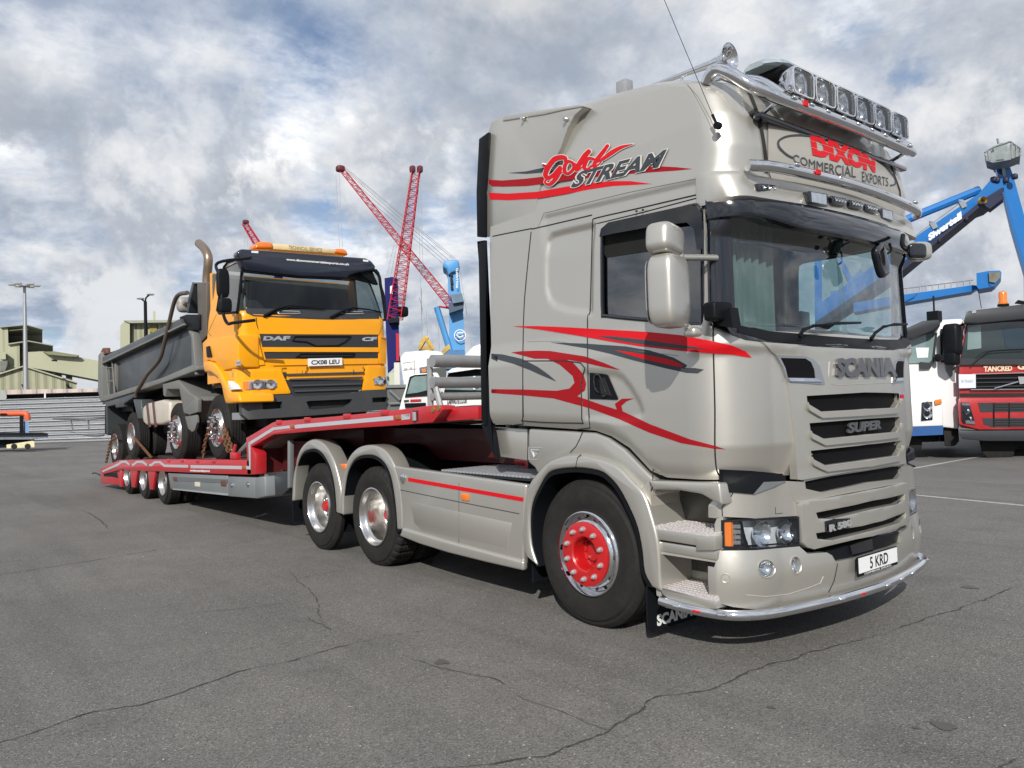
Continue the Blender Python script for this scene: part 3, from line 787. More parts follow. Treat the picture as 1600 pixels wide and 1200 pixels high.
def flamp(name, poly, x, m_out, m_in, parent, leds=0):
    x = HC(*ray(sum(p[0] for p in poly)/4, sum(p[1] for p in poly)/4))[0].x+(.062 if not leds or poly[0][0] > 1200 else .03)
    bm = BM(); r0 = [PX(u, v, x) for u, v in poly]; solid(bm, r0, [p-Vector((.05, 0, 0)) for p in r0]); bev(bm, .004)
    a = part(name, bm, m_out, parent)
    c = sum(r0, Vector())/len(r0); bm = BM(); r1 = [c+(p-c)*.82+Vector((.002, 0, 0)) for p in r0]
    if leds:
        for k in range(leds):
            t = (k+.5)/leds; q = (r1[0]*(1-t)+r1[1]*t+r1[3]*(1-t)+r1[2]*t)/2; rr = (r1[0]-r1[3]).length*.36
            lathe(bm, [(0, .0), (rr*.6, .002), (rr, .008), (rr*1.02, 0)], q, (1, 0, 0), 14)
    else: bm.faces.new([bm.verts.new(p) for p in r1])
    part('lens', bm, m_in, a)
c2 = lambda p: crop(1080, 50, 4, p)
fx = -.075
flamp('marker_lamp', c2([(415, 945), (575, 960), (575, 1000), (418, 990)]), .035-.10, blkg, refl, lb, 4)
flamp('marker_lamp', c2([(738, 992), (853, 1012), (856, 1088), (742, 1066)]), fx+.01, blkg, refl, lb)
flamp('marker_lamp', c2([(882, 1022), (970, 1040), (972, 1084), (884, 1066)]), fx+.015, blkg, refl, lb, 4)
flamp('marker_lamp', c2([(990, 1046), (1074, 1066), (1076, 1106), (992, 1088)]), fx+.015, blkg, refl, lb, 4)
flamp('marker_lamp', c2([(1088, 1072), (1164, 1092), (1166, 1130), (1090, 1112)]), fx+.015, blkg, refl, lb, 4)
flamp('marker_lamp', c2([(1188, 1100), (1262, 1118), (1264, 1184), (1190, 1162)]), fx+.01, blkg, refl, lb)
# ---- name board with its frame, chrome rod under it
bmk = onB(BCAB)
bm = decal([c2([(475, 560), (700, 640), (1000, 745), (1260, 830), (1320, 1040), (1340, 1100), (1345, 1160), (500, 935), (475, 860)])], bmk, .008, .0, 12, False)
part('name_board', bm, champ_flat, TR, 60)
bm = BM(); strip(smooth2(c2([(200, 290), (300, 310), (360, 390), (405, 500), (440, 640), (462, 790), (468, 880)]), 4), .012, bmk, .004, out=bm)
part('board_edge', bm, seam, TR)
bm = BM(); strip(smooth2(c2([(1295, 800), (1320, 900), (1345, 1000), (1352, 1060)]), 4), .012, bmk, .004, out=bm); part('board_edge', bm, seam, TR)
red_g = redd
part('lettering', ptext('DIXON', c2([(750, 775), (1142, 885), (1140, 775), (730, 630)]), bmk, .012, .07), redd, TR, 80)
bm = BM()
for t in (.33, .62): 
    a = c2([(730+20*(1-t)-2, 775-145*t), (1142, 885-110*t)]); strip(a, .0009, bmk, .0135, out=bm)
part('lettering_line', bm, pale, TR)
arc1 = [(735, 655), (660, 650), (590, 658), (545, 680), (535, 705), (550, 735), (590, 770), (628, 790)]
part('board_swoosh', decal([c2(ribbon(smooth2(arc1, 4), 13))], bmk, .011, 0, 10), gryd, TR, 80)
arc2 = [(1145, 800), (1200, 840), (1245, 890), (1268, 925), (1265, 955), (1235, 962)]
part('board_swoosh', decal([c2(ribbon(smooth2(arc2, 4), 9))], bmk, .011, 0, 10), gryd, TR, 80)
base = [(628, 800), (700, 835), (800, 868), (900, 895), (1015, 912), (1060, 925), (1220, 955)]
def arctext(s, p0, p1, h0, h1, bow_, mt_):
    bm = text_mesh(s, .0, 0)
    for v in bm.verts:
        t, q = v.co.x, v.co.y; x = p0[0]+(p1[0]-p0[0])*t; y = p0[1]+(p1[1]-p0[1])*t+bow_*4*t*(1-t); v.co.x, v.co.y = c2([(x, y-q*(h0+(h1-h0)*t))])[0]
    part('lettering', decal(None, bmk, .012, 0, 10, src=bm), mt_, TR, 80)
arctext('COMMERCIAL', (628, 812), (1018, 912), 48, 66, 14, gryd)
arctext('EXPORTS', (1058, 935), (1222, 965), 62, 50, 2, gryd)
rodp = [(-.40, .10, 2.89), (-.27, .10, 2.89), (-.17, .16, 2.89), (-.10, .34, 2.89), (-.06, .8, 2.895), (-.05, 1.25, 2.90)]
rodp = [Vector(p) for p in rodp]; rodp += [Vector((p.x, 2.5-p.y, p.z)) for p in rodp[-2::-1]]
bm = BM(); tube(bm, smoothpath(rodp[2:-2], 5), .034, 14); rod1 = part('board_rod', bm, chrome, TR, 60)
bm = BM()
for k, y in enumerate((.45, .95, 1.25, 1.55, 2.0)):
    lathe(bm, [(0, -.03), (.011, -.02), (.011, .02), (0, .03)], (-.03, y, 2.905), (0, 1, 0), 10)
part('rod_light', bm, refl, rod1)
bm = BM()
box(bm, -.032, -.020, .66, .70, 2.885, 2.915); part('rod_badge', bm, redd, rod1)
# ---- roof lamp bar
bar = [(-.44, .17, 3.47), (-.40, .16, 3.51), (-.34, .16, 3.515), (-.26, .17, 3.46), (-.17, .22, 3.37), (-.12, .30, 3.33), (-.10, .42, 3.315), (-.09, .8, 3.315), (-.09, 1.25, 3.32)]
bar = [Vector(p) for p in bar]; bar += [Vector((p.x, 2.5-p.y, p.z)) for p in bar[-2::-1]]
bm = BM(); tube(bm, smoothpath(bar, 5), .037, 16)
tube(bm, [(-.44, .30, 3.56), (-.44, 2.2, 3.56)], .032, 14)
for y in (.42, 2.08): tube(bm, [(-.10, y, 3.31), (-.25, y, 3.26)], .014, 8); tube(bm, smoothpath([(-.44, y, 3.56), (-.25, y+.02, 3.48), (-.12, y+.06, 3.36)], 4), .03, 12)
lbar = part('roof_lamp_bar', bm, chrome, TR, 60)
bm = BM()
for k in range(9): lathe(bm, [(0, -.028), (.010, -.02), (.010, .02), (0, .028)], (-.055, .5+k*.19, 3.325), (0, 1, 0), 10)
part('bar_light', bm, refl, lbar)
bm = BM(); box(bm, -.058, -.048, .60, .64, 3.30, 3.335); part('rod_badge', bm, redd, lbar)
bm = BM(); box(bm, -.40, -.20, .30, 2.2, 3.23, 3.26); box(bm, -.215, -.16, .30, 2.2, 3.20, 3.235); bev(bm, .01); part('board_canopy', bm, blkg, TR)
def spot(y):
    c = Vector((-.10, y, 3.445))
    def sq(h, s, r=.35, n=32): return [Vector((c.x+h, c.y+s*1.13*math.copysign(abs(math.cos(a))**r, math.cos(a)), c.z+s*.80*math.copysign(abs(math.sin(a))**r, math.sin(a)))) for a in [2*math.pi*k/n+.05 for k in range(n)]]
    bm = BM(); rings = [sq(-.11, .03), sq(-.10, .065), sq(-.03, .098), sq(.035, .108), sq(.045, .106), sq(.045, .097), sq(.03, .094)]
    V = [[bm.verts.new(p) for p in r] for r in rings]
    for A, B in zip(V, V[1:]):
        for k in range(32): bm.faces.new((A[k], A[(k+1) % 32], B[(k+1) % 32], B[k]))
    bm.faces.new(V[0][::-1]); box(bm, -.13, -.07, y-.02, y+.02, 3.335, 3.36)
    a = part('spot_lamp', bm, chrome, TR, 50)
    bm = BM(); lathe(bm, [(0, -.06), (.035, -.058), (.06, -.04), (.078, -.01), (.083, .01)], c, (1, 0, 0), 28); tube(bm, [c+Vector((-.05, 0, 0)), c+Vector((-.005, 0, 0))], .012, 10)
    for s_ in (1, -1):
        lathe(bm, [(0, 0), (.02, .004), (.034, .016)], c+Vector((.0, .045*s_, -.05)), (1, 0, 0), 16)
    V0 = [bm.verts.new(p) for p in sq(.014, .094)]; V1 = [bm.verts.new(c+Vector((.010, .07*math.cos(2*math.pi*k/32+.05), .07*math.sin(2*math.pi*k/32+.05)))) for k in range(32)]
    for k in range(32): bm.faces.new((V0[k], V0[(k+1) % 32], V1[(k+1) % 32], V1[k]))
    part('reflector', bm, refl, a, 50)
    bm = BM(); bm.faces.new([bm.verts.new(p) for p in sq(.04, .097)]); part('lens', bm, lens, a)
for k in range(6): spot(1.25+(k-2.5)*.255)
# beacon light bar on the roof
bm = BM()
r0 = [(-.46, 3.60), (-.47, 3.64), (-.40, 3.68), (-.28, 3.68), (-.20, 3.65), (-.17, 3.615), (-.2, 3.60)]
def lbr(sc, y): return [Vector((-.32+(x+.32)*sc, y, 3.60+(z-3.60)*sc)) for x, z in r0]
secs = [(.50, .45), (.56, .8), (.64, 1.), (1.25, 1.), (2.0, 1.), (2.08, .8), (2.15, .45)]
V = [[bm.verts.new(p) for p in lbr(s_, y)] for y, s_ in secs]
for A, B in zip(V, V[1:]):
    for k in range(7): bm.faces.new((A[k], A[(k+1) % 7], B[(k+1) % 7], B[k]))
bm.faces.new(V[0]); bm.faces.new(V[-1][::-1])
bc = part('beacon_bar', bm, mat('clear_dome', (.28, .33, .36), .08, .0, .9, .25, 14.), TR, 25)
bm = BM(); box(bm, -.45, -.18, .60, 2.06, 3.565, 3.60); bev(bm, .008); part('beacon_base', bm, blk, bc)
# horns
for y, z, l in ((.34, 3.66, 1.),):
    a = PY(984, 147, .33); b = Vector((-.39, .35, 3.657)); d = (b-a).normalized(); Ln = (b-a).length
    bm = BM(); lathe(bm, [(.004, -.03), (.013, -.02), (.014, .25), (.018, Ln*.6), (.026, Ln*.82), (.040, Ln*.92), (.062, Ln*.98), (.084, Ln), (.088, Ln+.002), (.080, Ln-.004), (.052, Ln-.03), (.02, Ln-.14)], a, d, 32)
    for t in (.55, .8): q = a+d*Ln*t; tube(bm, [q, q-Vector((0, 0, .09))], .009, 8)
    hn = part('air_horn', bm, chrome, TR, 50)
    bm = BM(); q = PY(975, 142, .33); box(bm, q.x-.03, q.x+.06, .28, .36, q.z-.05, q.z+.06); bev(bm, .004); part('horn_bracket', bm, steel, hn)
    bm = BM(); tube(bm, [a+Vector((.05, 0, -.05)), b-Vector((.05, 0, .11))], .014, 10); part('horn_rail', bm, chrome, hn)
# aerial
a = PY(1121, 196, .04); b = PY(1038, 0, .0); c = PY(1113, 179, .03)
bm = BM(); tube(bm, [a+Vector((0, .02, 0)), a-Vector((0, .012, 0))], .022, 14); tube(bm, [a, c], .009, 8)
ae = part('aerial', bm, blk, TR); bm = BM(); d = (b-c); tube(bm, [c, b+d*.25], .002, 5); part('whip', bm, blk, ae)
# ---- mirrors
def sbox(bm, c, h, e=.35, nu=40, nv=24, rot=None):
    c = Vector(c); f = lambda a, p: math.copysign(abs(a)**p, a); V = []
    for j in range(nv+1):
        ph = -math.pi/2+math.pi*j/nv; row = []
        for i in range(nu):
            th = 2*math.pi*i/nu; p = Vector((h[0]*f(math.cos(ph), e)*f(math.cos(th), e), h[1]*f(math.cos(ph), e)*f(math.sin(th), e), h[2]*f(math.sin(ph), e)))
            if rot: p = rot @ p
            row.append(bm.verts.new(c+p))
        V.append(row)
    for A, B in zip(V, V[1:]):
        for i in range(nu): bm.faces.new((A[i], A[(i+1) % nu], B[(i+1) % nu], B[i]))
    bmesh.ops.remove_doubles(bm, verts=bm.verts, dist=1e-5)
for s in (0,):
    Y_ = (lambda y: y) if s == 0 else (lambda y: 2.5-y)
    rz = Matrix.Rotation(R(12 if s == 0 else -12), 3, 'Z')
    bm = BM(); sbox(bm, (-.375, Y_(-.335), 2.15), (.085, .125, .205), .42, rot=rz)
    tube(bm, [(-.37, Y_(-.27), 2.42), (-.365, Y_(-.26), 2.30)], .04, 12)
    mr = part('door_mirror', bm, champ, TR, 60)
    bm = BM(); sbox(bm, (-.38, Y_(-.345), 2.435), (.08, .118, .088), .5, rot=rz @ Matrix.Rotation(R(-6), 3, 'X')); part('upper_mirror', bm, champ, mr, 60)
    bm = BM(); tube(bm, [(-.37, Y_(-.27), 2.345), (-.36, Y_(-.1), 2.36), (-.34, Y_(.06), 2.37)], .019, 12); tube(bm, [(-.37, Y_(-.2), 1.96), (-.36, Y_(-.17), 1.94)], .02, 10)
    part('mirror_arm', bm, champ, mr)
    bm = BM(); sbox(bm, (-.35, Y_(-.17), 1.925), (.045, .045, .028), .6); part('mirror_foot', bm, champ, mr, 60)
    bm = BM(); q = rz @ Vector((-.088, 0, 0)); sbox(bm, Vector((-.375, Y_(-.335), 2.15))+q, (.004, .105, .18), .4, rot=rz); part('mirror_glass', bm, chrome, mr)
# black camera housing at the foot of the pillar
bm = BM(); sbox(bm, (-.30, .005, 2.045), (.045, .09, .055), .3); 
q = [PY(u, v, .0) for u, v in crop(1080, 320, 4, [(150, 700), (240, 640), (262, 770), (165, 755)])]; solid(bm, q, [p+Vector((0, .08, 0)) for p in q]); part('pillar_trim', bm, blk, TR, 40)
# front kerb mirror on the far corner, hanging from the visor
bm = BM(); c = PX(1435, 392, -.0); sbox(bm, PX(1436, 393, .12), (.055, .075, .062), .55, rot=Matrix.Rotation(R(-25), 3, 'Z')); km = part('kerb_mirror', bm, champ, TR, 60)
bm = BM(); sbox(bm, PX(1433, 392, .165), (.02, .066, .05), .5, rot=Matrix.Rotation(R(-25), 3, 'Z')); part('mirror_glass', bm, blkg, km)
bm = BM(); tube(bm, smoothpath([PX(1411, 368, .0), PX(1410, 382, .05), PX(1416, 389, .08), PX(1426, 390, .1)], 4), .016, 8); part('mirror_arm', bm, blk, km)
bm = BM(); sbox(bm, PX(1376, 408, -.05), (.03, .07, .11), .5, rot=Matrix.Rotation(R(25), 3, 'X')); part('kerb_mirror', bm, blkg, TR, 60)
bm = BM(); tube(bm, smoothpath([PX(1390, 380, -.05), PX(1392, 392, -.05), PX(1380, 400, -.05)], 4), .008, 6); part('mirror_arm', bm, blk, TR)
# door handle
bm = decal([crop(740, 560, 4, [(728, 88), (820, 95), (842, 105), (905, 250), (900, 260), (728, 254)])], HC, .006, .02, 20)
dh = part('door_handle', bm, blk, TR)
bm = BM(); tube(bm, smoothpath([HC(*ray(*p))[0]+Vector((0, -.02, 0)) for p in crop(740, 560, 4, [(800, 215), (775, 190), (768, 140), (775, 105), (800, 108), (820, 160), (840, 225), (820, 235)])], 4), .006, 8); part('pull', bm, blkg, dh)
bm = decal([crop(740, 560, 4, [(790, 120), (825, 120), (872, 235), (800, 220)])], HC, .008, .0, 20); part('recess', bm, seam, dh)
# ---- tractor front and lower body
c6 = lambda p: crop(1080, 560, 4, p); c7 = lambda p: crop(1000, 720, 10/3, p); c8 = lambda p: crop(780, 700, 4, p); cc5 = lambda p: crop(440, 620, 4, p)
slot1 = c6([(712, 235), (1040, 215), (1360, 193), (1358, 240), (1310, 280), (1280, 290), (1040, 320), (800, 333), (718, 290)])
slot2 = c6([(730, 405), (1050, 380), (1348, 352), (1345, 405), (1305, 445), (1050, 480), (820, 503), (738, 468)])
slot3 = c6([(738, 577), (1040, 545), (1335, 500), (1332, 560), (1290, 600), (1040, 640), (830, 668), (745, 630)])
hatch = [(1190, 535), (1250, 540), (1300, 543), (1445, 546), (1445, 725), (1330, 736), (1250, 750), (1244, 749), (1240, 690), (1230, 602), (1220, 572), (1210, 554)]
bm = decal([hatch, slot1, slot2, slot3], HL, .012, .05, 9, True); part('front_panel', bm, champ, TR, 35)
bm = BM()
for s_ in (slot1, slot2, slot3):
    cx = sum(p[0] for p in s_)/len(s_); cy = sum(p[1] for p in s_)/len(s_)
    decal([[(cx+(u-cx)*1.06, cy+(v-cy)*1.3) for u, v in s_]], HL, -.022, 0, 9, True, out=bm)
part('grille_mesh', bm, mesh_blk, TR)
# ledges standing out below each slot
bm = BM()
for s_, d in ((slot1, 0), (slot2, 0), (slot3, 0)):
    lo = s_[4:9] if len(s_) > 8 else s_[3:]
    lo = [p for p in s_[::-1]][:6] if False else [s_[-1], s_[-2], s_[-3], s_[-4]]
    lowr = [(s_[-1][0]-3, s_[-1][1]-4), (s_[-1][0]-1, s_[-1][1]), (s_[-2][0]-2, s_[-2][1]+1), (s_[-3][0], s_[-3][1]+1), (1375, s_[-3][1]-2)]
    outp = lowr+[(u+1, v+9) for u, v in lowr[::-1]]
    decal([outp], HL, .032, .03, 9, True, out=bm)
part('grille_bar', bm, champ, TR, 50)
slot4 = c6([(712, 755), (1000, 705), (1292, 655), (1290, 705), (1255, 740), (1000, 800), (820, 838), (720, 815)])
lowp = [(1232, 752), (1256, 753), (1300, 744), (1445, 722), (1445, 748), (1330, 770), (1245, 786), (1238, 775)]
bm = decal([lowp, slot4], HL, -.004, .05, 9, True); part('lower_panel', bm, champ, TR)
gb = c6([(668, 908), (700, 895), (1000, 845), (1375, 765), (1385, 960), (1345, 1030), (1270, 1080), (1000, 1130), (750, 1190), (705, 1175), (688, 1150)])
h1 = c6([(762, 962), (1000, 915), (1325, 835), (1320, 870), (1280, 900), (870, 1000), (775, 1000)])
h2 = c6([(762, 1090), (1050, 1045), (1312, 975), (1305, 1005), (1260, 1040), (860, 1135), (770, 1125)])
bm = decal([gb, h1, h2], HL, .022, .08, 9, True); bev(bm, .006, 2, 60); part('bumper_grille', bm, champ, TR, 35)
bm = BM()
for s_ in (slot4, h1, h2):
    cx = sum(p[0] for p in s_)/len(s_); cy = sum(p[1] for p in s_)/len(s_)
    decal([[(cx+(u-cx)*1.06, cy+(v-cy)*1.3) for u, v in s_]], HL, -.03, 0, 9, True, out=bm)
part('grille_mesh', bm, mesh_blk, TR)
# badges on the grille
bm = decal([c6([(815, 1015), (870, 1000), (965, 995), (970, 1040), (940, 1060), (820, 1085)])], HL, .03, .02, 9); part('model_plate', bm, blkg, TR)
bm = ptext('R 580', c6([(830, 1080), (965, 1042), (962, 1000), (828, 1035)]), HL, .045, .05, thick=.006); part('model_lettering', bm, gtext, TR)
bm = ptext('SCANIA', crop(1080, 320, 4, [(884, 1080), (1262, 1076), (1248, 955), (890, 960)]), HL, .03, .055, thick=.018); part('maker_lettering', bm, mat('letter_dark_chrome', (.20, .20, .21), .3, .8), TR)
bm = decal([[(1262+0, 556), (1290, 553), (1380, 553), (1380, 602), (1300, 603), (1293, 599)]], HL, .014, 0, 9, True) if False else BM()
strip([(1293, 565), (1292, 590), (1296, 600), (1305, 602), (1395, 598), (1402, 594), (1406, 575)], .0025, HL, .012, out=bm); part('panel_crease', bm, champ_flat, TR)
bm = ptext('SUPER', c6([(968, 470), (1178, 440), (1182, 385), (975, 402)]), HL, .012, .045, thick=.012); part('badge_lettering', bm, mat('letter_dark_chrome', (.20, .20, .21), .3, .8), TR)
def shield(px, py, w, h, hit, nm, m1, m2):
    sh = [(-.5, -.4), (-.2, -.5), (.2, -.5), (.5, -.4), (.45, .1), (0, .55), (-.45, .1)]
    a = part(nm, decal([[(px+w*x, py+h*y) for x, y in sh]], hit, .018, .01, 0), m1, TR)
    part('emblem', decal([[(px+w*x*.6, py+h*y*.6) for x, y in sh]], hit, .021, .002, 0), m2, a)
shield(1405, 621, 9, 15, HL, 'shield_badge', chrome, redd); shield(1404, 791, 9, 16, HL, 'shield_badge', chrome, gryd)
# upper air outlets with chrome surround
o1 = crop(1080, 320, 4, [(520, 940), (700, 945), (750, 965), (790, 1010), (822, 1120), (800, 1125), (595, 1108), (560, 1010)])
o2 = crop(1080, 320, 4, [(545, 958), (700, 962), (735, 985), (755, 1030), (762, 1085), (590, 1082), (575, 1020)])
bm = decal([o1, o2], HL, .018, .03, 9, True); part('outlet_surround', bm, mat('satin_silver', (.42, .43, .45), .3, .8), TR)
bm = decal([o2], HL, .0145, 0, 9, True); part('air_outlet', bm, mesh_blk, TR)
bm = decal([crop(1080, 320, 4, [(588, 1084), (765, 1088), (800, 1108), (600, 1104)])], HL, .03, .02, 9, True); part('outlet_trim', bm, chrome, TR)
# corner vent, brow, column, headlamp
bm = decal([c6([(200, 693), (380, 702), (560, 720), (588, 740), (588, 765), (450, 772), (385, 848), (230, 835), (203, 800)])], HL, .006, .03, 9, True); part('corner_vent', bm, blk, TR)
bm = decal([c6([(450, 772), (588, 766), (500, 805), (388, 848)])], HL, .010, .01, 9, True); part('vent_flap', bm, mat('trim_grey', (.2, .21, .22), .4, .4), TR)
bm = decal([c6([(150, 925), (200, 870), (255, 838), (388, 850), (500, 808), (590, 768), (612, 770), (660, 900), (668, 985), (400, 1000), (195, 990), (150, 1000)])], HL, -.006, .05, 9, True); part('headlamp_brow', bm, champ, TR)
bm = BM(); strip(c6([(195, 990), (192, 930), (240, 880), (262, 840)]), .003, HL, -.004, out=bm); strip(c6([(532, 930), (532, 972), (575, 968)]), .0015, HL, -.005, out=bm); part('door_seam', bm, seam, TR)
bm = decal([c7([(388, 330), (400, 300), (432, 290), (432, 460), (395, 470)])], HL, .0, .08, 9, True); part('corner_column', bm, champ, TR)
bm = BM(); p0 = c7([(430, 308), (825, 290), (828, 445), (600, 464), (432, 452)])
decal([p0], HL, -.10, 0, 9, True, out=bm); hb = part('headlamp', bm, blkg, TR)
bm = decal([p0, [(600+1000*0+ (u-1000)*.0+0, 0) for u, v in []] or c7([(440, 318), (815, 300), (818, 436), (600, 454), (440, 444)])], HL, .006, .05, 9, True); part('lamp_bezel', bm, blkg, hb)
bm = decal([c7([(436, 314), (820, 296), (822, 440), (600, 458), (436, 448)])], HL, .003, 0, 9, True); part('lens', bm, lens, hb)
bm = decal([c7([(438, 320), (474, 320), (476, 446), (444, 444)])], HL, -.002, .02, 9, True); part('indicator', bm, amber, hb)
def dish(bm, u, v, r, x_off=-.02, depth=.05, sq=1.):
    p, n = HL(*ray(u, v)); n = (n+Vector((1, 0, 0))).normalized(); p = p+n*x_off
    for s_ in (0, 1):
        q = p if not s_ else Vector((p.x, 2.5-p.y, p.z)); m_ = n if not s_ else Vector((n.x, -n.y, n.z))
        lathe(bm, [(0, -depth), (r*.45, -depth*.86), (r*.8, -depth*.45), (r, 0)], q, m_, 26)
        lathe(bm, [(0, -depth*.3), (r*.16, -depth*.35), (r*.18, -depth)], q, m_, 12)
bm = BM(); a, b = c7([(650, 380)])[0], c7([(775, 372)])[0]; dish(bm, a[0], a[1], .078); dish(bm, b[0], b[1], .072)
decal([c7([(590, 325), (815, 305), (815, 435), (600, 450), (575, 390)])], HL, -.078, 0, 9, True, out=bm); part('reflector', bm, refl, hb, 60)
bm = decal([c7([(560, 322), (815, 304), (815, 435), (600, 450), (575, 390)])], HL, -.074, 0, 9, True); part('lamp_inner', bm, mat('lamp_bright', (.62, .65, .68), .3, .3, 0, .3, 18.), hb)
bm = BM()
for k in range(4):
    y = 345+k*28; decal([c7([(484, y-9), (528, y-10), (530, y+10), (486, y+10)])], HL, -.02, 0, 0, True, out=bm)
part('led_row', bm, refl, hb)
# bumper
bump = c7([(393, 462), (432, 468), (600, 465), (825, 445), (862, 482), (960, 475), (985, 490), (1000, 522), (1100, 502), (1310, 442), (1310, 640), (1100, 690), (900, 745), (740, 765), (600, 770), (480, 755), (400, 730)])
fogs = [[(1000+(645+42*math.cos(a))*.3, 720+(556+47*math.sin(a))*.3) for a in [k*math.pi/10 for k in range(20)]], [(1000+(796+27*math.cos(a))*.3, 720+(538+45*math.sin(a))*.3) for a in [k*math.pi/10 for k in range(20)]]]
def bumphit(o, d):
    p, n = HL(o, d); q = max(0, min(1, (p.z-.24)/.44)); r = .002+.026*math.sin(math.pi*q); return p+n*r, n
bm = decal([bump]+fogs, bumphit, 0, .05, 6, True); bmp = part('bumper', bm, champ, TR, 40)
bm = decal([c7([(968, 474), (1000, 468), (1310, 372), (1312, 436), (1012, 527), (992, 505)])], HL, -.0, .04, 9, True); part('lower_intake', bm, blk, TR)
bm = decal([c7([(1085, 440), (1200, 405), (1205, 470), (1100, 497)])], HL, .012, .03, 9, False); part('plate_bracket', bm, blkg, TR)
bm = BM()
for fg in fogs:
    u = sum(p[0] for p in fg)/20; v = sum(p[1] for p in fg)/20; dish(bm, u, v, .05, .01, .035)
fo = part('fog_lamp', bm, refl, TR, 60)
bm = BM()
for fg in fogs: decal([fg], bumphit, -.006, 0, 0, True, out=bm)
part('lens', bm, lens, fo)
bm = BM()
for fg in fogs: strip(fg, .005, bumphit, .001, True, bm)
strip([(1000+(445+20*math.cos(a))*.3, 720+(605+21*math.sin(a))*.3) for a in [k*math.pi/10 for k in range(20)]], .0035, bumphit, .0, True, bm)
part('fog_ring', bm, champ, TR)
bm = BM(); strip(c7([(1008, 530), (990, 620), (968, 680)]), .003, bumphit, .001, out=bm); part('door_seam', bm, seam, TR)
bm = BM(); strip(c7([(540, 690), (640, 700), (750, 690), (860, 655), (920, 630), (935, 595)]), .003, bumphit, .0, out=bm); part('panel_crease', bm, champ_flat, TR)
# number plate
P_ = [PX(1320.4, 889.5, -.03), PX(1382.5, 870, -.03), PX(1382.5, 897.5, -.03), PX(1322.5, 917, -.03)]
zc = P_[0].z
bm = BM(); box(bm, -.055, -.045, .985, 1.515, .405, .525); box(bm, -.045, -.0455, 1., 1.5, .43, .52); npb = part('number_plate', bm, blk, TR)
bm = BM(); box(bm, -.0449, -.041, .994, 1.506, .425, .52); part('plate_face', bm, plate_w, npb)
bm = BM(); wtext(bm, '5 KRD', (-.041, 1.13, .435), (0, 1, 0), (0, 0, 1), .245, .073, .0012, (1, 0, 0), .02); part('plate_lettering', bm, ltext, npb)
bm = BM(); wtext(bm, 'COMMERCIAL EXPORTS', (-.0455, 1.06, .408), (0, 1, 0), (0, 0, 1), .36, .012, .002, (1, 0, 0), .02); part('plate_lettering', bm, plate_w, npb)
# chrome rod under the bumper
rod = [(-.80, .0, .305), (-.62, -.01, .30), (-.42, .02, .295), (-.31, .08, .293), (-.22, .20, .293), (-.155, .40, .295), (-.085, .8, .297), (-.055, 1.25, .298)]
rod = [Vector(p) for p in rod]; rod += [Vector((p.x, 2.5-p.y, p.z)) for p in rod[-2::-1]]
bm = BM(); tube(bm, smoothpath(rod, 6), .03, 16); rd = part('bumper_rod', bm, chrome, TR, 60)
bm = BM(); SP = smoothpath(rod, 6); Lr = len(SP)
for i in (5, 14, 36, 43, 46, 49, 60): 
    q = SP[min(i, Lr-2)]; t = (SP[min(i+1, Lr-1)]-q).normalized(); n = Vector((t.y, -t.x, 0)); lathe(bm, [(0, -.035), (.012, -.022), (.012, .022), (0, .035)], q+n*.026+Vector((0, 0, .004)), t, 10)
part('rod_light', bm, refl, rd)
bm = BM()
for i in (9, 39):
    q = SP[i]; t = (SP[i+1]-q).normalized(); n = Vector((t.y, -t.x, 0)); lathe(bm, [(0, -.03), (.008, -.025), (.008, .025), (0, .03)], q+n*.025, t, 10)
part('rod_badge', bm, redd, rd)
# ---- lower side: arch, fender, steps
arch_in = [(839, 885), (829, 852), (826.5, 812), (830, 785), (840, 762), (852, 742), (867, 734), (900, 731), (935, 736), (952, 747), (967, 765), (983, 795), (995, 825), (1002, 860), (1006, 895), (1018, 918)]
arch_out = [(1033, 925), (1031, 900), (1030, 875), (1026, 840), (1017, 805), (1005, 772), (985, 750), (965, 730), (940, 719), (905, 711), (880, 713), (856, 722), (838, 740), (826, 757), (820, 780), (817, 812), (815, 845), (822, 870)]
def band(inn, out, y0, y1, b, name, m_, lip=.0):
    bm = BM(); pprism(bm, smooth2(inn, 3)+smooth2(out, 3), y0, y1); bev(bm, b, 3, 50); part(name, bm, m_, TR, 40)
    si = smooth2(inn, 3); cx = (si[0][0]+si[-1][0])/2; cy = si[0][1]; bm = BM()
    pprism(bm, [(cx+(u-cx)*1.01, cy+(v-cy)*1.01) for u, v in si]+[(cx+(u-cx)*.945, cy+(v-cy)*.955) for u, v in si[::-1]], y0+.018, .62); part('arch_liner', bm, blk, TR, 40)
band(arch_in, arch_out, -.012, .50, .022, 'wheel_arch', champ)
bm = BM(); pprism(bm, [(825, 670), (930, 676), (950, 684), (975, 702), (1010, 738), (1024, 751), (1021, 775), (1010, 779), (1000, 768), (985, 752), (965, 733), (940, 722), (905, 714), (880, 716), (856, 726), (841, 742), (834, 730), (824, 722)], .035, .5); bev(bm, .02, 3, 50)
part('fender_panel', bm, champ, TR)
bm = BM(); strip(cc5([]) or c5([(680, 460), (665, 500), (640, 550), (605, 588)]), .0035, onY(.034), 0, out=bm); strip(c5([(672, 600), (650, 620), (638, 680)]), .003, onY(-.012), 0, out=bm); strip(c5([(1122, 690), (1118, 800), (1105, 840), (1070, 858)]), .0035, onY(.03), 0, out=bm); strip(c5([(340, 445), (338, 640)]), .004, onY(.034), 0, out=bm)
part('door_seam', bm, seam, TR)
bm = BM(); q = c5([(342, 556), (432, 560), (405, 632), (345, 632)]); strip(q, .0025, onY(.034), 0, True, bm); strip(c5([(360, 572), (405, 575), (380, 620)]), .006, onY(.034), 0, True, bm); part('shield_badge', bm, gtext, TR)
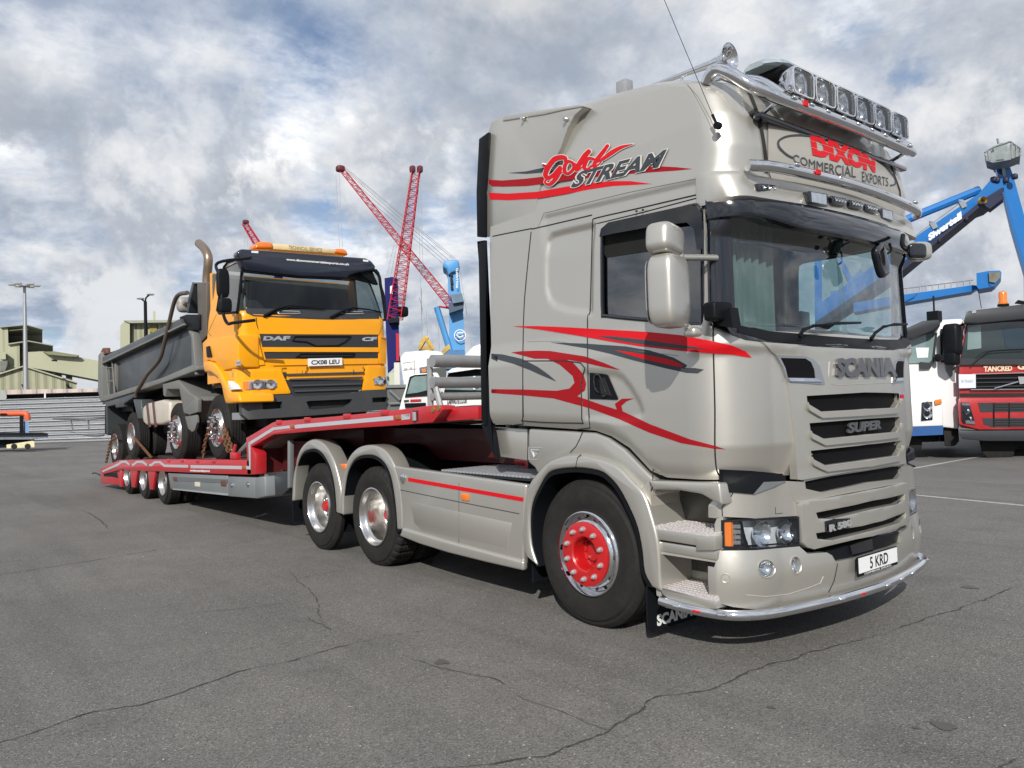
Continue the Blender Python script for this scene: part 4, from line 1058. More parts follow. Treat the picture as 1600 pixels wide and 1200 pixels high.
bm = BM(); pprism(bm, c5([(104, 428), (335, 440), (338, 640), (130, 610)]), .10, .14); bev(bm, .01); part('lower_deflector', bm, champ, TR)
# inner liner of the arch
bm = BM(); pprism(bm, [(825, 700), (1000, 720), (1020, 900), (825, 880)], .55, .58); part('arch_liner', bm, blk, TR)
# step well
bm = BM(); pprism(bm, [(1012, 748), (1124, 752), (1130, 950), (1035, 935), (1012, 800)], .30, .33)
pprism(bm, [(1003, 762), (1014, 752), (1030, 900), (1034, 935), (1026, 930), (1022, 860)], .02, .31)
part('step_well', bm, champ_flat, TR)
bm = BM(); pprism(bm, [(1012, 750), (1024, 751), (1124, 755), (1128, 790), (1112, 782), (1095, 772), (1060, 766), (1020, 765)], .004, .3); bev(bm, .015, 3, 40); part('step_brow', bm, champ, TR)
s1 = [(1020, 824), (1118, 836)]
bm = BM(); pprism(bm, [(1018, 825), (1119, 838), (1119, 858), (1020, 842)], .0, .29); pprism(bm, [(1022, 845), (1119, 860), (1119, 876), (1024, 860)], .012, .29)
pprism(bm, c7([(288, 395), (392, 392), (392, 468), (290, 468)]), -.012, .1); bev(bm, .008, 2, 40); part('step_riser', bm, champ, TR)
bm = BM(); pprism(bm, c7([(75, 462), (392, 518), (392, 530), (75, 480)]), .02, .3); part('step_underside', bm, champ_flat, TR)
def tread(name, a, b, y0, y1):
    p, q = PY(*a, y0), PY(*b, y0); zt = (p.z+q.z)/2; bm = BM(); x0, x1 = p.x, q.x
    xyprism(bm, [(x0, y0), (x1, y0), (x1, y1), (x0, y1)], zt-.02, zt)
    n = 16
    for i in range(n):
        for j in range(7):
            x = x0+(x1-x0)*(i+.5+(j % 2)*.3)/n; y = y0+(y1-y0)*(j+.5)/7; box(bm, x-.009, x+.009, y-.006, y+.006, zt, zt+.006)
    part(name, bm, tread_m, TR)
tread('step_tread', (1019, 822), (1118, 833), .0, .29); tread('step_tread', (1030, 913), (1119, 938), .0, .29)
bm = BM(); pprism(bm, [(1030, 915), (1119, 940), (1120, 952), (1060, 948), (1034, 928)], .0, .29); bev(bm, .006); part('lower_step', bm, champ, TR)
bm = BM(); p = PY(1113, 892, .03); box(bm, p.x-.03, p.x+.03, .02, .06, p.z-.07, p.z+.06); bev(bm, .008); part('step_latch', bm, blk, TR)
# mud flaps
bm = BM(); q = [PX(u, v, -.93) for u, v in ((1012, 920), (1030, 950), (1085, 960), (1087, 975), (1062, 985), (1018, 990), (1013, 980))]
solid(bm, [Vector((-.93, .02, .33)), Vector((-.93, .02, .09)), Vector((-.93, .05, .075)), Vector((-.93, .50, .075)), Vector((-.93, .50, .42)), Vector((-.93, .05, .45))], [Vector((-.945, .02, .33)), Vector((-.945, .02, .09)), Vector((-.945, .05, .075)), Vector((-.945, .50, .075)), Vector((-.945, .50, .42)), Vector((-.945, .05, .45))])
fl = part('mud_flap', bm, blk, TR); bm = BM(); wtext(bm, 'SCANIA', (-.93, .10, .10), (0, 1, 0), (0, 0, 1), .36, .075, .002, (1, 0, 0), .05); part('flap_lettering', bm, plate_w, fl)
copy_part(fl, TR, Vector(WPOS[fl.name])+Vector((0, 1.96, 0)))
# skirt
sk = [(612, 727), (700, 739), (822, 757), (821, 780), (819, 800), (817, 891), (760, 878), (700, 862), (655, 848), (622, 836), (628, 830), (627, 790), (622, 760)]
bm = BM(); pprism(bm, sk, .0, .06); bev(bm, .02, 4, 40); part('side_skirt', bm, champ, TR, 40)
bm = BM(); pprism(bm, [(628, 825), (700, 846), (760, 862), (817, 877), (817, 892), (760, 879), (700, 864), (655, 850), (624, 838)], -.022, .03); bev(bm, .018, 4, 40); part('skirt_lip', bm, champ, TR, 50)
bm = BM(); strip(cc5([(742, 582), (1100, 655), (1485, 731)]), .003, onY(-.001), 0, out=bm); strip(cc5([(1108, 540), (1108, 955)]), .0015, onY(-.001), 0, out=bm); part('door_seam', bm, seam, TR)
bm = BM(); pprism(bm, cc5([(790, 505), (1510, 630), (1508, 655), (790, 528)]), -.004, .002); part('stripe', bm, redd, TR)
bm = BM(); pprism(bm, cc5([(800, 655), (1440, 790), (1410, 940), (880, 838), (830, 790)]), -.002, .002); bev(bm, .01); part('skirt_pocket', bm, champ, TR)
bm = BM(); pprism(bm, cc5([(1120, 600), (1165, 608), (1165, 652), (1120, 645)]), -.012, .0); bev(bm, .004); part('side_marker', bm, amber, TR)
bm = BM(); pprism(bm, cc5([(735, 490), (765, 483), (772, 505), (765, 530), (752, 548), (738, 520)]), -.01, .0); bev(bm, .004); part('shield_badge', bm, chrome, TR)
# rear arches
a2i = cc5([(382, 742), (384, 620), (400, 500), (425, 430), (460, 385), (510, 366), (580, 370), (640, 415), (680, 500), (705, 640), (716, 760), (720, 832)])
a2o = cc5([(755, 832), (748, 640), (735, 540), (700, 425), (655, 345), (600, 308), (540, 300), (480, 315), (435, 355), (405, 410), (383, 500), (370, 600), (365, 722)])
a3i = cc5([(76, 650), (80, 540), (92, 430), (125, 355), (170, 330), (215, 330), (260, 365), (300, 440), (325, 540), (336, 640), (340, 725)])
a3o = cc5([(372, 735), (372, 640), (365, 560), (345, 470), (318, 385), (270, 300), (215, 266), (165, 275), (120, 320), (90, 400), (70, 520), (62, 652)])
for inn, out in ((a2i, a2o), (a3i, a3o)):
    band(inn, out, -.004, .17, .018, 'wheel_arch', champ)
    n_i = smooth2(inn, 3); n_o = smooth2(out, 3)
    bm = BM(); pprism(bm, n_i+[(u*1., v+1) for u, v in n_o], .17, .66); part('arch_cover', bm, blk, TR, 40)
bm = BM(); pprism(bm, cc5([(365, 420), (398, 418), (400, 450), (372, 450)]), -.01, .02); bev(bm, .004); part('side_marker', bm, amber, TR)
bm = BM(); pprism(bm, cc5([(712, 830), (750, 828), (752, 838), (716, 846)]), -.005, .08); part('arch_bracket', bm, blk, TR)
for q, y in (([(452, 748), (462, 700), (463, 800), (455, 806)], .05), ([(365, 724+0), (366, 0)], 0)):
    pass
for x, z0, z1 in ((PY(534, 808, .1).x, .22, .52), (PY(462, 780, .1).x, .22, .52), (PY(838, 880, .1).x, .20, .45)):
    bm = BM(); box(bm, x-.01, x+.01, .06, .56, z0, z1); part('mud_flap', bm, blk, TR)
bm = BM(); pprism(bm, cc5([(80, 640), (95, 420), (165, 300), (240, 300), (330, 380), (400, 420), (440, 350), (540, 310), (660, 350), (740, 600), (750, 800), (380, 760)]), .66, .70); part('wheel_well', bm, blk, TR)
# ---- wheels
def tyre(bm, Rr, Rm, wd, block=False, seg=72):
    s = Rr
    prof = [(Rm-.02, .05), (Rm-.004, .02), (Rm+.012, .012), (Rm+.06, .0), (Rm+.10, -.004), (Rm+(s-Rm)*.72, .004), (s-.05, .014), (s-.046, .018), (s-.03, .02), (s-.012, .034), (s, .052)]
    k = 5
    for i in range(k):
        a = .052+(wd-.104)*(i/k); b = .052+(wd-.104)*((i+1)/k)
        prof += [(s, a+.008), (s, b-.006)]
        if i < k-1: prof += [(s-.012, b-.003), (s-.012, b+.003)]
    prof += [(s, wd-.052), (s-.012, wd-.034), (s-.05, wd-.014), (Rm+.1, wd), (Rm, wd-.015), (Rm-.02, wd-.05)]
    rings = lathe(bm, prof, (0, 0, 0), (0, 1, 0), seg*2 if block else seg)
    if block:
        for r in rings:
            for i, v in enumerate(r):
                rr = math.hypot(v.co.x, v.co.z)
                if rr > s-.035 and i % 4 == 0: f = (rr-.016)/rr; v.co.x *= f; v.co.z *= f
    for j in (0.75,): pass
def nuts(bm, r, h, n, rad, ln, ph=0):
    for k in range(n):
        a = 2*math.pi*k/n+ph; lathe(bm, [(0, -ln), (rad*.6, -ln), (rad, -ln*.6), (rad*1.15, 0), (rad*1.15, .004)], (r*math.cos(a), h, r*math.sin(a)), (0, 1, 0), 10)
def nutparts(r, h, n, rad, ln, ph, m_, w_, loc):
    for k in range(n):
        a = 2*math.pi*k/n+ph; bm = BM(); lathe(bm, [(0, -ln), (rad*.6, -ln), (rad, -ln*.6), (rad*1.15, 0), (rad*1.15, .004)], (r*math.cos(a), h, r*math.sin(a)), (0, 1, 0), 10); part('wheel_nut', bm, m_, w_, 35, loc)
def wheel_front(root, x, y, Rr, hubm=redp):
    loc = Vector((x, y, Rr-.012))
    bm = BM(); lathe(bm, [(.222, -.0), (.222, -.016), (.21, -.02), (.125, -.02), (.115, -.01), (.11, .09), (.09, .10), (.06, .10), (.055, .06), (0, .055)], (0, .0, 0), (0, 1, 0), 48)
    nuts(bm, .092, .09, 10, .008, .012); w_ = part('wheel', bm, hubm, root, 35, loc)
    bm = BM(); lathe(bm, [(.300, .02), (.294, .0), (.285, -.004), (.278, .01), (.272, .05), (.262, .062), (.25, .045), (.235, .01), (.215, .0), (.2, .0)], (0, 0, 0), (0, 1, 0), 56)
    rm = part('rim', bm, chrome, w_, 50, loc)
    nutparts(.172, -.02, 10, .017, .03, .3, gtext, w_, loc)
    bm = BM()
    for k in range(10):
        a = 2*math.pi*k/10; lathe(bm, [(0, -.003), (.013, -.003), (.015, .004)], (.243*math.cos(a), .02, .243*math.sin(a)), Vector((math.cos(a)*.55, 1, math.sin(a)*.55)), 14)
    part('vent_hole', bm, seam, w_, 35, loc)
    bm = BM(); tyre(bm, Rr, .295, .32); part('tyre', bm, rub, w_, 30, loc); return w_
def wheel_dish(root, x, y, Rr, wd=.60, rr=.295, hubm=alu, block=False, ri=None, z=None, hub_r=.10):
    loc = Vector((x, y, (Rr-.012) if z is None else z)); dd = .27 if wd > .45 else .19
    bm = BM(); lathe(bm, [(0, dd-.09), (hub_r*.75, dd-.09), (hub_r*.95, dd-.075), (hub_r, dd)], (0, 0, 0), (0, 1, 0), 40); nuts(bm, hub_r*.8, dd-.08, 8, .012, .014); w_ = part('wheel', bm, hubm, root, 35, loc)
    bm = BM(); lathe(bm, [(0, dd-.12), (.05, dd-.12), (.06, dd-.09)], (0, 0, 0), (0, 1, 0), 24); part('hub_cap', bm, redp, w_, 35, loc)
    bm = BM(); lathe(bm, [(rr+.006, .02), (rr, -.002), (rr-.010, -.004), (rr-.018, .008), (rr-.022, .05), (rr-.035, .065), (rr-.05, .07), (rr-.058, dd-.03), (rr-.075, dd-.005), (hub_r+.05, dd), (hub_r+.01, dd-.015), (hub_r, dd), (0, dd)], (0, 0, 0), (0, 1, 0), 56)
    rm = part('rim', bm, alu, w_, 50, loc)
    bm = BM()
    for k in range(10):
        a = 2*math.pi*k/10; lathe(bm, [(0, -.003), (.02, -.003), (.02, .004)], ((rr-.09)*math.cos(a), dd-.004, (rr-.09)*math.sin(a)), (0, 1, 0), 12)
    part('vent_hole', bm, seam, w_, 35, loc)
    nutparts(hub_r+.025, dd-.012, 10, .014, .03, .2, gtext, w_, loc)
    bm = BM(); tyre(bm, Rr, rr, wd*.48, block)
    if wd > .45:
        b2 = BM(); tyre(b2, Rr, rr, wd*.48, block); bmesh.ops.translate(b2, verts=b2.verts, vec=(0, wd*.52, 0)); me = bpy.data.meshes.new('tmp'); b2.to_mesh(me); b2.free(); bm.from_mesh(me); bpy.data.meshes.remove(me)
    part('tyre', bm, rub, w_, 30, loc); return w_
w1x = PY(915, 866, .03).x
w1 = wheel_front(TR, w1x, .035, .513); copy_part(w1, TR, (w1x, 2.465, .501), math.pi)
w2x = PY(583, 812, .01).x; w3x = PY(497, 795, .01).x
w2 = wheel_dish(TR, w2x, .01, .495, .62, .29, block=True, z=.483); copy_part(w2, TR, (w2x, 2.49, .483), math.pi)
w3 = wheel_dish(TR, w3x, .01, .487, .30, .285, z=.475); copy_part(w3, TR, (w3x, 2.49, .475), math.pi)
# chassis, tanks, deck, fifth wheel
bm = BM(); box(bm, -6.5, -.6, .78, .86, .62, .90); box(bm, -6.5, -.6, 1.64, 1.72, .62, .90)
for x in (-6.4, -5.15, -3.4, -2.4, -1.0): box(bm, x, x+.1, .8, 1.7, .68, .84)
for x in (w1x, w2x, w3x): tube(bm, [(x, .3, .48), (x, 2.2, .48)], .08, 10)
bev(bm, .008); part('chassis', bm, redp, TR)
bm = BM(); box(bm, -3.9, -2.2, .1, .75, .36, .90); box(bm, -3.9, -2.2, 1.75, 2.4, .36, .90); bev(bm, .05, 3); part('fuel_tank', bm, blk, TR)
bm = BM(); box(bm, -3.35, -2.05, .06, 1.25, .965, .985); part('deck_plate', bm, mat('deck_dark', (.03, .033, .038), .4, .6), TR)
bm = BM()
for i in range(26):
    for j in range(20):
        x = -3.33+i*.047; y = .075+j*.057; box(bm, x, x+.031, y, y+.040, .985, .999)
part('deck_tread', bm, mat('deck_alloy', (.55, .57, .60), .35, .6, 0, .2, 12.), TR)
bm = BM(); box(bm, -5.6, -4.2, .85, 1.65, .95, 1.06); box(bm, -5.2, -4.4, .75, 1.75, 1.06, 1.16); bev(bm, .02); part('fifth_wheel', bm, blk, TR)
bm = BM(); box(bm, -2.75, -2.45, .55, 1.9, .97, 1.12); tube(bm, [(-2.9, .6, 1.06), (-2.45, .6, 1.06)], .05, 10); bev(bm, .01); part('crossmember', bm, redp, TR)
bm = BM()
for k in range(4):
    y = 1.0+k*.12; tube(bm, smoothpath([(-2.5, y, 1.7), (-2.7, y+.02, 1.5), (-2.95, y+.05, 1.15), (-3.3, y, 1.1), (-3.7, y+.1, 1.25)], 5), .016, 7)
part('air_line', bm, blk, TR)
bm = BM(); box(bm, -2.2, -.5, .3, 2.2, .45, 1.35); part('engine_block', bm, mat('void_black', (.002, .002, .002), .9), TR)
# ------------------------------------------------------------------ red step-frame low loader
TL = thing('low_loader_trailer', (-10, 1.25, 0), 'red step-frame low loader trailer with reflective tape along its side, carrying the yellow tipper', 'trailer')
c3 = lambda p: crop(140, 560, 5, p); c4b = lambda p: crop(340, 560, 5, p)
TY = -.08; TYF = 2.55
redt = mat('trailer_red', (.40, .012, .018), .38, 0, .4, .1, 2., dirt=.12, dcol=(.2, .03, .03))
redk = mat('trailer_red_dark', (.07, .004, .005), .5, 0, .2, .2, 2.)
tape = mat('reflective_tape', (.46, .49, .53), .35, .2, 0, .06, 30.)
galv = mat('zinc_panel', (.27, .29, .30), .42, .55, 0, .1, 2., dirt=.15, dcol=(.2, .2, .2))
def tp(name, polys, y, d, m_, b=.006, parent=None, mirror=False):
    bm = BM()
    for p in polys: pprism(bm, p, y, y+d)
    if b: bev(bm, b, 2, 35)
    o = part(name, bm, m_, parent or TL)
    return o
# side beam, lower deck, riser, gooseneck
lower = c3([(80, 865), (230, 790), (300, 790), (560, 786), (900, 790), (1228, 790), (1225, 620), (1245, 610)])
beam_low = c3([(82, 862), (105, 850), (230, 794), (560, 788), (1232, 794), (1258, 795), (1262, 908), (1000, 902), (580, 884), (420, 880), (250, 868), (160, 890), (100, 905)])
riser = c3([(1222, 620), (1250, 612), (1262, 650), (1256, 905), (1298, 910), (1232, 902), (1228, 800)])
neck = c4b([(222, 620), (240, 612), (430, 500), (470, 490), (900, 455), (1300, 415), (1500, 390), (1500, 515), (1300, 530), (900, 555), (440, 595), (260, 690), (300, 745), (300, 905), (260, 908), (232, 905)])
tp('side_beam', [beam_low], TY, .14, redt)
tp('gooseneck', [neck], TY, .14, redt)
tp('gooseneck', [[(640, 638), (660, 635), (680, 633), (690, 634), (692, 640), (684, 650), (676, 660), (640, 663)]], TY, .14, redt)
hd = [(690, 634), (700, 637), (747, 634), (747, 655), (700, 658), (692, 650)]
tp('headboard_beam', [hd], TY+.1, .10, redt)
far = Vector((0, TYF-TY, 0))
bm = BM(); 
for p in (beam_low, neck): 
    q = [PY(u, v, TY)+far for u, v in p]; solid(bm, q, [r-Vector((0, .12, 0)) for r in q])
part('far_side_beam', bm, redt, TL)
def zz(u, v): return PY(u, v, TY)
dA, dB = zz(190, 719), zz(386, 718.5); dR = zz(158, 737)
deckm = mat('worn_deck', (.16, .13, .11), .75, 0, 0, .4, 3., dirt=.6, dcol=(.25, .04, .03))
bm = BM()
xzprism(bm, [(dA.x, dA.z-.01), (dB.x, dB.z-.01), (dB.x, dB.z-.10), (dA.x, dA.z-.10)], TY+.14, TYF-.14)
xzprism(bm, [(dR.x, dR.z-.01), (dA.x, dA.z-.01), (dA.x, dA.z-.10), (dR.x, dR.z-.08)], TY+.14, TYF-.14)
part('lower_deck', bm, deckm, TL)
n0, n1, n2 = zz(388, 685), zz(428, 660), zz(690, 637)
bm = BM()
xzprism(bm, [(n1.x, n1.z-.02), (n2.x, n2.z-.02), (n2.x, n2.z-.12), (n1.x, n1.z-.12)], TY+.14, TYF-.14)
xzprism(bm, [(n0.x, n0.z-.02), (n1.x, n1.z-.02), (n1.x, n1.z-.12), (n0.x+.1, n0.z-.15)], TY+.14, TYF-.14)
part('upper_deck', bm, deckm, TL)
bm = BM(); box(bm, n0.x-.02, n0.x+.12, TY+.14, TYF-.14, .72, n0.z-.05); box(bm, n0.x, n1.x+1.2, .5, .7, .78, n1.z-.1); box(bm, n0.x, n1.x+1.2, 1.8, 2.0, .78, n1.z-.1); box(bm, n1.x, n2.x, .7, .85, n1.z-.42, n1.z-.1); box(bm, n1.x, n2.x+.6, 1.6, 1.75, n1.z-.42, n1.z-.1)
part('neck_frame', bm, redk, TL)
bm = BM(); box(bm, n0.x+.2, n0.x+1.25, .3, .32, .72, 1.18); part('inner_panel', bm, redk, TL)
# ramp strut seen over the step
bm = BM(); a, b = PY(372, 711, .1), PY(388, 695, .1); tube(bm, [a, b+Vector((.1, 0, .05))], .04, 8); part('ramp_strut', bm, galv, TL)
# reflective tape
def tapes(polys): 
    for p in polys:
        bm = BM(); pprism(bm, p, TY-.003, TY); part('reflective_strip', bm, tape, TL)
tapes([c3([(98, 878), (222, 818), (245, 800), (285, 798), (310, 822), (310, 838), (278, 815), (250, 818), (225, 838), (98, 890)]),
       c3([(326, 822), (340, 822), (365, 800), (415, 799), (448, 826), (448, 842), (410, 817), (370, 817), (345, 838), (326, 838)]),
       c3([(462, 825), (480, 824), (505, 803), (550, 801), (585, 830), (768, 832), (768, 854), (580, 848), (545, 818), (510, 820), (488, 842), (462, 842)]),
       c3([(788, 833), (1188, 840), (1188, 866), (788, 858)]), c3([(1220, 840), (1246, 841), (1240, 655), (1254, 650), (1256, 868), (1220, 866)]),
       c4b([(238, 658), (430, 540), (560, 524), (562, 545), (440, 560), (246, 680)]), c4b([(600, 520), (1370, 448), (1372, 482), (604, 548)]), c4b([(1435, 441), (1500, 434), (1500, 464), (1435, 472)])])
tapes([cc5([(746, 112), (798, 106), (800, 140), (748, 145)])])
for p in (cc5([(820, 88), (850, 86), (850, 152), (820, 155)]),):
    bm = BM(); pprism(bm, p, TY-.004, TY+.0); po = part('latch_pocket', bm, redk, TL); bm = BM(); a, b = PY(440+830/4, 620+95/4, TY-.015), PY(440+832/4, 620+148/4, TY-.015); tube(bm, [a, b], .02, 8); part('latch_pin', bm, steel, po)
for p in (c3([(772, 838), (784, 838), (784, 850), (772, 850)]), c3([(312, 818), (324, 818), (324, 836), (312, 836)]), c3([(448, 818), (460, 818), (460, 838), (448, 838)]), c3([(1190, 838), (1218, 840), (1218, 866), (1192, 864)]), c4b([(570, 515), (594, 512), (594, 546), (572, 548)]), c4b([(1382, 446), (1428, 442), (1430, 476), (1385, 480)])):
    bm = BM(); pprism(bm, p, TY-.012, TY); bev(bm, .003); part('marker_lamp', bm, mat('dark_amber', (.30, .09, .02), .3, 0, .4, .3, 50.), TL)
for u, v in [(620, 802), (725, 802), (845, 806), (972, 808)]+[(1000+480-1000+0, 505)]*0:
    p = PY(140+u/5, 560+v/5, TY); bm = BM(); box(bm, p.x-.07, p.x+.07, TY-.012, TY+.02, p.z-.02, p.z+.035); bev(bm, .01); part('lashing_ring', bm, redt, TL)
for u, v in [(478, 505), (700, 484), (1010, 458), (1305, 430)]:
    p = PY(340+u/5, 560+v/5, TY); bm = BM(); box(bm, p.x-.07, p.x+.07, TY-.012, TY+.02, p.z-.02, p.z+.035); bev(bm, .01); part('lashing_ring', bm, redt, TL)
bm = BM(); H_ = homog(c3([(785, 888), (942, 892), (942, 870), (785, 866)])); t = text_mesh('www.dixoncommercialexports.co.uk', .05)
for v in t.verts: v.co.x, v.co.y = H_(v.co.x, v.co.y)
part('website_lettering', decal(None, onY(TY), .003, 0, 0, src=t), plate_w, TL)
# wheels, guards and rear frame
WB = [((568, 1010), (870, 1186)), ((418, 990), (848, 1140)), (( 290, 962), (832, 1103))]
for k, ((cx, cy), (ty, by)) in enumerate(WB):
    u, v = c3([(cx, cy)])[0]; top = PY(u, 560+ty/5, TY+.06); bot = PZ(140+(cx+10)/5, 560+by/5)
    p = PY(u, v, TY+.06); Rr = .40
    if k == 0: tw = wheel_dish(TL, p.x, TY+.06, Rr, .52, .235, redk, hub_r=.07, z=.392); W0 = tw
    else: tw = copy_part(W0, TL, (p.x, TY+.06, .392), 0)
    copy_part(W0, TL, (p.x, TYF-.06, .392), math.pi)
    
tp('wheel_guard', [c3([(232, 870), (252, 870), (252, 1002), (230, 1000)]), c3([(312, 872), (372, 875), (352, 1010), (328, 1005)]), c3([(452, 878), (512, 880), (492, 1028), (468, 1022)])], TY+.02, .05, redt)
tp('rear_frame', [c3([(82, 880), (100, 882), (232, 872), (232, 985), (140, 985), (88, 985)])], TY+.05, .03, redt)
tp('rear_void', [c3([(108, 905), (215, 890), (222, 935), (175, 925), (112, 922)])], TY+.047, .004, blk, 0)
bm = BM(); tube(bm, smoothpath([PY(u, v, TY+.3) for u, v in c3([(85, 915), (60, 900), (35, 895), (22, 900)])], 4), .015, 8); part('rear_hose', bm, blk, TL)
# zinc side lockers
L_ = tp('side_locker', [c3([(612, 896), (1075, 916), (1078, 1060), (650, 1025), (632, 1020)])], TY+.03, .04, galv, .012)
bm = BM(); pprism(bm, c3([(648, 925), (1072, 945), (1072, 975), (648, 955)]), TY+.022, TY+.03); part('locker_groove', bm, mat('zinc_dark', (.17, .18, .19), .5, .5), L_)
bm = BM(); pprism(bm, c3([(648, 1018), (1078, 1058), (1078, 1072), (700, 1030), (650, 1026)]), TY+.02, TY+.06); part('locker_rail', bm, mat('zinc_light', (.45, .47, .48), .4, .5), L_)
bm = BM(); pprism(bm, c3([(820, 952), (860, 955), (860, 1002), (822, 998)]), TY+.024, TY+.03); part('warning_plate', bm, mat('sticker_cream', (.55, .5, .42), .5, var=.4, vs=60.), L_)
for q in ([(652, 925), (682, 928), (684, 960), (654, 958)], [(1022, 952), (1062, 954), (1062, 1000), (1024, 998)]):
    bm = BM(); pprism(bm, c3(q), TY+.018, TY+.032); bev(bm, .006); part('locker_catch', bm, mat('rust_brown', (.12, .05, .03), .6, .2, 0, .6, 30.), L_)
B_ = tp('toolbox', [c3([(1080, 922), (1290, 930), (1290, 1095), (1082, 1078)])], TY+.02, .55, galv, .02)
tp('toolbox', [c3([(1290, 930), (1365, 920), (1372, 1080), (1290, 1098)])], TY+.02, .55, galv, .02)
for u, v in ((1112, 990), (1240, 985)):
    p = PY(140+u/5, 560+v/5, TY+.02); bm = BM(); lathe(bm, [(0, -.02), (.03, -.02), (.035, 0)], p, (0, 1, 0), 16); part('toolbox_lock', bm, chrome, B_)
tp('lower_guard', [c4b([(365, 895), (540, 880), (570, 1010), (500, 1070), (375, 1078)])], TY+.15, .03, mat('guard_grey', (.035, .04, .045), .5, .3))
tp('landing_leg', [c4b([(360, 890), (420, 975), (400, 1015), (362, 960)]), c4b([(545, 640), (560, 640), (560, 1010), (545, 1015)])], TY+.12, .06, galv)
bm = BM(); box(bm, -13.6, -7.3, .3, .42, .55, .80); box(bm, -13.6, -7.3, 2.05, 2.17, .55, .80); box(bm, -16.0, -11, .45, 2.0, .5, .74); box(bm, -7.6, -6.0, .3, 2.2, .5, .75); bev(bm, .01); part('under_frame', bm, mat('under_black', (.02, .015, .015), .7), TL)
# galvanised gantry rails at the front of the neck
bm = BM()
g = [PY(u, v, .02) for u, v in ((675, 564), (675, 598), (675, 620))]
X0 = g[0].x
for p, rad in zip(g, (.058, .05, .035)): tube(bm, [p, Vector((p.x-.02, 2.45, p.z))], rad, 16, caps=True)
part('gantry_rail', bm, steel, TL)
bm = BM()
for y in (.05, 2.42):
    for u0, v0, u1, v1 in ((671, 560, 673, 640), (677, 590, 690, 642)):
        a, b = PY(u0, v0, .05), PY(u1, v1, .05); tube(bm, [Vector((a.x, y, a.z)), Vector((b.x, y, b.z))], .028, 8)
part('gantry_post', bm, steel, TL)
bm = BM()
for u, v in ((677, 640), (686, 638)):
    p = PY(u, v, TY); lathe(bm, [(0, -.012), (.022, -.012), (.025, 0)], p, (0, 1, 0), 14)
part('pivot_bolt', bm, mat('brass_bolt', (.4, .3, .1), .4, .8), TL)
# ------------------------------------------------------------------ yellow eight-wheel tipper on the low loader
TP = thing('tipper_lorry', (-12.5, 1.25, .85), 'yellow and grey four-axle tipper chained down on the red low loader', 'tipper lorry')
yel = mat('yellow_paint', (.78, .325, .002), .35, 0, .25, .05, 1.5, dirt=.12, dcol=(.35, .17, .03), spec=.35)
tgry = mat('tipper_grey', (.042, .049, .053), .38, .1, .1, .2, 1.2, dirt=.35, dcol=(.12, .11, .10))
tgl = mat('tipper_grey_light', (.15, .155, .15), .6, .1, 0, .25, 2., dirt=.5, dcol=(.22, .18, .14))
navy = mat('navy_visor', (.006, .010, .022), .15, 0, .8, .1, 3.)
dgry = mat('dark_grille', (.022, .025, .030), .5)
TX = -8.25; d1 = lambda p: crop(140, 360, 16/3, p); d2 = lambda p: crop(340, 360, 16/3, p); d3 = c3; d4 = c4b
YS = .06; W_ = 2.36
def tpp(name, pts, y, d, m_, b=.01, parent=None, ang=35, seg=3):
    bm = BM(); pprism(bm, pts, y, y+d)
    if b: bev(bm, b, seg, 40)
    return part(name, bm, m_, parent or TP, ang)
def fp(name, pts, x, d, m_, b=.008, parent=None):
    """outline on the cab front plane, d deep"""
    bm = BM(); r0 = [PX(u, v, x) for u, v in pts]; solid(bm, r0, [p-Vector((d, 0, 0)) for p in r0])
    if b: bev(bm, b, 2, 40)
    return part(name, bm, m_, parent or TP)
# cab side profile, lofted across with rounded front corners
def prof(u, v, y=YS): p = PY(u, v, y); return (p.x, p.z)
# front centre x at heights: bottom to top
def fz(v): return PX(490, v, TX).z
zsill, ztop, zb = fz(498), PY(372, 402, YS).z, fz(600)
ZW0, ZW1 = fz(493), fz(408)
def tx(z): return interp(z, [(1.3, TX), (ZW0, TX), (ZW0+.05, TX-.04), (ZW1, TX-.24), (ztop, TX-.30)])
def tcab(z0, z1, x_rear, dz=.05, keep=lambda c: True):
    rows = []; n = int((z1-z0)/dz)+1
    for k in range(n+1):
        z = z0+(z1-z0)*k/n; X = tx(z); row = []; rc = .16; xr = x_rear(z)
        ins = .0 if z < ZW0 else .10*(z-ZW0)/(ztop-ZW0)
        for i in range(20): row.append(Vector((xr+(X-.06-rc-xr)*i/20, YS+ins, z)))
        for i in range(9):
            a = i/8*math.pi/2; row.append(Vector((X-.06-rc+rc*math.sin(a), YS+ins+rc*(1-math.cos(a)), z)))
        for i in range(1, 13):
            t = i/12; row.append(Vector((X-.06+.06*(1-(1-t)**2), YS+ins+rc+(W_/2-ins-rc)*t, z)))
        rows.append(row)
    CY = YS+W_/2
    bm = BM(); V = [[bm.verts.new(p) for p in r] for r in rows]
    for A, B in zip(V, V[1:]):
        for i in range(len(A)-1):
            c = (A[i].co+B[i+1].co)/2
            if keep(c): bm.faces.new((A[i], A[i+1], B[i+1], B[i]))
    for v in [v for v in bm.verts if not v.link_faces]: bm.verts.remove(v)
    g = bmesh.ops.duplicate(bm, geom=bm.verts[:]+bm.edges[:]+bm.faces[:])['geom']
    for v in g:
        if isinstance(v, bmesh.types.BMVert): v.co.y = 2*CY-v.co.y
    bmesh.ops.remove_doubles(bm, verts=bm.verts, dist=1e-4)
    return bm, rows
CY = YS+W_/2
WINT = [prof(u, v) for u, v in d1([(1060, 300), (1085, 262), (1205, 215), (1218, 240), (1228, 560), (1228, 682), (1075, 692), (1052, 670)])]
xrear = lambda z: interp(z, [(1.8, -9.72), (2.7, -9.70), (2.95, -9.62), (3.5, -9.55), (ztop, -9.40)])
kt = lambda c: not ((c.y < .3 or c.y > 2.2) and sdist(WINT, c.x, c.z) < 0) and not (c.x > TX-.32 and ZW0 < c.z < ZW1+.03 and .2 < c.y < 2.3)
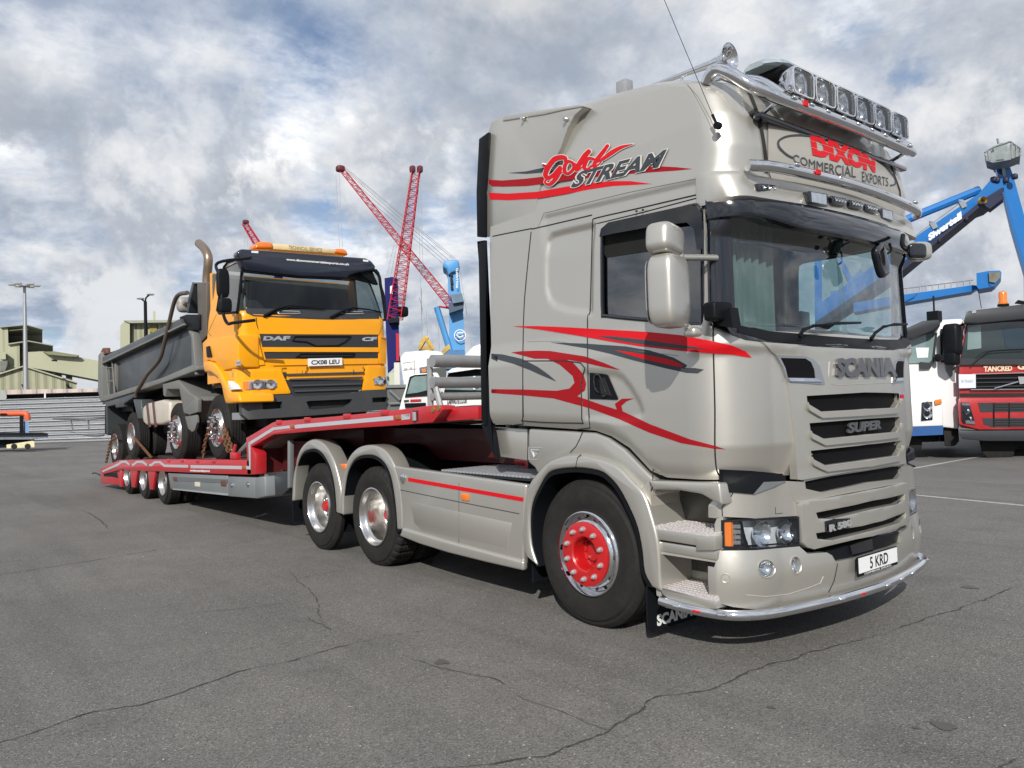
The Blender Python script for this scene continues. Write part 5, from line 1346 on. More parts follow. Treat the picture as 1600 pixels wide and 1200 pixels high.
bm, trows = tcab(2.02, ztop, xrear, .05, kt)
# roof
top = trows[-1]; ring = [Vector(p) for p in top]+[Vector((p.x, 2*CY-p.y, p.z)) for p in top[::-1]]
bm.faces.new([bm.verts.new(p+Vector((0, 0, .0))) for p in ring[::2]])
part('cab', bm, yel, TP, 40)
b2, r2 = tcab(1.45, ztop, xrear, .08); BT = BVHTree.FromBMesh(b2); b2.free(); HT = onB(BT)
def sd(name, polys, off, thick, m_, parent=None, step=8, b=0):
    bm = decal(polys, HT, off, thick, step)
    if b: bev(bm, b, 2, 60)
    return part(name, bm, m_, parent or TP, 40)
bm = BM(); box(bm, -9.7, -9.6, YS+.06, YS+W_-.06, 2.0, ztop-.005); part('cab_back', bm, yel, TP)
bm = BM(); box(bm, -9.55, -9.5, .1, 2.4, 2.1, 3.7); box(bm, -9.5, -8.5, .15, 2.35, 2.05, 2.2)
box(bm, -8.75, -8.36, .16, 2.3, 2.2, 2.86)
for y in (.35, 1.55): box(bm, -9.3, -8.95, y, y+.5, 2.2, 2.6); box(bm, -9.42, -9.28, y, y+.5, 2.5, 3.3)
bev(bm, .03); part('cab_interior', bm, inter, TP)
bm = BM(); box(bm, -9.58, -9.575, .9, 1.45, 2.85, 3.3); part('rear_window', bm, mat('pale_pane', (.30, .38, .38), .3), TP)
# windscreen, pillars
sd('windscreen_surround', [d2([(202, 190), (230, 200), (1290, 320), (1380, 600), (1378, 730), (1340, 742), (900, 745), (300, 715), (240, 690), (218, 640), (208, 400)]), d2([(215, 330), (300, 340), (1100, 400), (1300, 450), (1355, 680), (1000, 665), (235, 650)])], .006, .03, dgry)
bm = decal([d2([(200, 300), (1300, 420), (1365, 690), (1000, 670), (225, 655)])], HT, -.01, 0, 8); part('windscreen', bm, glass('tipper_windscreen', (.40, .45, .46), .9), TP, 60)
for s in (0, 1):
    bm = BM(); ys = (lambda z: YS+.015+(.10*(z-ZW0)/(ztop-ZW0) if z > ZW0 else 0)); ys2 = ys if s == 0 else (lambda z: 2*CY-ys(z))
    tube(bm, [Vector((x, ys2(z)-(.012 if s == 0 else -.012), z)) for x, z in WINT], .02, 6, closed=True); sw = part('side_window', bm, blk, TP)
    bm = BM(); bm.faces.new([bm.verts.new((x, ys2(z), z)) for x, z in WINT]); part('pane', bm, glass('tipper_side_glass', (.5, .58, .58), 1.4), sw)
# visor
bm = BM(); v0 = [PX(u, v, TX-.06) for u, v in d2([(162, 190), (180, 160), (210, 153), (1235, 229), (1285, 255), (1322, 300), (1312, 332), (1180, 350), (1100, 372), (1080, 402), (700, 385), (235, 335), (190, 250)])]
solid(bm, v0, [p-Vector((.20, 0, -.0)) for p in v0]); bev(bm, .03, 3); vz = part('sun_visor', bm, navy, TP)
bm = ptext('www.dixoncommercialexports.co.uk', d2([(572, 255), (1095, 298), (1100, 275), (568, 232)]), onX(TX-.06), .004, .045, step=0); part('website_lettering', bm, white, TP)
for q in ([(282, 170), (340, 172), (338, 190), (284, 186)], [(1212, 242), (1256, 248), (1256, 262), (1214, 258)]):
    bm = BM(); r0 = [PX(u, v, TX-.055) for u, v in d2(q)]; solid(bm, r0, [p-Vector((.03, 0, 0)) for p in r0]); part('visor_lamp', bm, plate_w, TP)
# beacon bar
def xb(u, v): return PX(u, v, TX-.35)
bm = BM(); r0 = [xb(u, v) for u, v in d2([(465, 105), (980, 155), (985, 195), (465, 158)])]; solid(bm, r0, [p-Vector((.28, 0, 0)) for p in r0]); bev(bm, .02); bb = part('beacon_bar', bm, mat('cream_plastic', (.62, .50, .27), .5, 0, .1, .15, 8.), TP)
bm = BM(); bm.free(); part('faded_lettering', ptext('TECHNICAL SERVICE', d2([(590, 154), (870, 180), (870, 150), (590, 124)]), onX(TX-.35), .004, .02, step=0), mat('faded_brown', (.36, .27, .14), .7), bb)
for q in ([(310, 155), (315, 110), (350, 92), (440, 95), (465, 108), (468, 158)], [(980, 190), (975, 152), (1050, 150), (1080, 170), (1090, 210)]):
    bm = BM(); r0 = [xb(u, v)+Vector((.01, 0, 0)) for u, v in d2(q)]; solid(bm, r0, [p-Vector((.30, 0, 0)) for p in r0]); bev(bm, .05, 4); part('amber_dome', bm, amber, bb)
# front: panels, grilles, bumper
sd('front_panel', [d2([(325, 725), (900, 745), (1345, 742), (1385, 740), (1400, 880), (1340, 868), (700, 866), (345, 862)])], .012, .04, yel)
g1 = sd('upper_grille', [d2([(350, 866), (640, 868), (1335, 872), (1338, 975), (800, 978), (372, 972)])], .004, .05, dgry)
g2 = sd('upper_grille', [d2([(385, 1015), (1336, 1015), (1336, 1065), (760, 1070), (400, 1070)])], .004, .05, dgry)
sd('grille_bar', [d2([(378, 974), (1338, 976), (1338, 1014), (390, 1012)])], .02, .05, yel); sd('grille_bar', [d2([(400, 1074), (1336, 1072), (1336, 1112), (410, 1128)])], .02, .05, yel)
bm = BM()
for q in ([(640, 885), (1110, 885), (1060, 930), (1000, 960), (820, 965), (740, 930), (620, 920)], [(690, 1030), (1140, 1028), (1130, 1050), (650, 1058)]): strip(d2(q), .012, HT, .012, True, bm)
part('grille_pressing', bm, blk, TP)
for s_, q in (('DAF', [(378, 918), (598, 918), (605, 880), (385, 882)]), ('CF', [(1196, 924), (1318, 922), (1328, 888), (1205, 890)])):
    part('maker_lettering', ptext(s_, d2(q), HT, .012, .05, thick=.006), gtext, TP)
# near and far corner panels
sd('corner_panel', [d2([(1342, 880), (1420, 880), (1440, 930), (1436, 1080), (1405, 1115), (1340, 1110)])], .04, .08, yel, b=.01)
sd('lamp_panel', [d4([(175, 100), (215, 85), (470, 82), (490, 92), (565, 265), (560, 275), (200, 292), (185, 280)])], .03, .08, yel, b=.01)
sd('lamp_panel', [d4([(1160, 62), (1320, 60), (1340, 100), (1340, 240), (1130, 252), (1128, 240)])], .03, .08, yel, b=.01)
for q in ([(203, 182), (330, 168), (440, 170), (455, 185), (458, 225), (435, 238), (210, 248)], [(1205, 155), (1300, 148), (1338, 155), (1338, 200), (1215, 208)]):
    hl = sd('headlamp', [d4(q)], .04, .05, refl, b=.008)
    cx = sum(a for a, b in q)/len(q); cy = sum(b for a, b in q)/len(q)
    bm = BM()
    for k, r_ in ((-.22, .07), (.18, .07)):
        w_ = (max(a for a, b in q)-min(a for a, b in q)); p, n = HT(*ray(*d4([(cx+k*w_, cy)])[0])); lathe(bm, [(0, -.0), (.03, .002), (.06, .01), (.066, .02), (.07, .012)], p+n*.04, n, 20)
    part('lamp_bowl', bm, chrome, hl); sd('lens', [d4([(min(a for a, b in q)+3, q[0][1]), (min(a for a, b in q)+40, q[0][1]-2), (min(a for a, b in q)+40, q[-1][1]-6), (min(a for a, b in q)+6, q[-1][1]-4)])], .052, 0, amber if q[0][0] < 300 else refl, hl)
lg = sd('lower_grille', [d4([(480, 75), (700, 62), (1160, 58), (1120, 235), (1095, 262), (850, 285), (620, 297), (580, 285), (500, 110)])], .0, .06, dgry)
bm = BM()
for k, (x0, x1, y) in enumerate(((535, 1138, 120), (560, 1125, 158), (580, 1115, 208), (600, 1100, 250))): 
    q = [(x0, y), (x1, y-16), (x1, y-4), (x0, y+12)]; decal([d4(q)], HT, .03, .03, 8, out=bm)
part('grille_bar', bm, mat('grille_bar_grey', (.05, .055, .06), .5), lg)
bf = sd('bumper', [d4([(195, 300), (560, 280), (600, 298), (850, 287), (1100, 262), (1130, 250), (1342, 240), (1342, 380), (1330, 400), (700, 448), (240, 478), (205, 440)]), d4([(342, 345), (495, 338), (495, 390), (345, 400)]), d4([(680, 340), (700, 333), (1035, 318), (1030, 345), (985, 380), (740, 402), (705, 395)]), d4([(1190, 308), (1300, 302), (1300, 340), (1195, 345)])], .06, .12, mat('bumper_grey', (.040, .043, .047), .5, dirt=.3, dcol=(.08, .07, .06)))
sd('bumper_void', [d4([(330, 330), (1320, 290), (1320, 360), (700, 410), (330, 410)])], -.03, 0, seam)
bm = BM(); r0 = [PX(u, v, TX+.05) for u, v in d2([(755, 1068), (1038, 1062), (1040, 1122), (757, 1132)])]
pl_ = fp('number_plate', d2([(755, 1068), (1038, 1062), (1040, 1122), (757, 1132)]), TX+.05, .02, plate_w, 0); bm.free()
part('plate_lettering', ptext('CX08 LEU', d2([(780, 1120), (1015, 1112), (1015, 1075), (780, 1082)]), onX(TX+.05), .003, .03, step=0), ltext, pl_)
for pts in ([(380, 715), (480, 660), (580, 628), (720, 640), (880, 655)], [(935, 725), (1040, 670), (1120, 648), (1250, 662), (1370, 680)]):
    bm = BM(); q = [HT(*ray(*p))[0]+Vector((.04, 0, 0)) for p in d2(pts)]; tube(bm, q, [.02, .018, .014, .012, .01], 6); tube(bm, [q[0]-Vector((.03, 0, .02)), q[2]-Vector((0, 0, .03))], .012, 6); part('wiper', bm, blk, TP)
for x0 in (500, 1025):
    bm = BM(); strip(d2([(x0, 688), (x0+20, 676), (x0+180, 682), (x0+185, 698), (x0+10, 700)]), .012, HT, .015, True, bm); part('wiper_bracket', bm, steel, TP)
# cab side lower: step panel, fender, marks
LP = d1([(940, 935), (975, 905), (1230, 870), (1230, 880), (1400, 870), (1470, 1125), (1300, 1140), (1110, 1170), (1080, 1130), (1040, 1095), (975, 1080), (945, 1100)])
tpp('lower_side', [(u, v) for u, v in d1([(938, 935), (975, 902), (1235, 868), (1238, 1142), (1110, 1168), (1080, 1130), (1040, 1095), (985, 1082), (945, 1110)])], YS-.04, .3, yel, .02)
sd('corner_step', [d1([(1225, 868), (1385, 864), (1452, 1120), (1300, 1138), (1228, 1145)])], .04, .08, yel); sd('corner_step', [d4([(120, 30), (385, 30), (400, 84), (215, 88), (178, 105), (184, 292), (130, 260)])], .02, .08, yel)
tpp('wheel_arch', d4([(-118, 28), (-80, 20), (-30, 40), (20, 110), (60, 200), (100, 262), (150, 262), (165, 290), (172, 345), (60, 355), (45, 300), (30, 220), (-5, 150), (-55, 110), (-105, 108)]), YS-.08, .5, yel, .03)
tpp('side_fairing', d4([(15, 40), (60, 95), (140, 102), (145, 250), (100, 258), (62, 190), (20, 105)]), YS-.02, .3, yel, .02)
tpp('side_marker', d4([(78, 175), (92, 180), (132, 240), (100, 250), (88, 235)]), YS-.09, .1, plate_w, .004)
tpp('door_handle', d1([(968, 970), (992, 963), (1012, 1055), (975, 1058)]), YS-.062, .03, blk, .006)
tpp('reflector_lamp', d1([(945, 1088), (968, 1085), (965, 1140), (948, 1145)]), YS-.07, .05, amber, .01)
bm = BM(); strip(d1([(1388, 725), (1392, 780), (1420, 865)]), .006, HT, 0, out=bm); strip(d1([(1058, 700), (975, 880)]), .004, HT, 0, out=bm)
strip(d1([(1240, 690), (1238, 860)]), .004, HT, 0, out=bm); part('door_seam', bm, seam, TP)
for k in (0, 1): tpp('side_badge', d1([(1215, 1085+k*25), (1258, 1083+k*25), (1258, 1100+k*25), (1217, 1103+k*25)]), YS-.056, .01, gtext, 0)
# mirrors
bm = BM(); mp = [PY(u, v, YS-.25) for u, v in d1([(1160, 210), (1070, 270), (1080, 380), (1100, 560), (1115, 700), (1150, 775), (1200, 770), (1225, 740)])]
mp[0].y = YS+.05; mp[-1].y = YS; tube(bm, smoothpath(mp, 5), .022, 8); ma = part('mirror_arm', bm, blk, TP)
bm = BM(); sbox(bm, PY(*d1([(1110, 440)])[0], YS-.22), (.045, .085, .20), .5); part('door_mirror', bm, blk, ma, 60)
bm = BM(); sbox(bm, PY(*d1([(1130, 625)])[0], YS-.22), (.045, .085, .10), .5); part('door_mirror', bm, blk, ma, 60)
bm = BM(); tube(bm, smoothpath([PX(u, v, TX-.1) for u, v in d2([(1290, 318), (1345, 380), (1360, 470), (1385, 560), (1400, 720)])], 4), .025, 8); part('mirror_arm', bm, blk, TP)
bm = BM(); r0 = [PX(u, v, TX-.12) for u, v in d2([(1150, 318), (1290, 330), (1345, 455), (1300, 450), (1200, 370)])]; solid(bm, r0, [p-Vector((.06, 0, 0)) for p in r0]); bev(bm, .02); part('kerb_mirror', bm, blk, TP)
# exhaust stack and body headboard
sp = [PY(u, v, .35) for u, v in d1([(965, 920), (972, 700), (978, 400), (988, 280), (985, 210), (955, 150), (912, 108)])]
bm = BM(); tube(bm, smoothpath(sp, 5), .072, 18, caps=False); 
part('exhaust_stack', bm, mat('heat_stained_steel', (.30, .23, .17), .38, .8, 0, .25, 5.), TP, 60)
tpp('stack_guard', d1([(895, 440), (975, 440), (972, 880), (935, 925), (905, 820)]), .12, .35, mat('guard_bronze', (.14, .12, .10), .5, .5, 0, .2, 40.), .01)
tpp('headboard', d1([(855, 430), (870, 440), (820, 690), (810, 690), (812, 600)]), .12, 2.2, tgry, .004)
tpp('headboard', d1([(860, 432), (975, 432), (975, 442), (862, 444)]), .12, 2.2, tgl, .002)
tpp('sheet_housing', d1([(745, 720), (800, 700), (910, 700), (910, 830), (820, 835), (755, 760)]), .08, 2.3, blk, .02)
bm = BM(); p = PY(*d1([(785, 620)])[0], .35); sbox(bm, p, (.10, .12, .14), .7); tube(bm, [p, p+Vector((.3, 0, .05))], .06, 10); part('sheet_motor', bm, mat('motor_grey', (.3, .29, .27), .6, .3, 0, .4, 20., dirt=.6), TP)
# body
def body(pts, y0, y1, nm, m_, b=.01): return tpp(nm, pts, y0, y1-y0, m_, b)
side = d1([(905, 690), (905, 1000), (850, 1120), (700, 1190), (660, 1210), (420, 1290), (110, 1420), (75, 1360), (62, 1200), (72, 1050), (120, 1005)])
side_px = [(307, 492), (307, 560), (299, 572), (272, 583), (157, 629), (156, 600), (156, 560), (165, 547), (300, 497)]
body([(310, 500), (310, 566), (300, 573), (262, 590), (160, 632), (155, 600), (157, 558), (164, 553)], .16, 2.32, 'tipper_body', tgry, .02)
# top rails, bottom rail, end posts
body(d1([(95, 1060), (750, 735), (760, 760), (780, 790), (100, 1110)]), .02, .20, 'top_rail', tgry, .02)
body(d1([(100, 1098), (780, 775), (782, 790), (102, 1113)]), .0, .04, 'rail_edge', tgl, .004)
body(d3([(100, 300), (400, 205), (570, 150), (800, 50), (845, 62), (845, 90), (600, 180), (350, 262), (110, 335)]), .02, .3, 'bottom_rail', tgl, .012)
body(d3([(110, 335), (270, 290), (345, 262), (350, 300), (265, 355), (265, 378), (205, 385), (200, 362), (130, 378)]), .06, .3, 'body_skirt', tgry, .01)
body(d1([(72, 1040), (95, 1010), (100, 1080), (105, 1420), (90, 1430), (68, 1330)]), .0, 2.45, 'tail_post', tgl, .012)
body(d1([(90, 1012), (108, 980), (136, 978), (140, 1025), (112, 1040)]), .05, .14, 'tail_hinge', mat('rust_brown', (.12, .05, .03), .6, .2, 0, .6, 30.), .01)
body(d1([(820, 835), (855, 850), (885, 1200), (880, 1210), (850, 1130), (845, 900)]), .04, .18, 'front_post', tgl, .01)
bm = BM()
for x0, x1 in ((140, 158), (192, 205)):
    a = PY(*d1([(x0-3, 1085)])[0], .08); b = PY(*d1([(x1+8, 1400)])[0], .08); tube(bm, [a, b], .018, 6)
for t in (0.02, .2, .55, .92):
    a = PY(*d1([(137+t*28, 1085+t*315)])[0], .08); b = PY(*d1([(189+t*25, 1080+t*315)])[0], .08); tube(bm, [a, b], .016, 6)
part('ladder', bm, tgl, TP)
body(d1([(205, 1110), (205, 1395), (212, 1395), (215, 1105)]), .10, .17, 'body_rib', tgl, .004)
sa = smoothpath([PY(u, v, .0) for u, v in d1([(815, 520), (745, 535), (705, 600), (660, 780), (620, 950), (580, 1080), (470, 1210)])], 5)+smoothpath([PY(u, v, .0) for u, v in d3([(440, 140), (400, 205), (368, 262), (360, 300)])], 4)
bm = BM(); tube(bm, sa, .035, 10); part('sheet_arm', bm, mat('arm_brown', (.11, .085, .065), .5, .3, 0, .2, 3., dirt=.5), TP, 60)
# chassis bits, fenders and tank
body(d3([(570, 200), (690, 168), (780, 270), (830, 300), (838, 330), (800, 420), (735, 430), (700, 240), (600, 240), (590, 300), (575, 290)]), .05, .5, 'second_arch', tgl, .015)
body(d3([(340, 320), (400, 320), (415, 470), (375, 470)]), .06, .4, 'mid_bracket', tgry, .01)
body(d3([(740, 400), (830, 300), (842, 320), (840, 420), (780, 440), (745, 430)]), .03, .10, 'side_box', tgl, .01)
body(d3([(745, 455), (835, 440), (838, 500), (820, 560), (800, 575), (770, 550)]), .06, .10, 'mud_flap', tgl, .005)
bm = BM(); pprism(bm, d3([(412, 380), (440, 350), (560, 322), (618, 335), (622, 500), (560, 520), (440, 525), (415, 500)]), .06, .75); bev(bm, .06, 4); tk = part('fuel_tank', bm, mat('cream_tank', (.50, .46, .40), .5, .2, 0, .1, 3., dirt=.3), TP, 50)
for x in (445, 492): tpp('tank_strap', d3([(x-6, 358-(x-445)*.3), (x+6, 354-(x-445)*.3), (x+28, 535), (x+14, 540)]), .045, .02, mat('strap_maroon', (.09, .035, .03), .6), .003, tk)
bm = BM(); box(bm, -17.0, -8.4, .75, .9, 1.75, 2.02); box(bm, -17.0, -8.4, 1.6, 1.75, 1.75, 2.02)
for x in (-9.3, -11.5, -14.6, -16.1): tube(bm, [(x, .3, 1.3), (x, 2.3, 1.3)], .09, 10)
box(bm, -10.5, -8.6, .55, 1.9, 1.35, 2.0); box(bm, -16.6, -14, .6, 1.9, 1.2, 1.8); part('chassis', bm, mat('dark_underside', (.018, .017, .016), .8), TP)
body(d3([(120, 370), (330, 330), (345, 420), (300, 410), (180, 440), (150, 600), (118, 590)]), .35, .40, 'rear_mudguard', blk, .0)
bm = BM(); p = PY(*d4([(150, 452)])[0], .1); box(bm, p.x-.2, p.x+.15, .1, .35, p.z-.05, p.z+.05); part('step', bm, steel, TP)
bm = BM(); box(bm, -17.15, -17.05, .1, 2.35, 1.2, 1.9); part('rear_panel', bm, tgry, TP)
# wheels
def twheel(u, v, top, bot, front):
    p = PY(u, v, .09); t_ = PY(u, top, .09); b_ = PY(u+3, bot, .09); return p, abs(t_.z-b_.z)/2
wl = [((338, 670), 615, 716, True), ((274.5, 672), 627, 716, True), ((204.5, 680), 638, 716, False), ((179, 684), 647, 718, False)]
proto = {}
for (u, v), t_, b_, fr in wl:
    p, rr = twheel(u, v, t_, b_, fr); rr = .50; gx = p.x
    zd = interp(gx, [(dA.x, dA.z), (dB.x, dB.z)]) if gx > dA.x else interp(gx, [(dR.x, dR.z), (dA.x, dA.z)])
    z = zd+rr-.03
    if fr:
        if 'f' not in proto:
            loc = Vector((gx, .09, z)); bm = BM(); lathe(bm, [(0, -.02), (.03, -.02), (.06, .03), (.11, .04), (.12, .02), (.135, .04)], (0, 0, 0), (0, 1, 0), 32); w_ = part('wheel', bm, seam, TP, 35, loc)
            bm = BM(); lathe(bm, [(.300, .02), (.290, -.004), (.278, .01), (.268, .06), (.24, .03), (.215, -.01), (.135, -.015), (.13, .03)], (0, 0, 0), (0, 1, 0), 48); part('rim', bm, alu, w_, 50, loc)
            nutparts(.165, -.015, 10, .022, .075, 0, chrome, w_, loc)
            bm = BM(); tyre(bm, rr, .295, .32); part('tyre', bm, rub, w_, 30, loc); proto['f'] = w_
        else: w_ = copy_part(proto['f'], TP, (gx, .09, z), 0)
        copy_part(proto['f'], TP, (gx, 2.40, z), math.pi)
    else:
        if 'r' not in proto: w_ = proto['r'] = wheel_dish(TP, gx, .09, rr, .60, .285, dgry, z=z)
        else: w_ = copy_part(proto['r'], TP, (gx, .09, z), 0)
        copy_part(proto['r'], TP, (gx, 2.40, z), math.pi)
# lashing chains
rust = mat('rusty_chain', (.16, .075, .035), .75, .3, 0, .4, 25.)
def chain(name, pts, lab):
    P = smoothpath(pts, 8) if len(pts) > 2 else [Vector(p) for p in pts]; L_ = [0]
    for a, b in zip(P, P[1:]): L_.append(L_[-1]+(b-a).length)
    bm = BM(); s = 0; k = 0; st = .055
    while s < L_[-1]:
        i = max(j for j in range(len(L_)) if L_[j] <= s+1e-9); i = min(i, len(P)-2); f = (s-L_[i])/max(1e-6, L_[i+1]-L_[i]); c = P[i].lerp(P[i+1], f); d = (P[i+1]-P[i]).normalized()
        n = d.cross(Vector((0, 1, 0)) if abs(d.y) < .9 else Vector((1, 0, 0))).normalized(); q = d.cross(n); 
        if k % 2: n, q = q, n
        tube(bm, [c+d*.042*math.cos(a)+n*.024*math.sin(a) for a in [j*math.pi/4 for j in range(8)]], .0095, 5, closed=True); s += st; k += 1
    o = part1(name, bm, rust); tag(o, lab, 'chain', 'rusty chains lashing the tipper to the trailer')
Yc = -.02
chain('lashing_chain', [PY(u, v, .02) for u, v in d3([(212, 620), (165, 650), (150, 720), (130, 810)])], 'rusty chain hanging from the rearmost tipper wheel to the trailer tail')
chain('lashing_chain', [PY(u, v, .02) for u, v in d3([(350, 620), (480, 770)])], 'single rusty chain slanting down from the third tipper wheel')
chain('lashing_chain', [PY(u, v, .04) for u, v in d3([(938, 545), (905, 650), (885, 780)])], 'rusty chain running down behind the front tipper wheel')
chain('lashing_chain', [PY(u, v, .02) for u, v in d3([(1050, 530), (1060, 650), (1085, 730)])], 'rusty chain at the front tipper wheel, the left strand of the pair')
chain('lashing_chain', [PY(u, v, .0) for u, v in d3([(1060, 560), (1090, 640), (1110, 700), (1135, 745), (1150, 775)])], 'rusty chain at the front tipper wheel, the right strand by the red ratchet')
bm = BM(); p = PY(*d3([(1137, 768)])[0], .0); box(bm, p.x-.13, p.x+.12, -.03, .04, p.z-.03, p.z+.06); tube(bm, [p+Vector((-.05, 0, .02)), p+Vector((.02, 0, .17))], .022, 8); tube(bm, [p+Vector((-.1, 0, -.05)), p+Vector((-.1, 0, .1))], .02, 8); bev(bm, .008)
tag(part1('chain_ratchet', bm, redt), 'red lever ratchet holding the chains at the front tipper wheel', 'ratchet')
# ------------------------------------------------------------------ background: yard, buildings, cranes, parked lorries
RH = Vector((math.cos(YAW), -math.sin(YAW), 0)); FH = Vector((math.sin(YAW), math.cos(YAW), 0))
cl = lambda p: crop(0, 420, 4, p); cr = lambda p: crop(1380, 200, 943/220, p); cw = lambda p: crop(1380, 420, 3.75, p); cm = lambda p: crop(590, 380, 1200/280, p); cq = lambda p: crop(480, 240, 857/300, p)
def fpoly(bm, pts, D, dep, shear=None):
    """outline at distance D, dep metres thick away from the viewer's side"""
    r0 = [PD(u, v, D) for u, v in pts]; us = [min(1600, max(0, u)) for u, v in pts]; um = (min(us)+max(us))/2
    e = ray(um, 640)[1].copy(); e.z = 0; e.normalize(); return solid(bm, r0, [p+e*dep for p in r0])
def fb(name, pts, D, dep, m_, parent, b=0., **kw):
    bm = BM()
    for p in (pts if isinstance(pts[0][0], (tuple, list)) else [pts]): fpoly(bm, p, D, dep)
    if b: bev(bm, b, 2, 40)
    return part(name, bm, m_, parent, **kw)
def gnd(u, D): p = PD(u, 640, D); return (p.x, p.y, 0)
def down(pts, D):
    """stretch the two lowest points to the ground"""
    return pts
def cladding(name, col, sc, axis='Z', dark=.75, rough=.5, dirt=.25):
    mm = mat(name, col, rough, 0, 0, .06, .3, dirt=dirt, dcol=tuple(c*.6 for c in col)); t = mm.node_tree; b = t.nodes['Principled BSDF']
    tc = t.nodes.new('ShaderNodeTexCoord'); s = t.nodes.new('ShaderNodeSeparateXYZ'); t.links.new(tc.outputs['Object'], s.inputs[0])
    if axis == 'Z': h = s.outputs[2]
    else: h = mth(t, 'ADD', mth(t, 'MULTIPLY', s.outputs[0], RH.x), mth(t, 'MULTIPLY', s.outputs[1], RH.y))
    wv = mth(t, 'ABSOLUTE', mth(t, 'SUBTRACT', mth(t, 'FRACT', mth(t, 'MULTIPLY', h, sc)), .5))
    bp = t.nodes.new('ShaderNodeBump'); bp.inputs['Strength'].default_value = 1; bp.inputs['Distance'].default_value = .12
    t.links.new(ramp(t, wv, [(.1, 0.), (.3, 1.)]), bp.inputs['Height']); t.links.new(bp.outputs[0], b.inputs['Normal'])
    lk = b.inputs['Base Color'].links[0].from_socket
    c2_ = mixc(t, ramp(t, wv, [(.03, 1.), (.12, 0.)]), lk, tuple(c*dark*.55 for c in col)); t.links.new(c2_, b.inputs['Base Color']); return mm  # shadow lines of the grooves painted into the base colour
sage = cladding('sage_cladding', (.31, .31, .215), 1.2, 'H', .95)
sage2 = mat('sage_plain', (.32, .325, .23), .6, var=.06, vs=.3)
sage_d = cladding('sage_cladding_shaded', (.15, .15, .10), .8, 'Z', .9)  # shaded copy of the sage, shade put into the colour
# corrugated yard wall
W = thing('yard_wall', gnd(60, 52.7), 'long white corrugated metal wall with dents and scrapes at the left edge of the yard', 'wall')
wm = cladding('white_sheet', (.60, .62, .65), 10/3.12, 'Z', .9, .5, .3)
bm = BM(); D = 52.7; a = PD(-420, 620, D); b = PD(620, 620, D); Lw = (b-a).length; dr = (b-a); dr.z = 0; dr.normalize(); H0 = 3.12
n = 10; prof_ = []
for k in range(n):
    z = H0*k/n; h = H0/n; prof_ += [(0, z+.02), (.06, z+.06), (.06, z+h-.05), (0, z+h-.02)]
segs = 60; V = []
for i in range(segs+1):
    x = Lw*i/segs; row = []
    for o, z in prof_:
        dent = .06*math.exp(-((x-Lw*.535)/1.6)**2-((z-1.7)/.35)**2)+.05*math.exp(-((x-Lw*.55)/2.2)**2-((z-.5)/.2)**2)
        p = a+dr*x; row.append(bm.verts.new((p.x-FH.x*(o-dent*3), p.y-FH.y*(o-dent*3), z)))
    V.append(row)
for A, B in zip(V, V[1:]):
    for k in range(len(A)-1): bm.faces.new((A[k], A[k+1], B[k+1], B[k]))
r = bmesh.ops.solidify(bm, geom=bm.faces[:], thickness=.05)
part('sheeting', bm, wm, W, 20)
bm = BM()
for t in (.1, .3, .5, .7, .9): p = a+dr*Lw*t+FH*.12; box(bm, p.x-.06, p.x+.06, p.y-.06, p.y+.06, 0, H0)
part('post', bm, steel, W)
bm = BM()
for pts, wd in (([(330, 935), (420, 935), (520, 937), (660, 925)], .05), ([(440, 940), (450, 975), (455, 1008)], .04), ([(548, 940), (553, 980), (556, 1005)], .04), ([(520, 1035), (600, 1042), (650, 1035)], .05), ([(410, 1015), (470, 1022)], .02), ([(60, 905), (170, 925)], .0)):
    if wd: tube(bm, [PD(u, v, D-.10) for u, v in cl(pts)], wd, 5)
part('scrape', bm, mat('scrape_dark', (.14, .14, .14), .8, var=.4, vs=3.), W)
# low shed behind the wall
S = thing('low_shed', gnd(70, 56), 'low open shed with a pinkish corrugated roof behind the white wall', 'shed')
fb('roof', cl([(30, 757), (180, 754), (620, 748), (640, 768), (300, 778), (40, 786)]), 56, 7, cladding('pink_roof', (.50, .42, .39), .9, 'H', .9), S)
fb('gable', cl([(0, 757), (30, 760), (42, 800), (36, 822), (0, 822)]), 56, 7, mat('grey_gable', (.30, .32, .30), .7), S)
fb('wall', cl([(40, 786), (640, 770), (640, 830), (40, 830)]), 57.5, 3, mat('shed_dark', (.035, .028, .025), .8), S)
fb('post', cl([(276, 778), (286, 778), (286, 818), (276, 818)]), 56, .3, white, S)
# gabled warehouse
G = thing('gabled_warehouse', gnd(40, 75), 'sage green ribbed warehouse with a shallow gable behind the white wall', 'warehouse')
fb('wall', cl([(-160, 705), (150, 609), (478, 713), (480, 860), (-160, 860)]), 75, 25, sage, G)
fb('roof', [cl([(-165, 704), (150, 603), (150, 611), (-165, 712)]), cl([(150, 603), (484, 708), (484, 716), (150, 611)])], 74.6, 26, sage2, G)
for u in (140, 420): fb('wall_lamp', cl([(u-8, 722), (u+8, 722), (u+22, 748), (u+6, 750)]), 74, .8, blk, G)
# tall plant building with conveyor gallery
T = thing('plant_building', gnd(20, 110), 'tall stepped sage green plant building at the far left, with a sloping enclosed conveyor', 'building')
fb('tower', cl([(-200, 375), (0, 364), (48, 358), (52, 470), (122, 465), (125, 860), (-200, 860)]), 110, 20, cladding('sage_lit', (.33, .335, .23), .5, 'H', 1.3), T)  # paler sage paints the lit face of the tower
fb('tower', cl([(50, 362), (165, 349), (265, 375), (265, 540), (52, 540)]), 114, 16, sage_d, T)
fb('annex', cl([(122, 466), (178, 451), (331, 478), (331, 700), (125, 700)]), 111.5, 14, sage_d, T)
fb('roof_edge', [cl([(0, 360), (165, 346), (167, 351), (0, 367)]), cl([(165, 346), (266, 373), (266, 379), (165, 352)]), cl([(50, 466), (178, 448), (332, 476), (332, 482), (178, 454), (50, 474)])], 109.5, 5, mat('roof_edge_grey', (.25, .27, .22), .6), T)
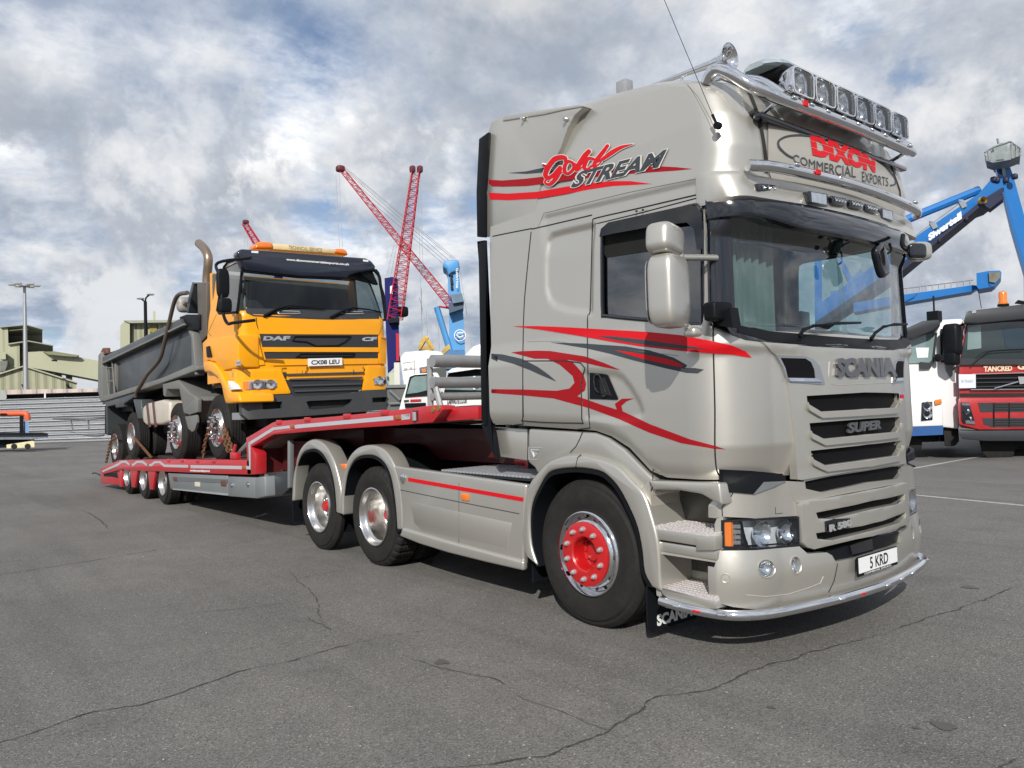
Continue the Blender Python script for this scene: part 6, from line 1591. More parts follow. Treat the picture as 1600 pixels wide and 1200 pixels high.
fb('conveyor_gallery', cl([(175, 520), (270, 516), (460, 545), (640, 580), (640, 700), (475, 668), (200, 618), (176, 612)]), 100, 5, sage2, T)
fb('gallery_canopy', cl([(270, 518), (340, 516), (495, 540), (480, 550), (400, 545), (300, 535)]), 99, 4, mat('canopy_dark', (.16, .17, .10), .6), T)
fb('gallery_window', cl([(322, 567), (355, 568), (355, 577), (322, 574)]), 99.9, .2, blk, T)
fb('gallery_trestle', [cl([(215, 620), (320, 640), (330, 655), (386, 650), (388, 680), (300, 655)]), cl([(410, 655), (452, 662), (452, 720), (412, 690)])], 101, 2, mat('trestle_dark', (.06, .055, .05), .8), T)
fb('stair_platform', cl([(0, 575), (46, 575), (46, 600), (30, 640), (0, 642)]), 108, 2, mat('platform_grey', (.12, .13, .12), .7, var=.6, vs=2.), T); fb('stair_hut', cl([(5, 518), (35, 520), (36, 565), (6, 566)]), 108.5, 1.5, sage2, T)
T2 = thing('grain_store', gnd(215, 120), 'pale sage green store building with a small chimney rising behind the tipper body', 'building')
fb('wall', d1([(335, 768), (760, 752), (1000, 752), (1000, 1200), (335, 1200)]), 121, 18, sage, T2); fb('gable_wall', d1([(255, 795), (290, 755), (335, 768), (335, 1200), (255, 1200)]), 120, 18, sage2, T2)
fb('roof', d1([(285, 750), (760, 745), (1000, 745), (1000, 760), (335, 772)]), 119.6, 20, mat('roof_edge_grey', (.25, .27, .22), .6), T2)
fb('chimney', d1([(528, 672), (550, 675), (550, 752), (530, 752)]), 124, 1.8, sage2, T2)
fb('window', [d1([(450, 800), (480, 800), (480, 1000), (450, 1000)]), d1([(500, 790), (560, 788), (560, 850), (500, 850)])], 120.8, .4, mat('ochre_frame', (.20, .17, .03), .6), T2)
# lamp masts
def pole(bm, u0, v0, u1, v1, D, r0, r1): tube(bm, [PD(u0, v0, D), PD(u1, v1, D)], [r0, r1], 10)
def to_ground(u, v, D): p = PD(u, v, D); return Vector((p.x, p.y, 0))
LM = thing('floodlight_mast', tuple(to_ground(42, 600, 70)), 'tall pale floodlight mast with a ring of lamps at the far left', 'light mast')
top_ = PD(38.3, 447, 70); bs = Vector((top_.x, top_.y, 0)); bm = BM(); tube(bm, [bs, top_], [.26, .12], 12); part('pole', bm, steel, LM)
bm = BM(); c = top_; lathe(bm, [(.1, -.1), (.45, -.05), (.45, .05), (.1, .1)], c, (0, 0, 1), 16); part('lamp_ring', bm, steel, LM)
for k in range(6):
    a_ = k*math.pi/3+.4; q = c+Vector((math.cos(a_), math.sin(a_), 0))*.95; bm = BM(); sbox(bm, q+Vector((0, 0, .08)), (.3, .3, .09), .5, 12, 8); part('floodlight', bm, mat('lamp_silver', (.5, .5, .5), .3, .5), LM)
LP2 = thing('yard_lamp_post', tuple(to_ground(228, 600, 58)), 'dark twin-arm lamp post standing behind the tipper body', 'lamp post')
q0 = PD(227, 471, 58); bm = BM(); tube(bm, [Vector((q0.x, q0.y, 0)), q0], [.14, .12], 10); tube(bm, smoothpath([PD(227, 474, 58), PD(228, 466, 58), PD(233, 461, 58)], 4), .06, 8); tube(bm, [PD(227, 472, 58), PD(221, 467, 58)], .06, 8); part('pole', bm, blk, LP2)
for u, v in ((235, 460), (219.5, 466.5)):
    bm = BM(); sbox(bm, PD(u, v, 58), (.26, .26, .07), .6, 12, 8); part('lamp_head', bm, mat('lamp_silver', (.5, .5, .5), .3, .5), LP2)
# orange hoop and blue tray trailer
FT = thing('plant_trailer', gnd(30, 40), 'low plant trailer with an orange hoop and blue headboard at the left edge', 'trailer')
bm = BM(); tube(bm, smoothpath([PD(u, v, 40) for u, v in cl([(-120, 905), (60, 905), (140, 904), (168, 912), (174, 945)])], 5), .14, 12); part('hoop', bm, mat('orange_paint', (.62, .09, .03), .45), FT)
fb('hoop_sleeve', cl([(0, 903), (40, 903), (40, 914), (0, 914)]), 39.8, .3, blk, FT)
fb('headboard', cl([(150, 952), (180, 955), (180, 1028), (148, 1030)]), 40, .7, mat('faded_blue', (.14, .25, .45), .6, var=.2, dirt=.3), FT)
fb('side_board', cl([(122, 920), (148, 920), (148, 1034), (122, 1034)]), 39.9, .4, blk, FT)
fb('bed', cl([(-120, 1034), (270, 1028), (300, 1032), (300, 1056), (220, 1066), (-120, 1068)]), 39.5, 2.2, mat('grimy_bed', (.16, .18, .22), .7, 0, 0, .5, 6., dirt=.7, dcol=(.05, .05, .05)), FT)
fb('bed_edge', cl([(-120, 1028), (270, 1026), (300, 1030), (300, 1036), (-120, 1040)]), 39.3, 2.4, blk, FT)
fb('bumper_beam', cl([(40, 1100), (205, 1075), (215, 1080), (215, 1115), (42, 1122)]), 38.6, .3, mat('cream_beam', (.58, .55, .34), .6, dirt=.4), FT)
fb('undercarriage', cl([(-120, 1068), (215, 1068), (210, 1110), (-120, 1125)]), 40, 1.8, blk, FT)
bm = BM()
for u in (90, 175): p = PD(*cl([(u, 1110)])[0], 38.6); lathe(bm, [(0, 0), (.14, 0), (.14, .05), (0, .06)], p, -FH, 16)
part('wheel', bm, rub, FT)
# ---- cranes
def lattice(a, b, w0, w1, nb, r, side, wm_=None):
    a, b = Vector(a), Vector(b); d = (b-a).normalized(); s = side.normalized(); t = d.cross(s).normalized(); bm = BM()
    def cs(f):
        wv = w0+(w1-w0)*f; wv = (wm_ or wv) if False else wv; c = a.lerp(b, f); return [c+s*wv*x+t*wv*y for x, y in ((-.5, -.5), (.5, -.5), (.5, .5), (-.5, .5))]
    C = [cs(i/nb) for i in range(nb+1)]
    for k in range(4): tube(bm, [C[0][k], C[-1][k]], r*1.5, 4)
    for i in range(nb):
        for k in range(4):
            k2 = (k+1) % 4; tube(bm, [C[i][k], C[i+1][k2]] if (i+k) % 2 else [C[i][k2], C[i+1][k]], r*.8, 3); tube(bm, [C[i][k], C[i][k2]], r*.7, 3)
    return bm
redc = mat('crane_red', (.42, .02, .035), .7, var=.1, spec=.2); bluec = mat('crane_blue', (.06, .25, .52), .5, dirt=.2, var=.1, vs=.3); navyc = mat('crane_navy', (.012, .014, .10), .7, var=.1, spec=.15); cable = mat('cable_grey', (.22, .23, .25), .5)
def cables(parent, prs, D, r=.05):
    bm = BM()
    for (u0, v0, u1, v1) in prs: tube(bm, [PD(u0, v0, D), PD(u1, v1, D)], r, 3)
    part('rope_lettering_none' if False else 'cable', bm, cable, parent)
NOSPLIT.add('cable'); NOSPLIT.add('wheel'); NOSPLIT.add('scrape'); NOSPLIT.add('post'); NOSPLIT.add('handrail')
D = 170
C1 = thing('harbour_crane', gnd(712, D), 'light blue harbour crane with a red lattice jib reaching up to the left', 'crane', 'harbour cranes on the quay')
fb('tower', cq([(628, 520), (640, 510), (672, 500), (690, 640), (700, 760), (706, 905), (635, 900), (632, 700), (628, 600)]), D, 7, bluec, C1)
fb('tower_head', cq([(604, 490), (615, 478), (668, 470), (676, 480), (680, 520), (645, 530), (630, 545), (622, 515), (606, 508)]), D-1, 8, bluec, C1, .4)
fb('tower_base', cq([(612, 890), (625, 878), (700, 875), (708, 900), (708, 960), (612, 960)]), D-2, 10, mat('crane_machine_blue', (.05, .16, .33), .6, var=.5, vs=.5), C1)
for q in ([(634, 520), (646, 512), (650, 545), (638, 548)], [(638, 555), (648, 550), (652, 580), (640, 585)], [(640, 590), (650, 588), (652, 604), (641, 606)]): fb('window_slot', cq(q), D-.6, 1, seam, C1)
fb('operator_cab', cq([(640, 630), (690, 622), (700, 660), (650, 668)]), D-4, 4, mat('cab_mix', (.10, .16, .22), .3, var=.5, vs=.4), C1); fb('slew_ring', cq([(634, 668), (700, 655), (698, 690), (634, 712)]), D-3, 6, mat('crane_shadow', (.04, .07, .12), .6), C1)
part('crane_lettering', ptext('GOTTWALD', cq([(664, 600), (664, 512), (674, 512), (674, 600)]), lambda o, d: (PD(0, 0, 1) if False else o+d*((D-1.2)/d.dot(CF)), -FH), 0, .03, step=0), plate_w, C1)
bm = BM(); c = PD(*cq([(682, 811)])[0], D-1); lathe(bm, [(1.15, -.1), (1.3, -.1), (1.3, .1), (1.15, .1)], c, -FH, 24, True)
tube(bm, [c+RH*.8+Vector((0, 0, .5)), c-RH*.4+Vector((0, 0, .5)), c-RH*.7, c-RH*.2+Vector((0, 0, -.5)), c+RH*.8+Vector((0, 0, -.2))], .22, 4); part('crane_emblem', bm, plate_w, C1)
bm = lattice(PD(*cq([(648, 682)])[0], D), PD(*cq([(158, 76)])[0], D), 2.3, 1.2, 44, .075, RH); part('lattice', bm, redc, C1)
bm = lattice(PD(*cq([(640, 690)])[0], D), PD(*cq([(585, 682)])[0], D), .8, .5, 4, .08, RH); part('jib_heel', bm, redc, C1)
bm = BM(); sbox(bm, PD(*cq([(148, 68)])[0], D), (.9, .9, .7), .5, 12, 8); part('jib_head', bm, mat('jib_head_dark', (.10, .02, .03), .6, var=.5, vs=1.), C1)
cables(C1, [(*cq([a])[0], *cq([b])[0]) for a, b in (((160, 60), (650, 470)), ((170, 75), (630, 475)), ((165, 90), (615, 480)), ((170, 62), (660, 468)), ((210, 150), (605, 490)), ((128, 90), (145, 420)), ((142, 90), (158, 420)), ((675, 480), (735, 860)), ((510, 600), (513, 830)), ((500, 640), (540, 800)), ((583, 690), (590, 880)))], D)
bm = BM(); tube(bm, [PD(*cq([(578, 685)])[0], D), PD(*cq([(640, 890)])[0], D)], .7, 8); part('luffing_ram', bm, bluec, C1)
C2 = thing('harbour_crane', gnd(612, D), 'navy blue harbour crane with a steep red lattice jib, left of the light blue one', 'crane', 'harbour cranes on the quay')
D = 160
fb('tower', cq([(345, 556), (380, 550), (405, 560), (408, 700), (412, 900), (418, 920), (360, 975), (350, 760)]), D, 7, navyc, C2)
for q in ([(370, 592), (382, 588), (382, 625), (370, 625)],): fb('window_slot', cq(q), D-.3, 1, plate_w, C2)
fb('machine_house', cq([(365, 735), (412, 730), (412, 752), (366, 756)]), D-2, 6, blk, C2)
bm = BM(); sbox(bm, PD(*cq([(427, 706)])[0], D), (1.0, 1.0, 1.1), .5, 12, 8); part('operator_cab', bm, blk, C2)
bm = lattice(PD(*cq([(392, 742)])[0], D), PD(*cq([(485, 82)])[0], D), 2.8, 1.5, 36, .075, RH); part('lattice', bm, redc, C2)
fb('tower_brace', cq([(396, 800), (410, 805), (410, 925), (398, 925)]), D-1, 1, redc, C2)
bm = BM()
for u in (470, 503): sbox(bm, PD(*cq([(u, 70)])[0], D), (.6, .6, .75), .6, 10, 8)
part('jib_head', bm, mat('jib_head_dark', (.10, .02, .03), .6), C2)
cables(C2, [(*cq([a])[0], *cq([b])[0]) for a, b in (((460, 85), (355, 550)), ((463, 90), (372, 550)), ((467, 95), (385, 552)), ((505, 85), (518, 560)), ((495, 130), (512, 820)), ((532, 700), (536, 830)))], D)
D = 210
C3 = thing('harbour_crane', gnd(400, D), 'distant red lattice jib poking up above the yellow cab roof', 'crane', 'harbour cranes on the quay')
bm = lattice(PD(420, 410, D), PD(383, 350, D), 2.2, 1.3, 12, .09, RH); part('lattice', bm, redc, C3)
bm = BM(); sbox(bm, PD(384, 347, D), (.8, .8, .6), .6, 10, 8); part('jib_head', bm, mat('jib_head_dark', (.10, .02, .03), .6), C3)
bm = BM(); tube(bm, [PD(435, 430, D), to_ground(440, 600, D)], 1.2, 6); part('tower', bm, navyc, C3)
cables(C3, [(382, 350, 383, 420), (385, 350, 389, 420)], D)
# yellow grab heads between the cranes
for lab, q, D in (('yellow grab bucket hanging on ropes above the white lorry cabs', [(500, 872), (505, 850), (515, 828), (540, 828), (552, 860), (562, 875)], 120), ('yellow boom tip beside the base of the light blue crane', [(595, 890), (610, 868), (632, 850), (640, 870), (610, 895)], 125)):
    o = thing('crane_grab' if 'grab' in lab else 'yellow_boom', gnd(480+q[0][0]/2.857, D), lab, 'crane grab' if 'grab' in lab else 'crane boom')
    if 'grab' in lab:
        bm = BM(); pp = [PD(*p, D) for p in cq(q)]; c = sum(pp, Vector())/len(pp)
        for p in pp: tube(bm, [c+Vector((0, 0, 1)), p], .35, 5)
        fpoly(bm, cq([(498, 875), (505, 858), (552, 860), (562, 878)]), D, 2); part('grab_shell', bm, mat('crane_yellow', (.50, .33, .06), .6, var=.5, vs=.6, dirt=.5), o)
    else: fb('boom', cq(q), D, 2, mat('crane_yellow', (.50, .33, .06), .6), o)
# blue ship unloader
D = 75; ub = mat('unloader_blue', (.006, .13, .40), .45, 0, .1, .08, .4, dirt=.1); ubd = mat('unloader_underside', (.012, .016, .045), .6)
U = thing('ship_unloader', gnd(1600, D), 'big blue ship unloader with a slanting boom and tall leg at the right', 'ship unloader')
fb('boom', cr([(-450, 1190), (75, 825), (300, 670), (640, 440), (725, 340), (800, 330), (805, 400), (660, 495), (310, 775), (95, 945), (-440, 1310)]), D, 4, ub, U)
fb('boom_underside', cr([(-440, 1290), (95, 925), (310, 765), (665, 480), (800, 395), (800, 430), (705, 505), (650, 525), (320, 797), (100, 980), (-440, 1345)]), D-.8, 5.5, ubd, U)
fb('leg', cr([(832, 190), (842, 240), (872, 322), (960, 640), (1010, 900), (1010, 1900), (960, 1900), (945, 965), (850, 640), (800, 430), (795, 380), (812, 320), (765, 300), (750, 238), (735, 228)]), D+1, 4, ub, U)
fb('leg_rib', cr([(800, 430), (815, 420), (870, 620), (950, 900), (950, 950), (945, 965), (850, 640)]), D+.8, .4, mat('unloader_blue_deep', (.01, .11, .32), .5), U)
bm = BM(); tube(bm, [PD(*p, D+1) for p in cr([(-60, 705), (175, 606), (640, 416)])], .42, 8); part('tie_rod', bm, ub, U)
bm = BM(); tube(bm, [PD(*p, D+1) for p in cr([(75, 822), (330, 635), (520, 495)])], .06, 4)
for u, v in ((325, 632), (520, 492)): tube(bm, [PD(*cr([(u-15, v-4)])[0], D), PD(*cr([(u+16, v-4)])[0], D)], .12, 4); tube(bm, [PD(*cr([(u, v)])[0], D), PD(*cr([(u+22, v+40)])[0], D)], .3, 5)
part('boom_walkway', bm, mat('walkway_grey', (.3, .33, .36), .5), U)
for q in ([(370, 740), (385, 735), (385, 755), (372, 760)], [(548, 600), (568, 592), (570, 612), (552, 615)], [(655, 500), (800, 440), (805, 470), (715, 540), (695, 528)]): fb('boom_bracket', cr(q), D-1, 2, ubd, U)
bm = BM(); p = PD(*cr([(661, 487)])[0], D-1); lathe(bm, [(0, -.3), (.28, -.3), (.34, 0), (.34, .3)], p, -FH, 16); part('pivot', bm, mat('crane_yellow', (.50, .33, .06), .6), U)
part('boom_lettering', ptext('Siwertell', cr([(306, 758), (527, 607), (522, 556), (300, 712)]), lambda o, d: (o+d*((D-1.1)/d.dot(CF)), -FH), 0, .06, step=0), plate_w, U)
hm = mat('head_machinery', (.24, .27, .28), .6, .3, 0, .6, .8, dirt=.6, dcol=(.08, .07, .06))
fb('head_platform', cr([(680, 175), (830, 140), (920, 165), (918, 185), (850, 212), (735, 232), (692, 218)]), D-2, 3, hm, U)
fb('head_machine', [cr([(720, 150), (790, 98), (832, 100), (835, 140), (740, 165)]), cr([(840, 110), (905, 120), (915, 160), (845, 150)])], D-1, 5, hm, U)
bm = BM(); rr_ = [(680, 165, 735, 130), (735, 130, 850, 92), (850, 92, 918, 140), (683, 188, 690, 165), (918, 140, 918, 185), (700, 150, 712, 215), (860, 95, 862, 205), (890, 120, 890, 195), (765, 70, 772, 105), (755, 215, 805, 210)]
for a0, b0, a1, b1 in rr_: tube(bm, [PD(*cr([(a0, b0)])[0], D-2), PD(*cr([(a1, b1)])[0], D-2)], .10, 4)
part('handrail', bm, hm, U)
fb('leg_cables', cr([(785, 215), (800, 200), (822, 300), (815, 320), (800, 300)]), D+.2, .8, hm, U)
bm = BM()
for p in ((740, 345), (760, 350), (880, 325), (820, 350)): sbox(bm, PD(*cr([p])[0], D), (.28, .28, .28), .6, 10, 8)
part('winch', bm, ubd, U)
D = 70
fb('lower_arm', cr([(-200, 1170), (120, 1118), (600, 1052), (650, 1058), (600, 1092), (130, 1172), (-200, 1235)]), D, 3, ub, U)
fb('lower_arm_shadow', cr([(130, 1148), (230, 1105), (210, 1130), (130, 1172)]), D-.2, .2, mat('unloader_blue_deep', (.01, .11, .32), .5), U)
bm = BM()
for k in range(12):
    u = 120+k*42; v = 1112-k*5.4; tube(bm, [PD(*cr([(u, v)])[0], D), PD(*cr([(u, v-36)])[0], D)], .05, 4)
tube(bm, [PD(*cr([(120, 1078)])[0], D), PD(*cr([(600, 1018)])[0], D)], .05, 4); part('handrail', bm, steel, U)
oc = fb('control_cab', cr([(624, 972), (700, 958), (706, 1040), (735, 1062), (640, 1078), (626, 1060)]), D-1, 4, ub, U)
fb('cab_nose', cr([(700, 958), (780, 954), (792, 965), (790, 1000), (742, 1058), (706, 1062)]), D-1, 3.4, ub, U); fb('cab_window', cr([(708, 968), (784, 962), (784, 1000), (750, 1036), (710, 1030)]), D-1.2, .3, mat('cab_window_mix', (.16, .16, .13), .3, var=.8, vs=1.2), U)
for q, D_ in (([(1272, 300), (1283, 300), (1286, 643), (1274, 643)], 80), ([(1298, 385), (1305, 383), (1335, 440), (1328, 444)], 80)): fb('rear_leg', q, D_, 2, ub, U)
fb('rear_machinery', [[(1297, 455), (1330, 452), (1338, 470), (1320, 480), (1297, 478)], [(1325, 440), (1345, 420), (1360, 440), (1360, 465), (1335, 470)]], 78, 3, mat('crane_machine_blue', (.05, .16, .33), .6), U)
# ---- parked lorries
gls = mat('dark_glass', (.02, .03, .032), .06, 0, .9, .4, .8); gls2 = mat('pale_glass', (.17, .24, .24), .08, 0, .9, .5, 1.5)
def hit_at(D): return lambda o, d: (o+d*(D/d.dot(CF)), -FH)
def ftext(nm, s, q, D, m_, parent, bold=.03): part(nm, ptext(s, q, hit_at(D), 0, bold, step=0), m_, parent)
# red lorry, far right
D = 17.5; vr = mat('lorry_red', (.36, .018, .022), .35, 0, .5, .08, 2., dirt=.12, dcol=(.4, .3, .28)); vg = mat('lorry_grey', (.028, .031, .036), .5)
V1 = thing('parked_lorry', gnd(1590, D), 'red cab lorry with a grey sun visor and amber beacon, parked at the right edge', 'lorry', 'lorries parked across the yard')
cwx = lambda p: cw(p)
fb('cab', cw([(442, 560), (480, 330), (500, 270), (1190, 262), (1260, 560), (1262, 930), (560, 945), (446, 930)]), D, 2.0, vr, V1, .05)
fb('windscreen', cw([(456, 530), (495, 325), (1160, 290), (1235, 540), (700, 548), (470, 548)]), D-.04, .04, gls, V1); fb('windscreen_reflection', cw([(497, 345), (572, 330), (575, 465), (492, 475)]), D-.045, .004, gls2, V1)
fb('windscreen_reflection', cw([(700, 350), (1150, 310), (1160, 430), (720, 470)]), D-.045, .004, mat('reflection_dark_blue', (.015, .03, .045), .12, 0, .8, .4, 1.), V1)  # reflections painted as tinted sheets on the glass
fb('scuttle', cw([(452, 525), (1240, 535), (1245, 560), (445, 562)]), D-.08, .08, vg, V1)
fb('sun_visor', cw([(468, 318), (490, 248), (830, 205), (1180, 205), (1200, 300), (830, 295), (560, 320)]), D-.35, .5, vg, V1, .04)
g_ = fb('grille', cw([(515, 620), (1240, 600), (1235, 705), (515, 708)]), D-.05, .05, mesh_blk, V1)
for k in range(3): fb('grille_bar', cw([(545, 640+k*24), (1230, 628+k*24), (1230, 634+k*24), (545, 646+k*24)]), D-.08, .03, vg, g_)
bm = BM(); tube(bm, [PD(*p, D-.1) for p in cw([(650, 702), (790, 662)])], .018, 6); tube(bm, [PD(*p, D-.08) for p in cw([(512, 708), (1240, 704)])], .012, 6); tube(bm, [PD(*p, D-.08) for p in cw([(520, 618), (1240, 600)])], .012, 6); part('chrome_bar', bm, chrome, V1)
fb('badge', cw([(790, 632), (860, 632), (860, 670), (800, 676)]), D-.1, .03, gtext, V1)
ftext('lettering', 'TANCRED', cw([(588, 604), (756, 598), (756, 566), (588, 570)]), D-.02, mat('cream_letter', (.65, .52, .36), .5), V1, .05); ftext('lettering', 'GR', cw([(786, 592), (880, 588), (880, 552), (786, 556)]), D-.02, mat('cream_letter', (.65, .52, .36), .5), V1, .05)
fb('paper_notice', cw([(442, 618), (542, 618), (543, 698), (444, 700)]), D-.10, .01, mat('paper', (.58, .60, .72), .7, var=.05), V1)
ftext('notice_lettering', 'IN TRANSIT', cw([(458, 668), (530, 668), (530, 650), (458, 650)]), D-.105, mat('pen_grey', (.3, .33, .4), .7), V1, .0)
fb('gap_shadow', cw([(446, 730), (1240, 725), (1240, 748), (450, 752)]), D-.01, .02, seam, V1)
fb('bumper', cw([(442, 755), (1250, 748), (1262, 940), (560, 945), (446, 915), (438, 800)]), D-.12, .4, vr, V1, .04)
hm_ = fb('headlamp', cw([(455, 782), (505, 785), (542, 914), (470, 906), (460, 890)]), D-.15, .1, blkg, V1, .01)
for a_, b_, r_ in ((484, 835, .07), (498, 880, .07)):
    bm = BM(); lathe(bm, [(0, -.03), (r_*.7, -.01), (r_, .03)], PD(*cw([(a_, b_)])[0], D-.155), -FH, 20); part('lamp_bowl', bm, refl, hm_)
bm = BM(); 
for q in ([(460, 786), (504, 788), (508, 802), (462, 800)], [(480, 886), (534, 892), (540, 912), (484, 906)]): fpoly(bm, cw(q), D-.152, .01)
part('lamp_trim', bm, refl, hm_)
for q in ([(555, 785), (1240, 780), (1240, 835), (570, 840)], [(582, 875), (1240, 870), (1240, 925), (640, 928), (590, 912)]):
    lo_ = fb('bumper_vent', cw(q), D-.13, .05, vg, V1)
for x in (645, 735, 840): fb('vent_bar', cw([(x, 785), (x+8, 785), (x+8, 925), (x, 925)]), D-.14, .02, vr if False else blk, V1)
for k in range(3): fb('vent_bar', [cw([(645, 792+k*15), (1240, 790+k*15), (1240, 796+k*15), (645, 798+k*15)]), cw([(645, 882+k*15), (1240, 880+k*15), (1240, 886+k*15), (645, 888+k*15)])], D-.145, .02, seam, V1)
fb('lower_valance', cw([(440, 945), (560, 948), (1262, 942), (1260, 1010), (600, 1010), (460, 998)]), D-.14, .4, vg, V1, .03)
fb('tyre', cw([(560, 1000), (760, 1000), (770, 1090), (740, 1120), (620, 1120), (580, 1080)]), D+.3, .3, rub, V1, .04)
fb('underside', cw([(560, 990), (1240, 990), (1240, 1040), (600, 1040)]), D+.4, 3, blk, V1)
fb('load_body', cw([(520, 330), (1200, 300), (1200, 1000), (540, 1000)]), D+2.3, 5, vg, V1)
bm = BM(); lathe(bm, [(.10, 0), (.10, .06), (.085, .10), (.09, .26), (.07, .31), (0, .33)], PD(*cw([(703, 212)])[0], D+.3), (0, 0, 1), 18); part('beacon', bm, amber, V1)
bm = BM(); lathe(bm, [(.12, -.03), (.12, .02), (0, .03)], PD(*cw([(703, 212)])[0], D+.3), (0, 0, 1), 18); part('beacon_base', bm, blk, V1)
bm = BM(); tube(bm, [PD(*cw([(575, 232)])[0], D), PD(*cw([(556, 118)])[0], D)], .008, 5); part('aerial', bm, blk, V1)
bm = BM(); sbox(bm, PD(*cw([(406, 415)])[0], D-.2), (.17, .17, .36), .4, 20, 12); part('door_mirror', bm, blk, V1); bm = BM(); sbox(bm, PD(*cw([(402, 518)])[0], D-.2), (.14, .14, .19), .4, 20, 12); tube(bm, [PD(*cw([(430, 340)])[0], D-.2), PD(*cw([(470, 325)])[0], D)], .03, 6); tube(bm, [PD(*cw([(420, 540)])[0], D-.2), PD(*cw([(455, 540)])[0], D)], .03, 6); part('door_mirror', bm, blk, V1)
bm = BM(); tube(bm, smoothpath([PD(*p, D-.12) for p in cw([(520, 562), (580, 510), (640, 482), (830, 472)])], 4), .015, 6); part('wiper', bm, blk, V1)
fb('marker', cw([(520, 246), (544, 242), (544, 258), (520, 262)]), D-.37, .03, gtext, V1)
fb('horn', cw([(770, 200), (790, 182), (830, 190), (830, 205)]), D-.2, .2, blk, V1)
# white and blue lorry between
D = 17.7; V2 = thing('parked_lorry', gnd(1445, D), 'white lorry with blue bumper between the champagne tractor and the red lorry', 'lorry', 'lorries parked across the yard')
ww = mat('lorry_white', (.70, .71, .72), .35, 0, .4, .03, 1.5)
fb('cab', cw([(60, 560), (150, 420), (200, 330), (330, 300), (470, 296), (470, 560), (445, 940), (350, 930), (60, 930)]), D, 2.4, ww, V2, .06)
fb('roof_fairing', cw([(332, 298), (460, 292), (480, 320), (480, 345), (340, 345)]), D+.2, 2, ww, V2, .04)
fb('sun_visor', cw([(60, 350), (140, 345), (230, 305), (328, 296), (338, 330), (300, 362), (250, 380), (170, 408), (60, 410)]), D-.4, .6, vg, V2, .05)
fb('windscreen', cw([(60, 470), (170, 405), (300, 370), (308, 380), (285, 540), (270, 552), (60, 556)]), D-.04, .04, gls2, V2)
fb('windscreen_surround', cw([(215, 545), (270, 550), (288, 530), (308, 375), (318, 372), (300, 545), (275, 585), (215, 588)]), D-.08, .06, vg, V2)
fb('white_board', cw([(190, 462), (268, 462), (262, 520), (200, 522)]), D-.05, .01, ww, V2)
fb('side_window', cw([(334, 362), (372, 358), (372, 540), (345, 552), (336, 540)]), D-.03, .03, gls, V2)
fb('painted_side_shadow', cw([(365, 560), (420, 560), (420, 662), (400, 650), (370, 600)]), D-.02, .01, mat('side_shadow_grey', (.17, .18, .19), .6), V2)  # shadow on the cab side painted as a grey sheet
fb('bumper', cw([(60, 750), (230, 750), (345, 735), (352, 920), (60, 930)]), D-.1, .4, ww, V2, .03)
hw = fb('headlamp', cw([(226, 782), (288, 778), (290, 885), (222, 892)]), D-.13, .1, blkg, V2, .01)
for v in (805, 850):
    bm = BM(); lathe(bm, [(0, -.03), (.07, -.01), (.11, .03)], PD(*cw([(257, v)])[0], D-.14), -FH, 20); part('lamp_bowl', bm, refl, hw)
fb('indicator', cw([(302, 768), (340, 762), (344, 788), (305, 798)]), D-.16, .08, amber, V2, .01)
fb('blue_skirt', cw([(60, 930), (350, 918), (352, 972), (60, 985)]), D-.08, .3, mat('lorry_blue', (.02, .08, .24), .5), V2)
fb('wheel_arch', cw([(350, 830), (440, 822), (445, 930), (352, 935)]), D+.1, 2, blk, V2); fb('tyre', cw([(352, 930), (440, 920), (445, 1010), (420, 1040), (360, 1040)]), D+.15, .3, rub, V2, .03)
fb('tyre', cw([(100, 985), (230, 985), (225, 1060), (110, 1060)]), D+.3, .3, rub, V2, .03); fb('underside', cw([(60, 960), (440, 960), (440, 1010), (60, 1020)]), D+.4, 4, blk, V2)
bm = BM(); p = PD(*cw([(300, 285)])[0], D); box(bm, p.x-.12, p.x+.12, p.y-.12, p.y+.12, p.z-.1, p.z+.14); tube(bm, [p, p+Vector((0, 0, .5))], .02, 6); part('roof_beacon', bm, blk, V2)
bm = BM(); sbox(bm, PD(*cw([(318, 522)])[0], D-.2), (.05, .05, .09), .5, 12, 8); tube(bm, [PD(*cw([(335, 360)])[0], D), PD(*cw([(445, 345)])[0], D)], .03, 6); part('mirror_arm', bm, blk, V2)
# lorries seen between the two trucks in the foreground
D = 34; V3 = thing('parked_lorry', gnd(655, D), 'tall plain white high-roof cab behind the small white lorries', 'lorry', 'lorries parked across the yard')
fb('cab', cm([(150, 770), (175, 728), (330, 715), (430, 725), (460, 770), (460, 1000), (180, 1000), (165, 900)]), D, 2.5, ww, V3, .12)
for q in ([(168, 800), (240, 790), (240, 795), (168, 805)], [(170, 850), (262, 838), (262, 842), (170, 854)], [(242, 780), (248, 780), (248, 900), (242, 900)], [(176, 838), (200, 836), (200, 846), (178, 848)], [(212, 832), (232, 830), (232, 842), (214, 844)]): fb('panel_line', cm(q), D-.02, .03, mat('panel_grey', (.3, .3, .31), .6), V3)
fb('side_tank', cm([(110, 800), (145, 798), (150, 955), (112, 955)]), D+1, 1, mat('pale_tank', (.5, .5, .46), .6), V3)
wl_ = fb('warning_lamp', cm([(278, 832), (335, 822), (338, 862), (282, 868)]), D-.1, .1, refl, V3); fb('amber_insert', cm([(296, 845), (320, 840), (322, 862), (300, 866)]), D-.12, .03, amber, wl_)
D = 24; V4 = thing('parked_lorry', gnd(655, D), 'small white lorry cab with a black grille, left of the gantry rails', 'lorry', 'lorries parked across the yard')
fb('cab', cm([(145, 1110), (160, 1050), (190, 960), (218, 885), (240, 875), (400, 865), (420, 900), (430, 1130), (145, 1140)]), D, 2, ww, V4, .05)
fb('windscreen_surround', cm([(182, 1030), (215, 895), (245, 882), (372, 872), (378, 1000), (330, 1020)]), D-.06, .06, blk, V4)
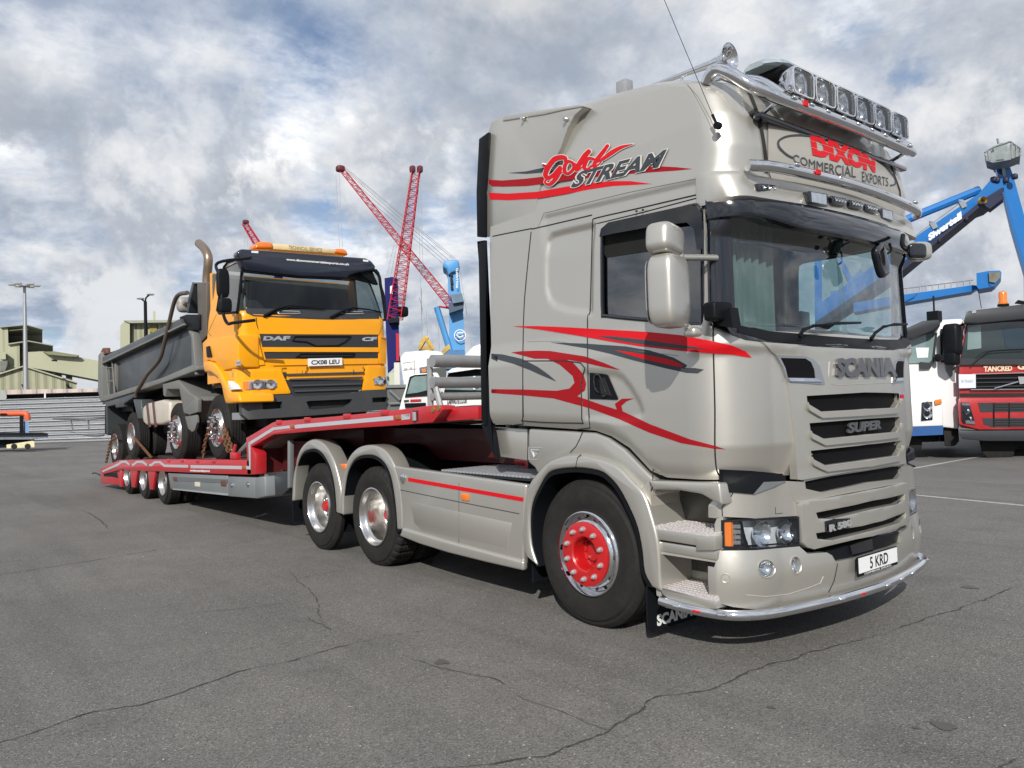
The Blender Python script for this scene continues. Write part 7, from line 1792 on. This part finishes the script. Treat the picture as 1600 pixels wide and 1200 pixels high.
ws_ = fb('windscreen', cm([(196, 1010), (226, 905), (250, 893), (328, 888), (330, 985), (270, 1000)]), D-.08, .03, gls2, V4)
fb('lorry_grille', cm([(180, 1072), (322, 1068), (322, 1098), (184, 1102)]), D-.06, .06, mesh_blk, V4); fb('red_band', cm([(218, 1046), (290, 1043), (290, 1056), (218, 1060)]), D-.05, .05, redd, V4); fb('grey_band', cm([(176, 1050), (208, 1048), (208, 1058), (176, 1062)]), D-.05, .05, gryd, V4)
fb('body', cm([(330, 840), (460, 830), (460, 900), (340, 900)]), D+2.2, 3, mat('lorry_dark_body', (.05, .055, .055), .6), V4)
D = 21; V5 = thing('parked_lorry', gnd(730, D), 'white refuse lorry cab with black web address lettering, beside the champagne cab', 'lorry', 'lorries parked across the yard')
fb('cab', cm([(425, 1130), (440, 960), (470, 855), (540, 825), (760, 815), (860, 825), (900, 900), (920, 1130)]), D, 2, ww, V5, .05)
fb('windscreen_surround', cm([(442, 1010), (468, 880), (500, 858), (660, 838), (860, 850), (880, 1000), (700, 1010), (560, 1028)]), D-.05, .05, blk, V5)
fb('windscreen', cm([(450, 980), (470, 910), (520, 898), (660, 890), (850, 890), (860, 985), (660, 985)]), D-.07, .03, gls2, V5); fb('windscreen_post', cm([(640, 890), (655, 890), (655, 980), (640, 980)]), D-.1, .03, ww, V5)
fb('visor', cm([(466, 862), (500, 838), (660, 828), (860, 832), (865, 845), (660, 842), (480, 868)]), D-.3, .4, ww, V5)
ftext('website_lettering', 'LABWASTE.CO.UK', cm([(466, 1078), (600, 1070), (600, 1036), (468, 1044)]), D-.03, ltext, V5, .02)
fb('dark_sill', cm([(440, 1098), (640, 1085), (920, 1078), (920, 1100), (440, 1112)]), D-.04, .04, blk, V5)
bm = BM(); lathe(bm, [(0, -.02), (.10, -.01), (.12, .02)], PD(*cm([(656, 940)])[0], D-.1), -FH, 18); part('round_mirror', bm, plate_w, V5)
for a_ in (480, 585): fb('vent', cm([(a_, 1016), (a_+45, 1012), (a_+50, 1020), (a_, 1026)]), D-.07, .02, plate_w, V5)
fb('white_body', cm([(640, 690), (720, 660), (900, 650), (900, 830), (560, 830), (560, 770)]), D+3, 5, ww, V5, .1)
D = 30; SK = thing('waste_skip', gnd(610, D), 'dark grey open container behind the yellow cab', 'container')
fb('side', cm([(20, 962), (190, 958), (190, 1200), (20, 1200)]), D, 3, mat('skip_grey', (.09, .10, .10), .7, dirt=.3), SK); fb('rim', cm([(15, 950), (190, 946), (190, 966), (15, 970)]), D-.1, 3.2, mat('skip_rim', (.14, .15, .15), .6), SK)
bm = BM(); tube(bm, [PD(*cm([(80, 985)])[0], D-.1), PD(*cm([(150, 1050)])[0], D-.1)], .06, 6); tube(bm, [PD(*cm([(80, 1075)])[0], D-.1), PD(*cm([(150, 1072)])[0], D-.1)], .05, 6); part('brace', bm, mat('skip_rim', (.14, .15, .15), .6), SK)
fb('green_sheet', cm([(75, 868), (112, 866), (112, 950), (78, 950)]), D+2, 1, mat('pale_green', (.38, .42, .30), .7), thing('pale_cabin', gnd(605, D+2), 'pale green site cabin glimpsed between the yellow cab and the white lorry', 'cabin'))
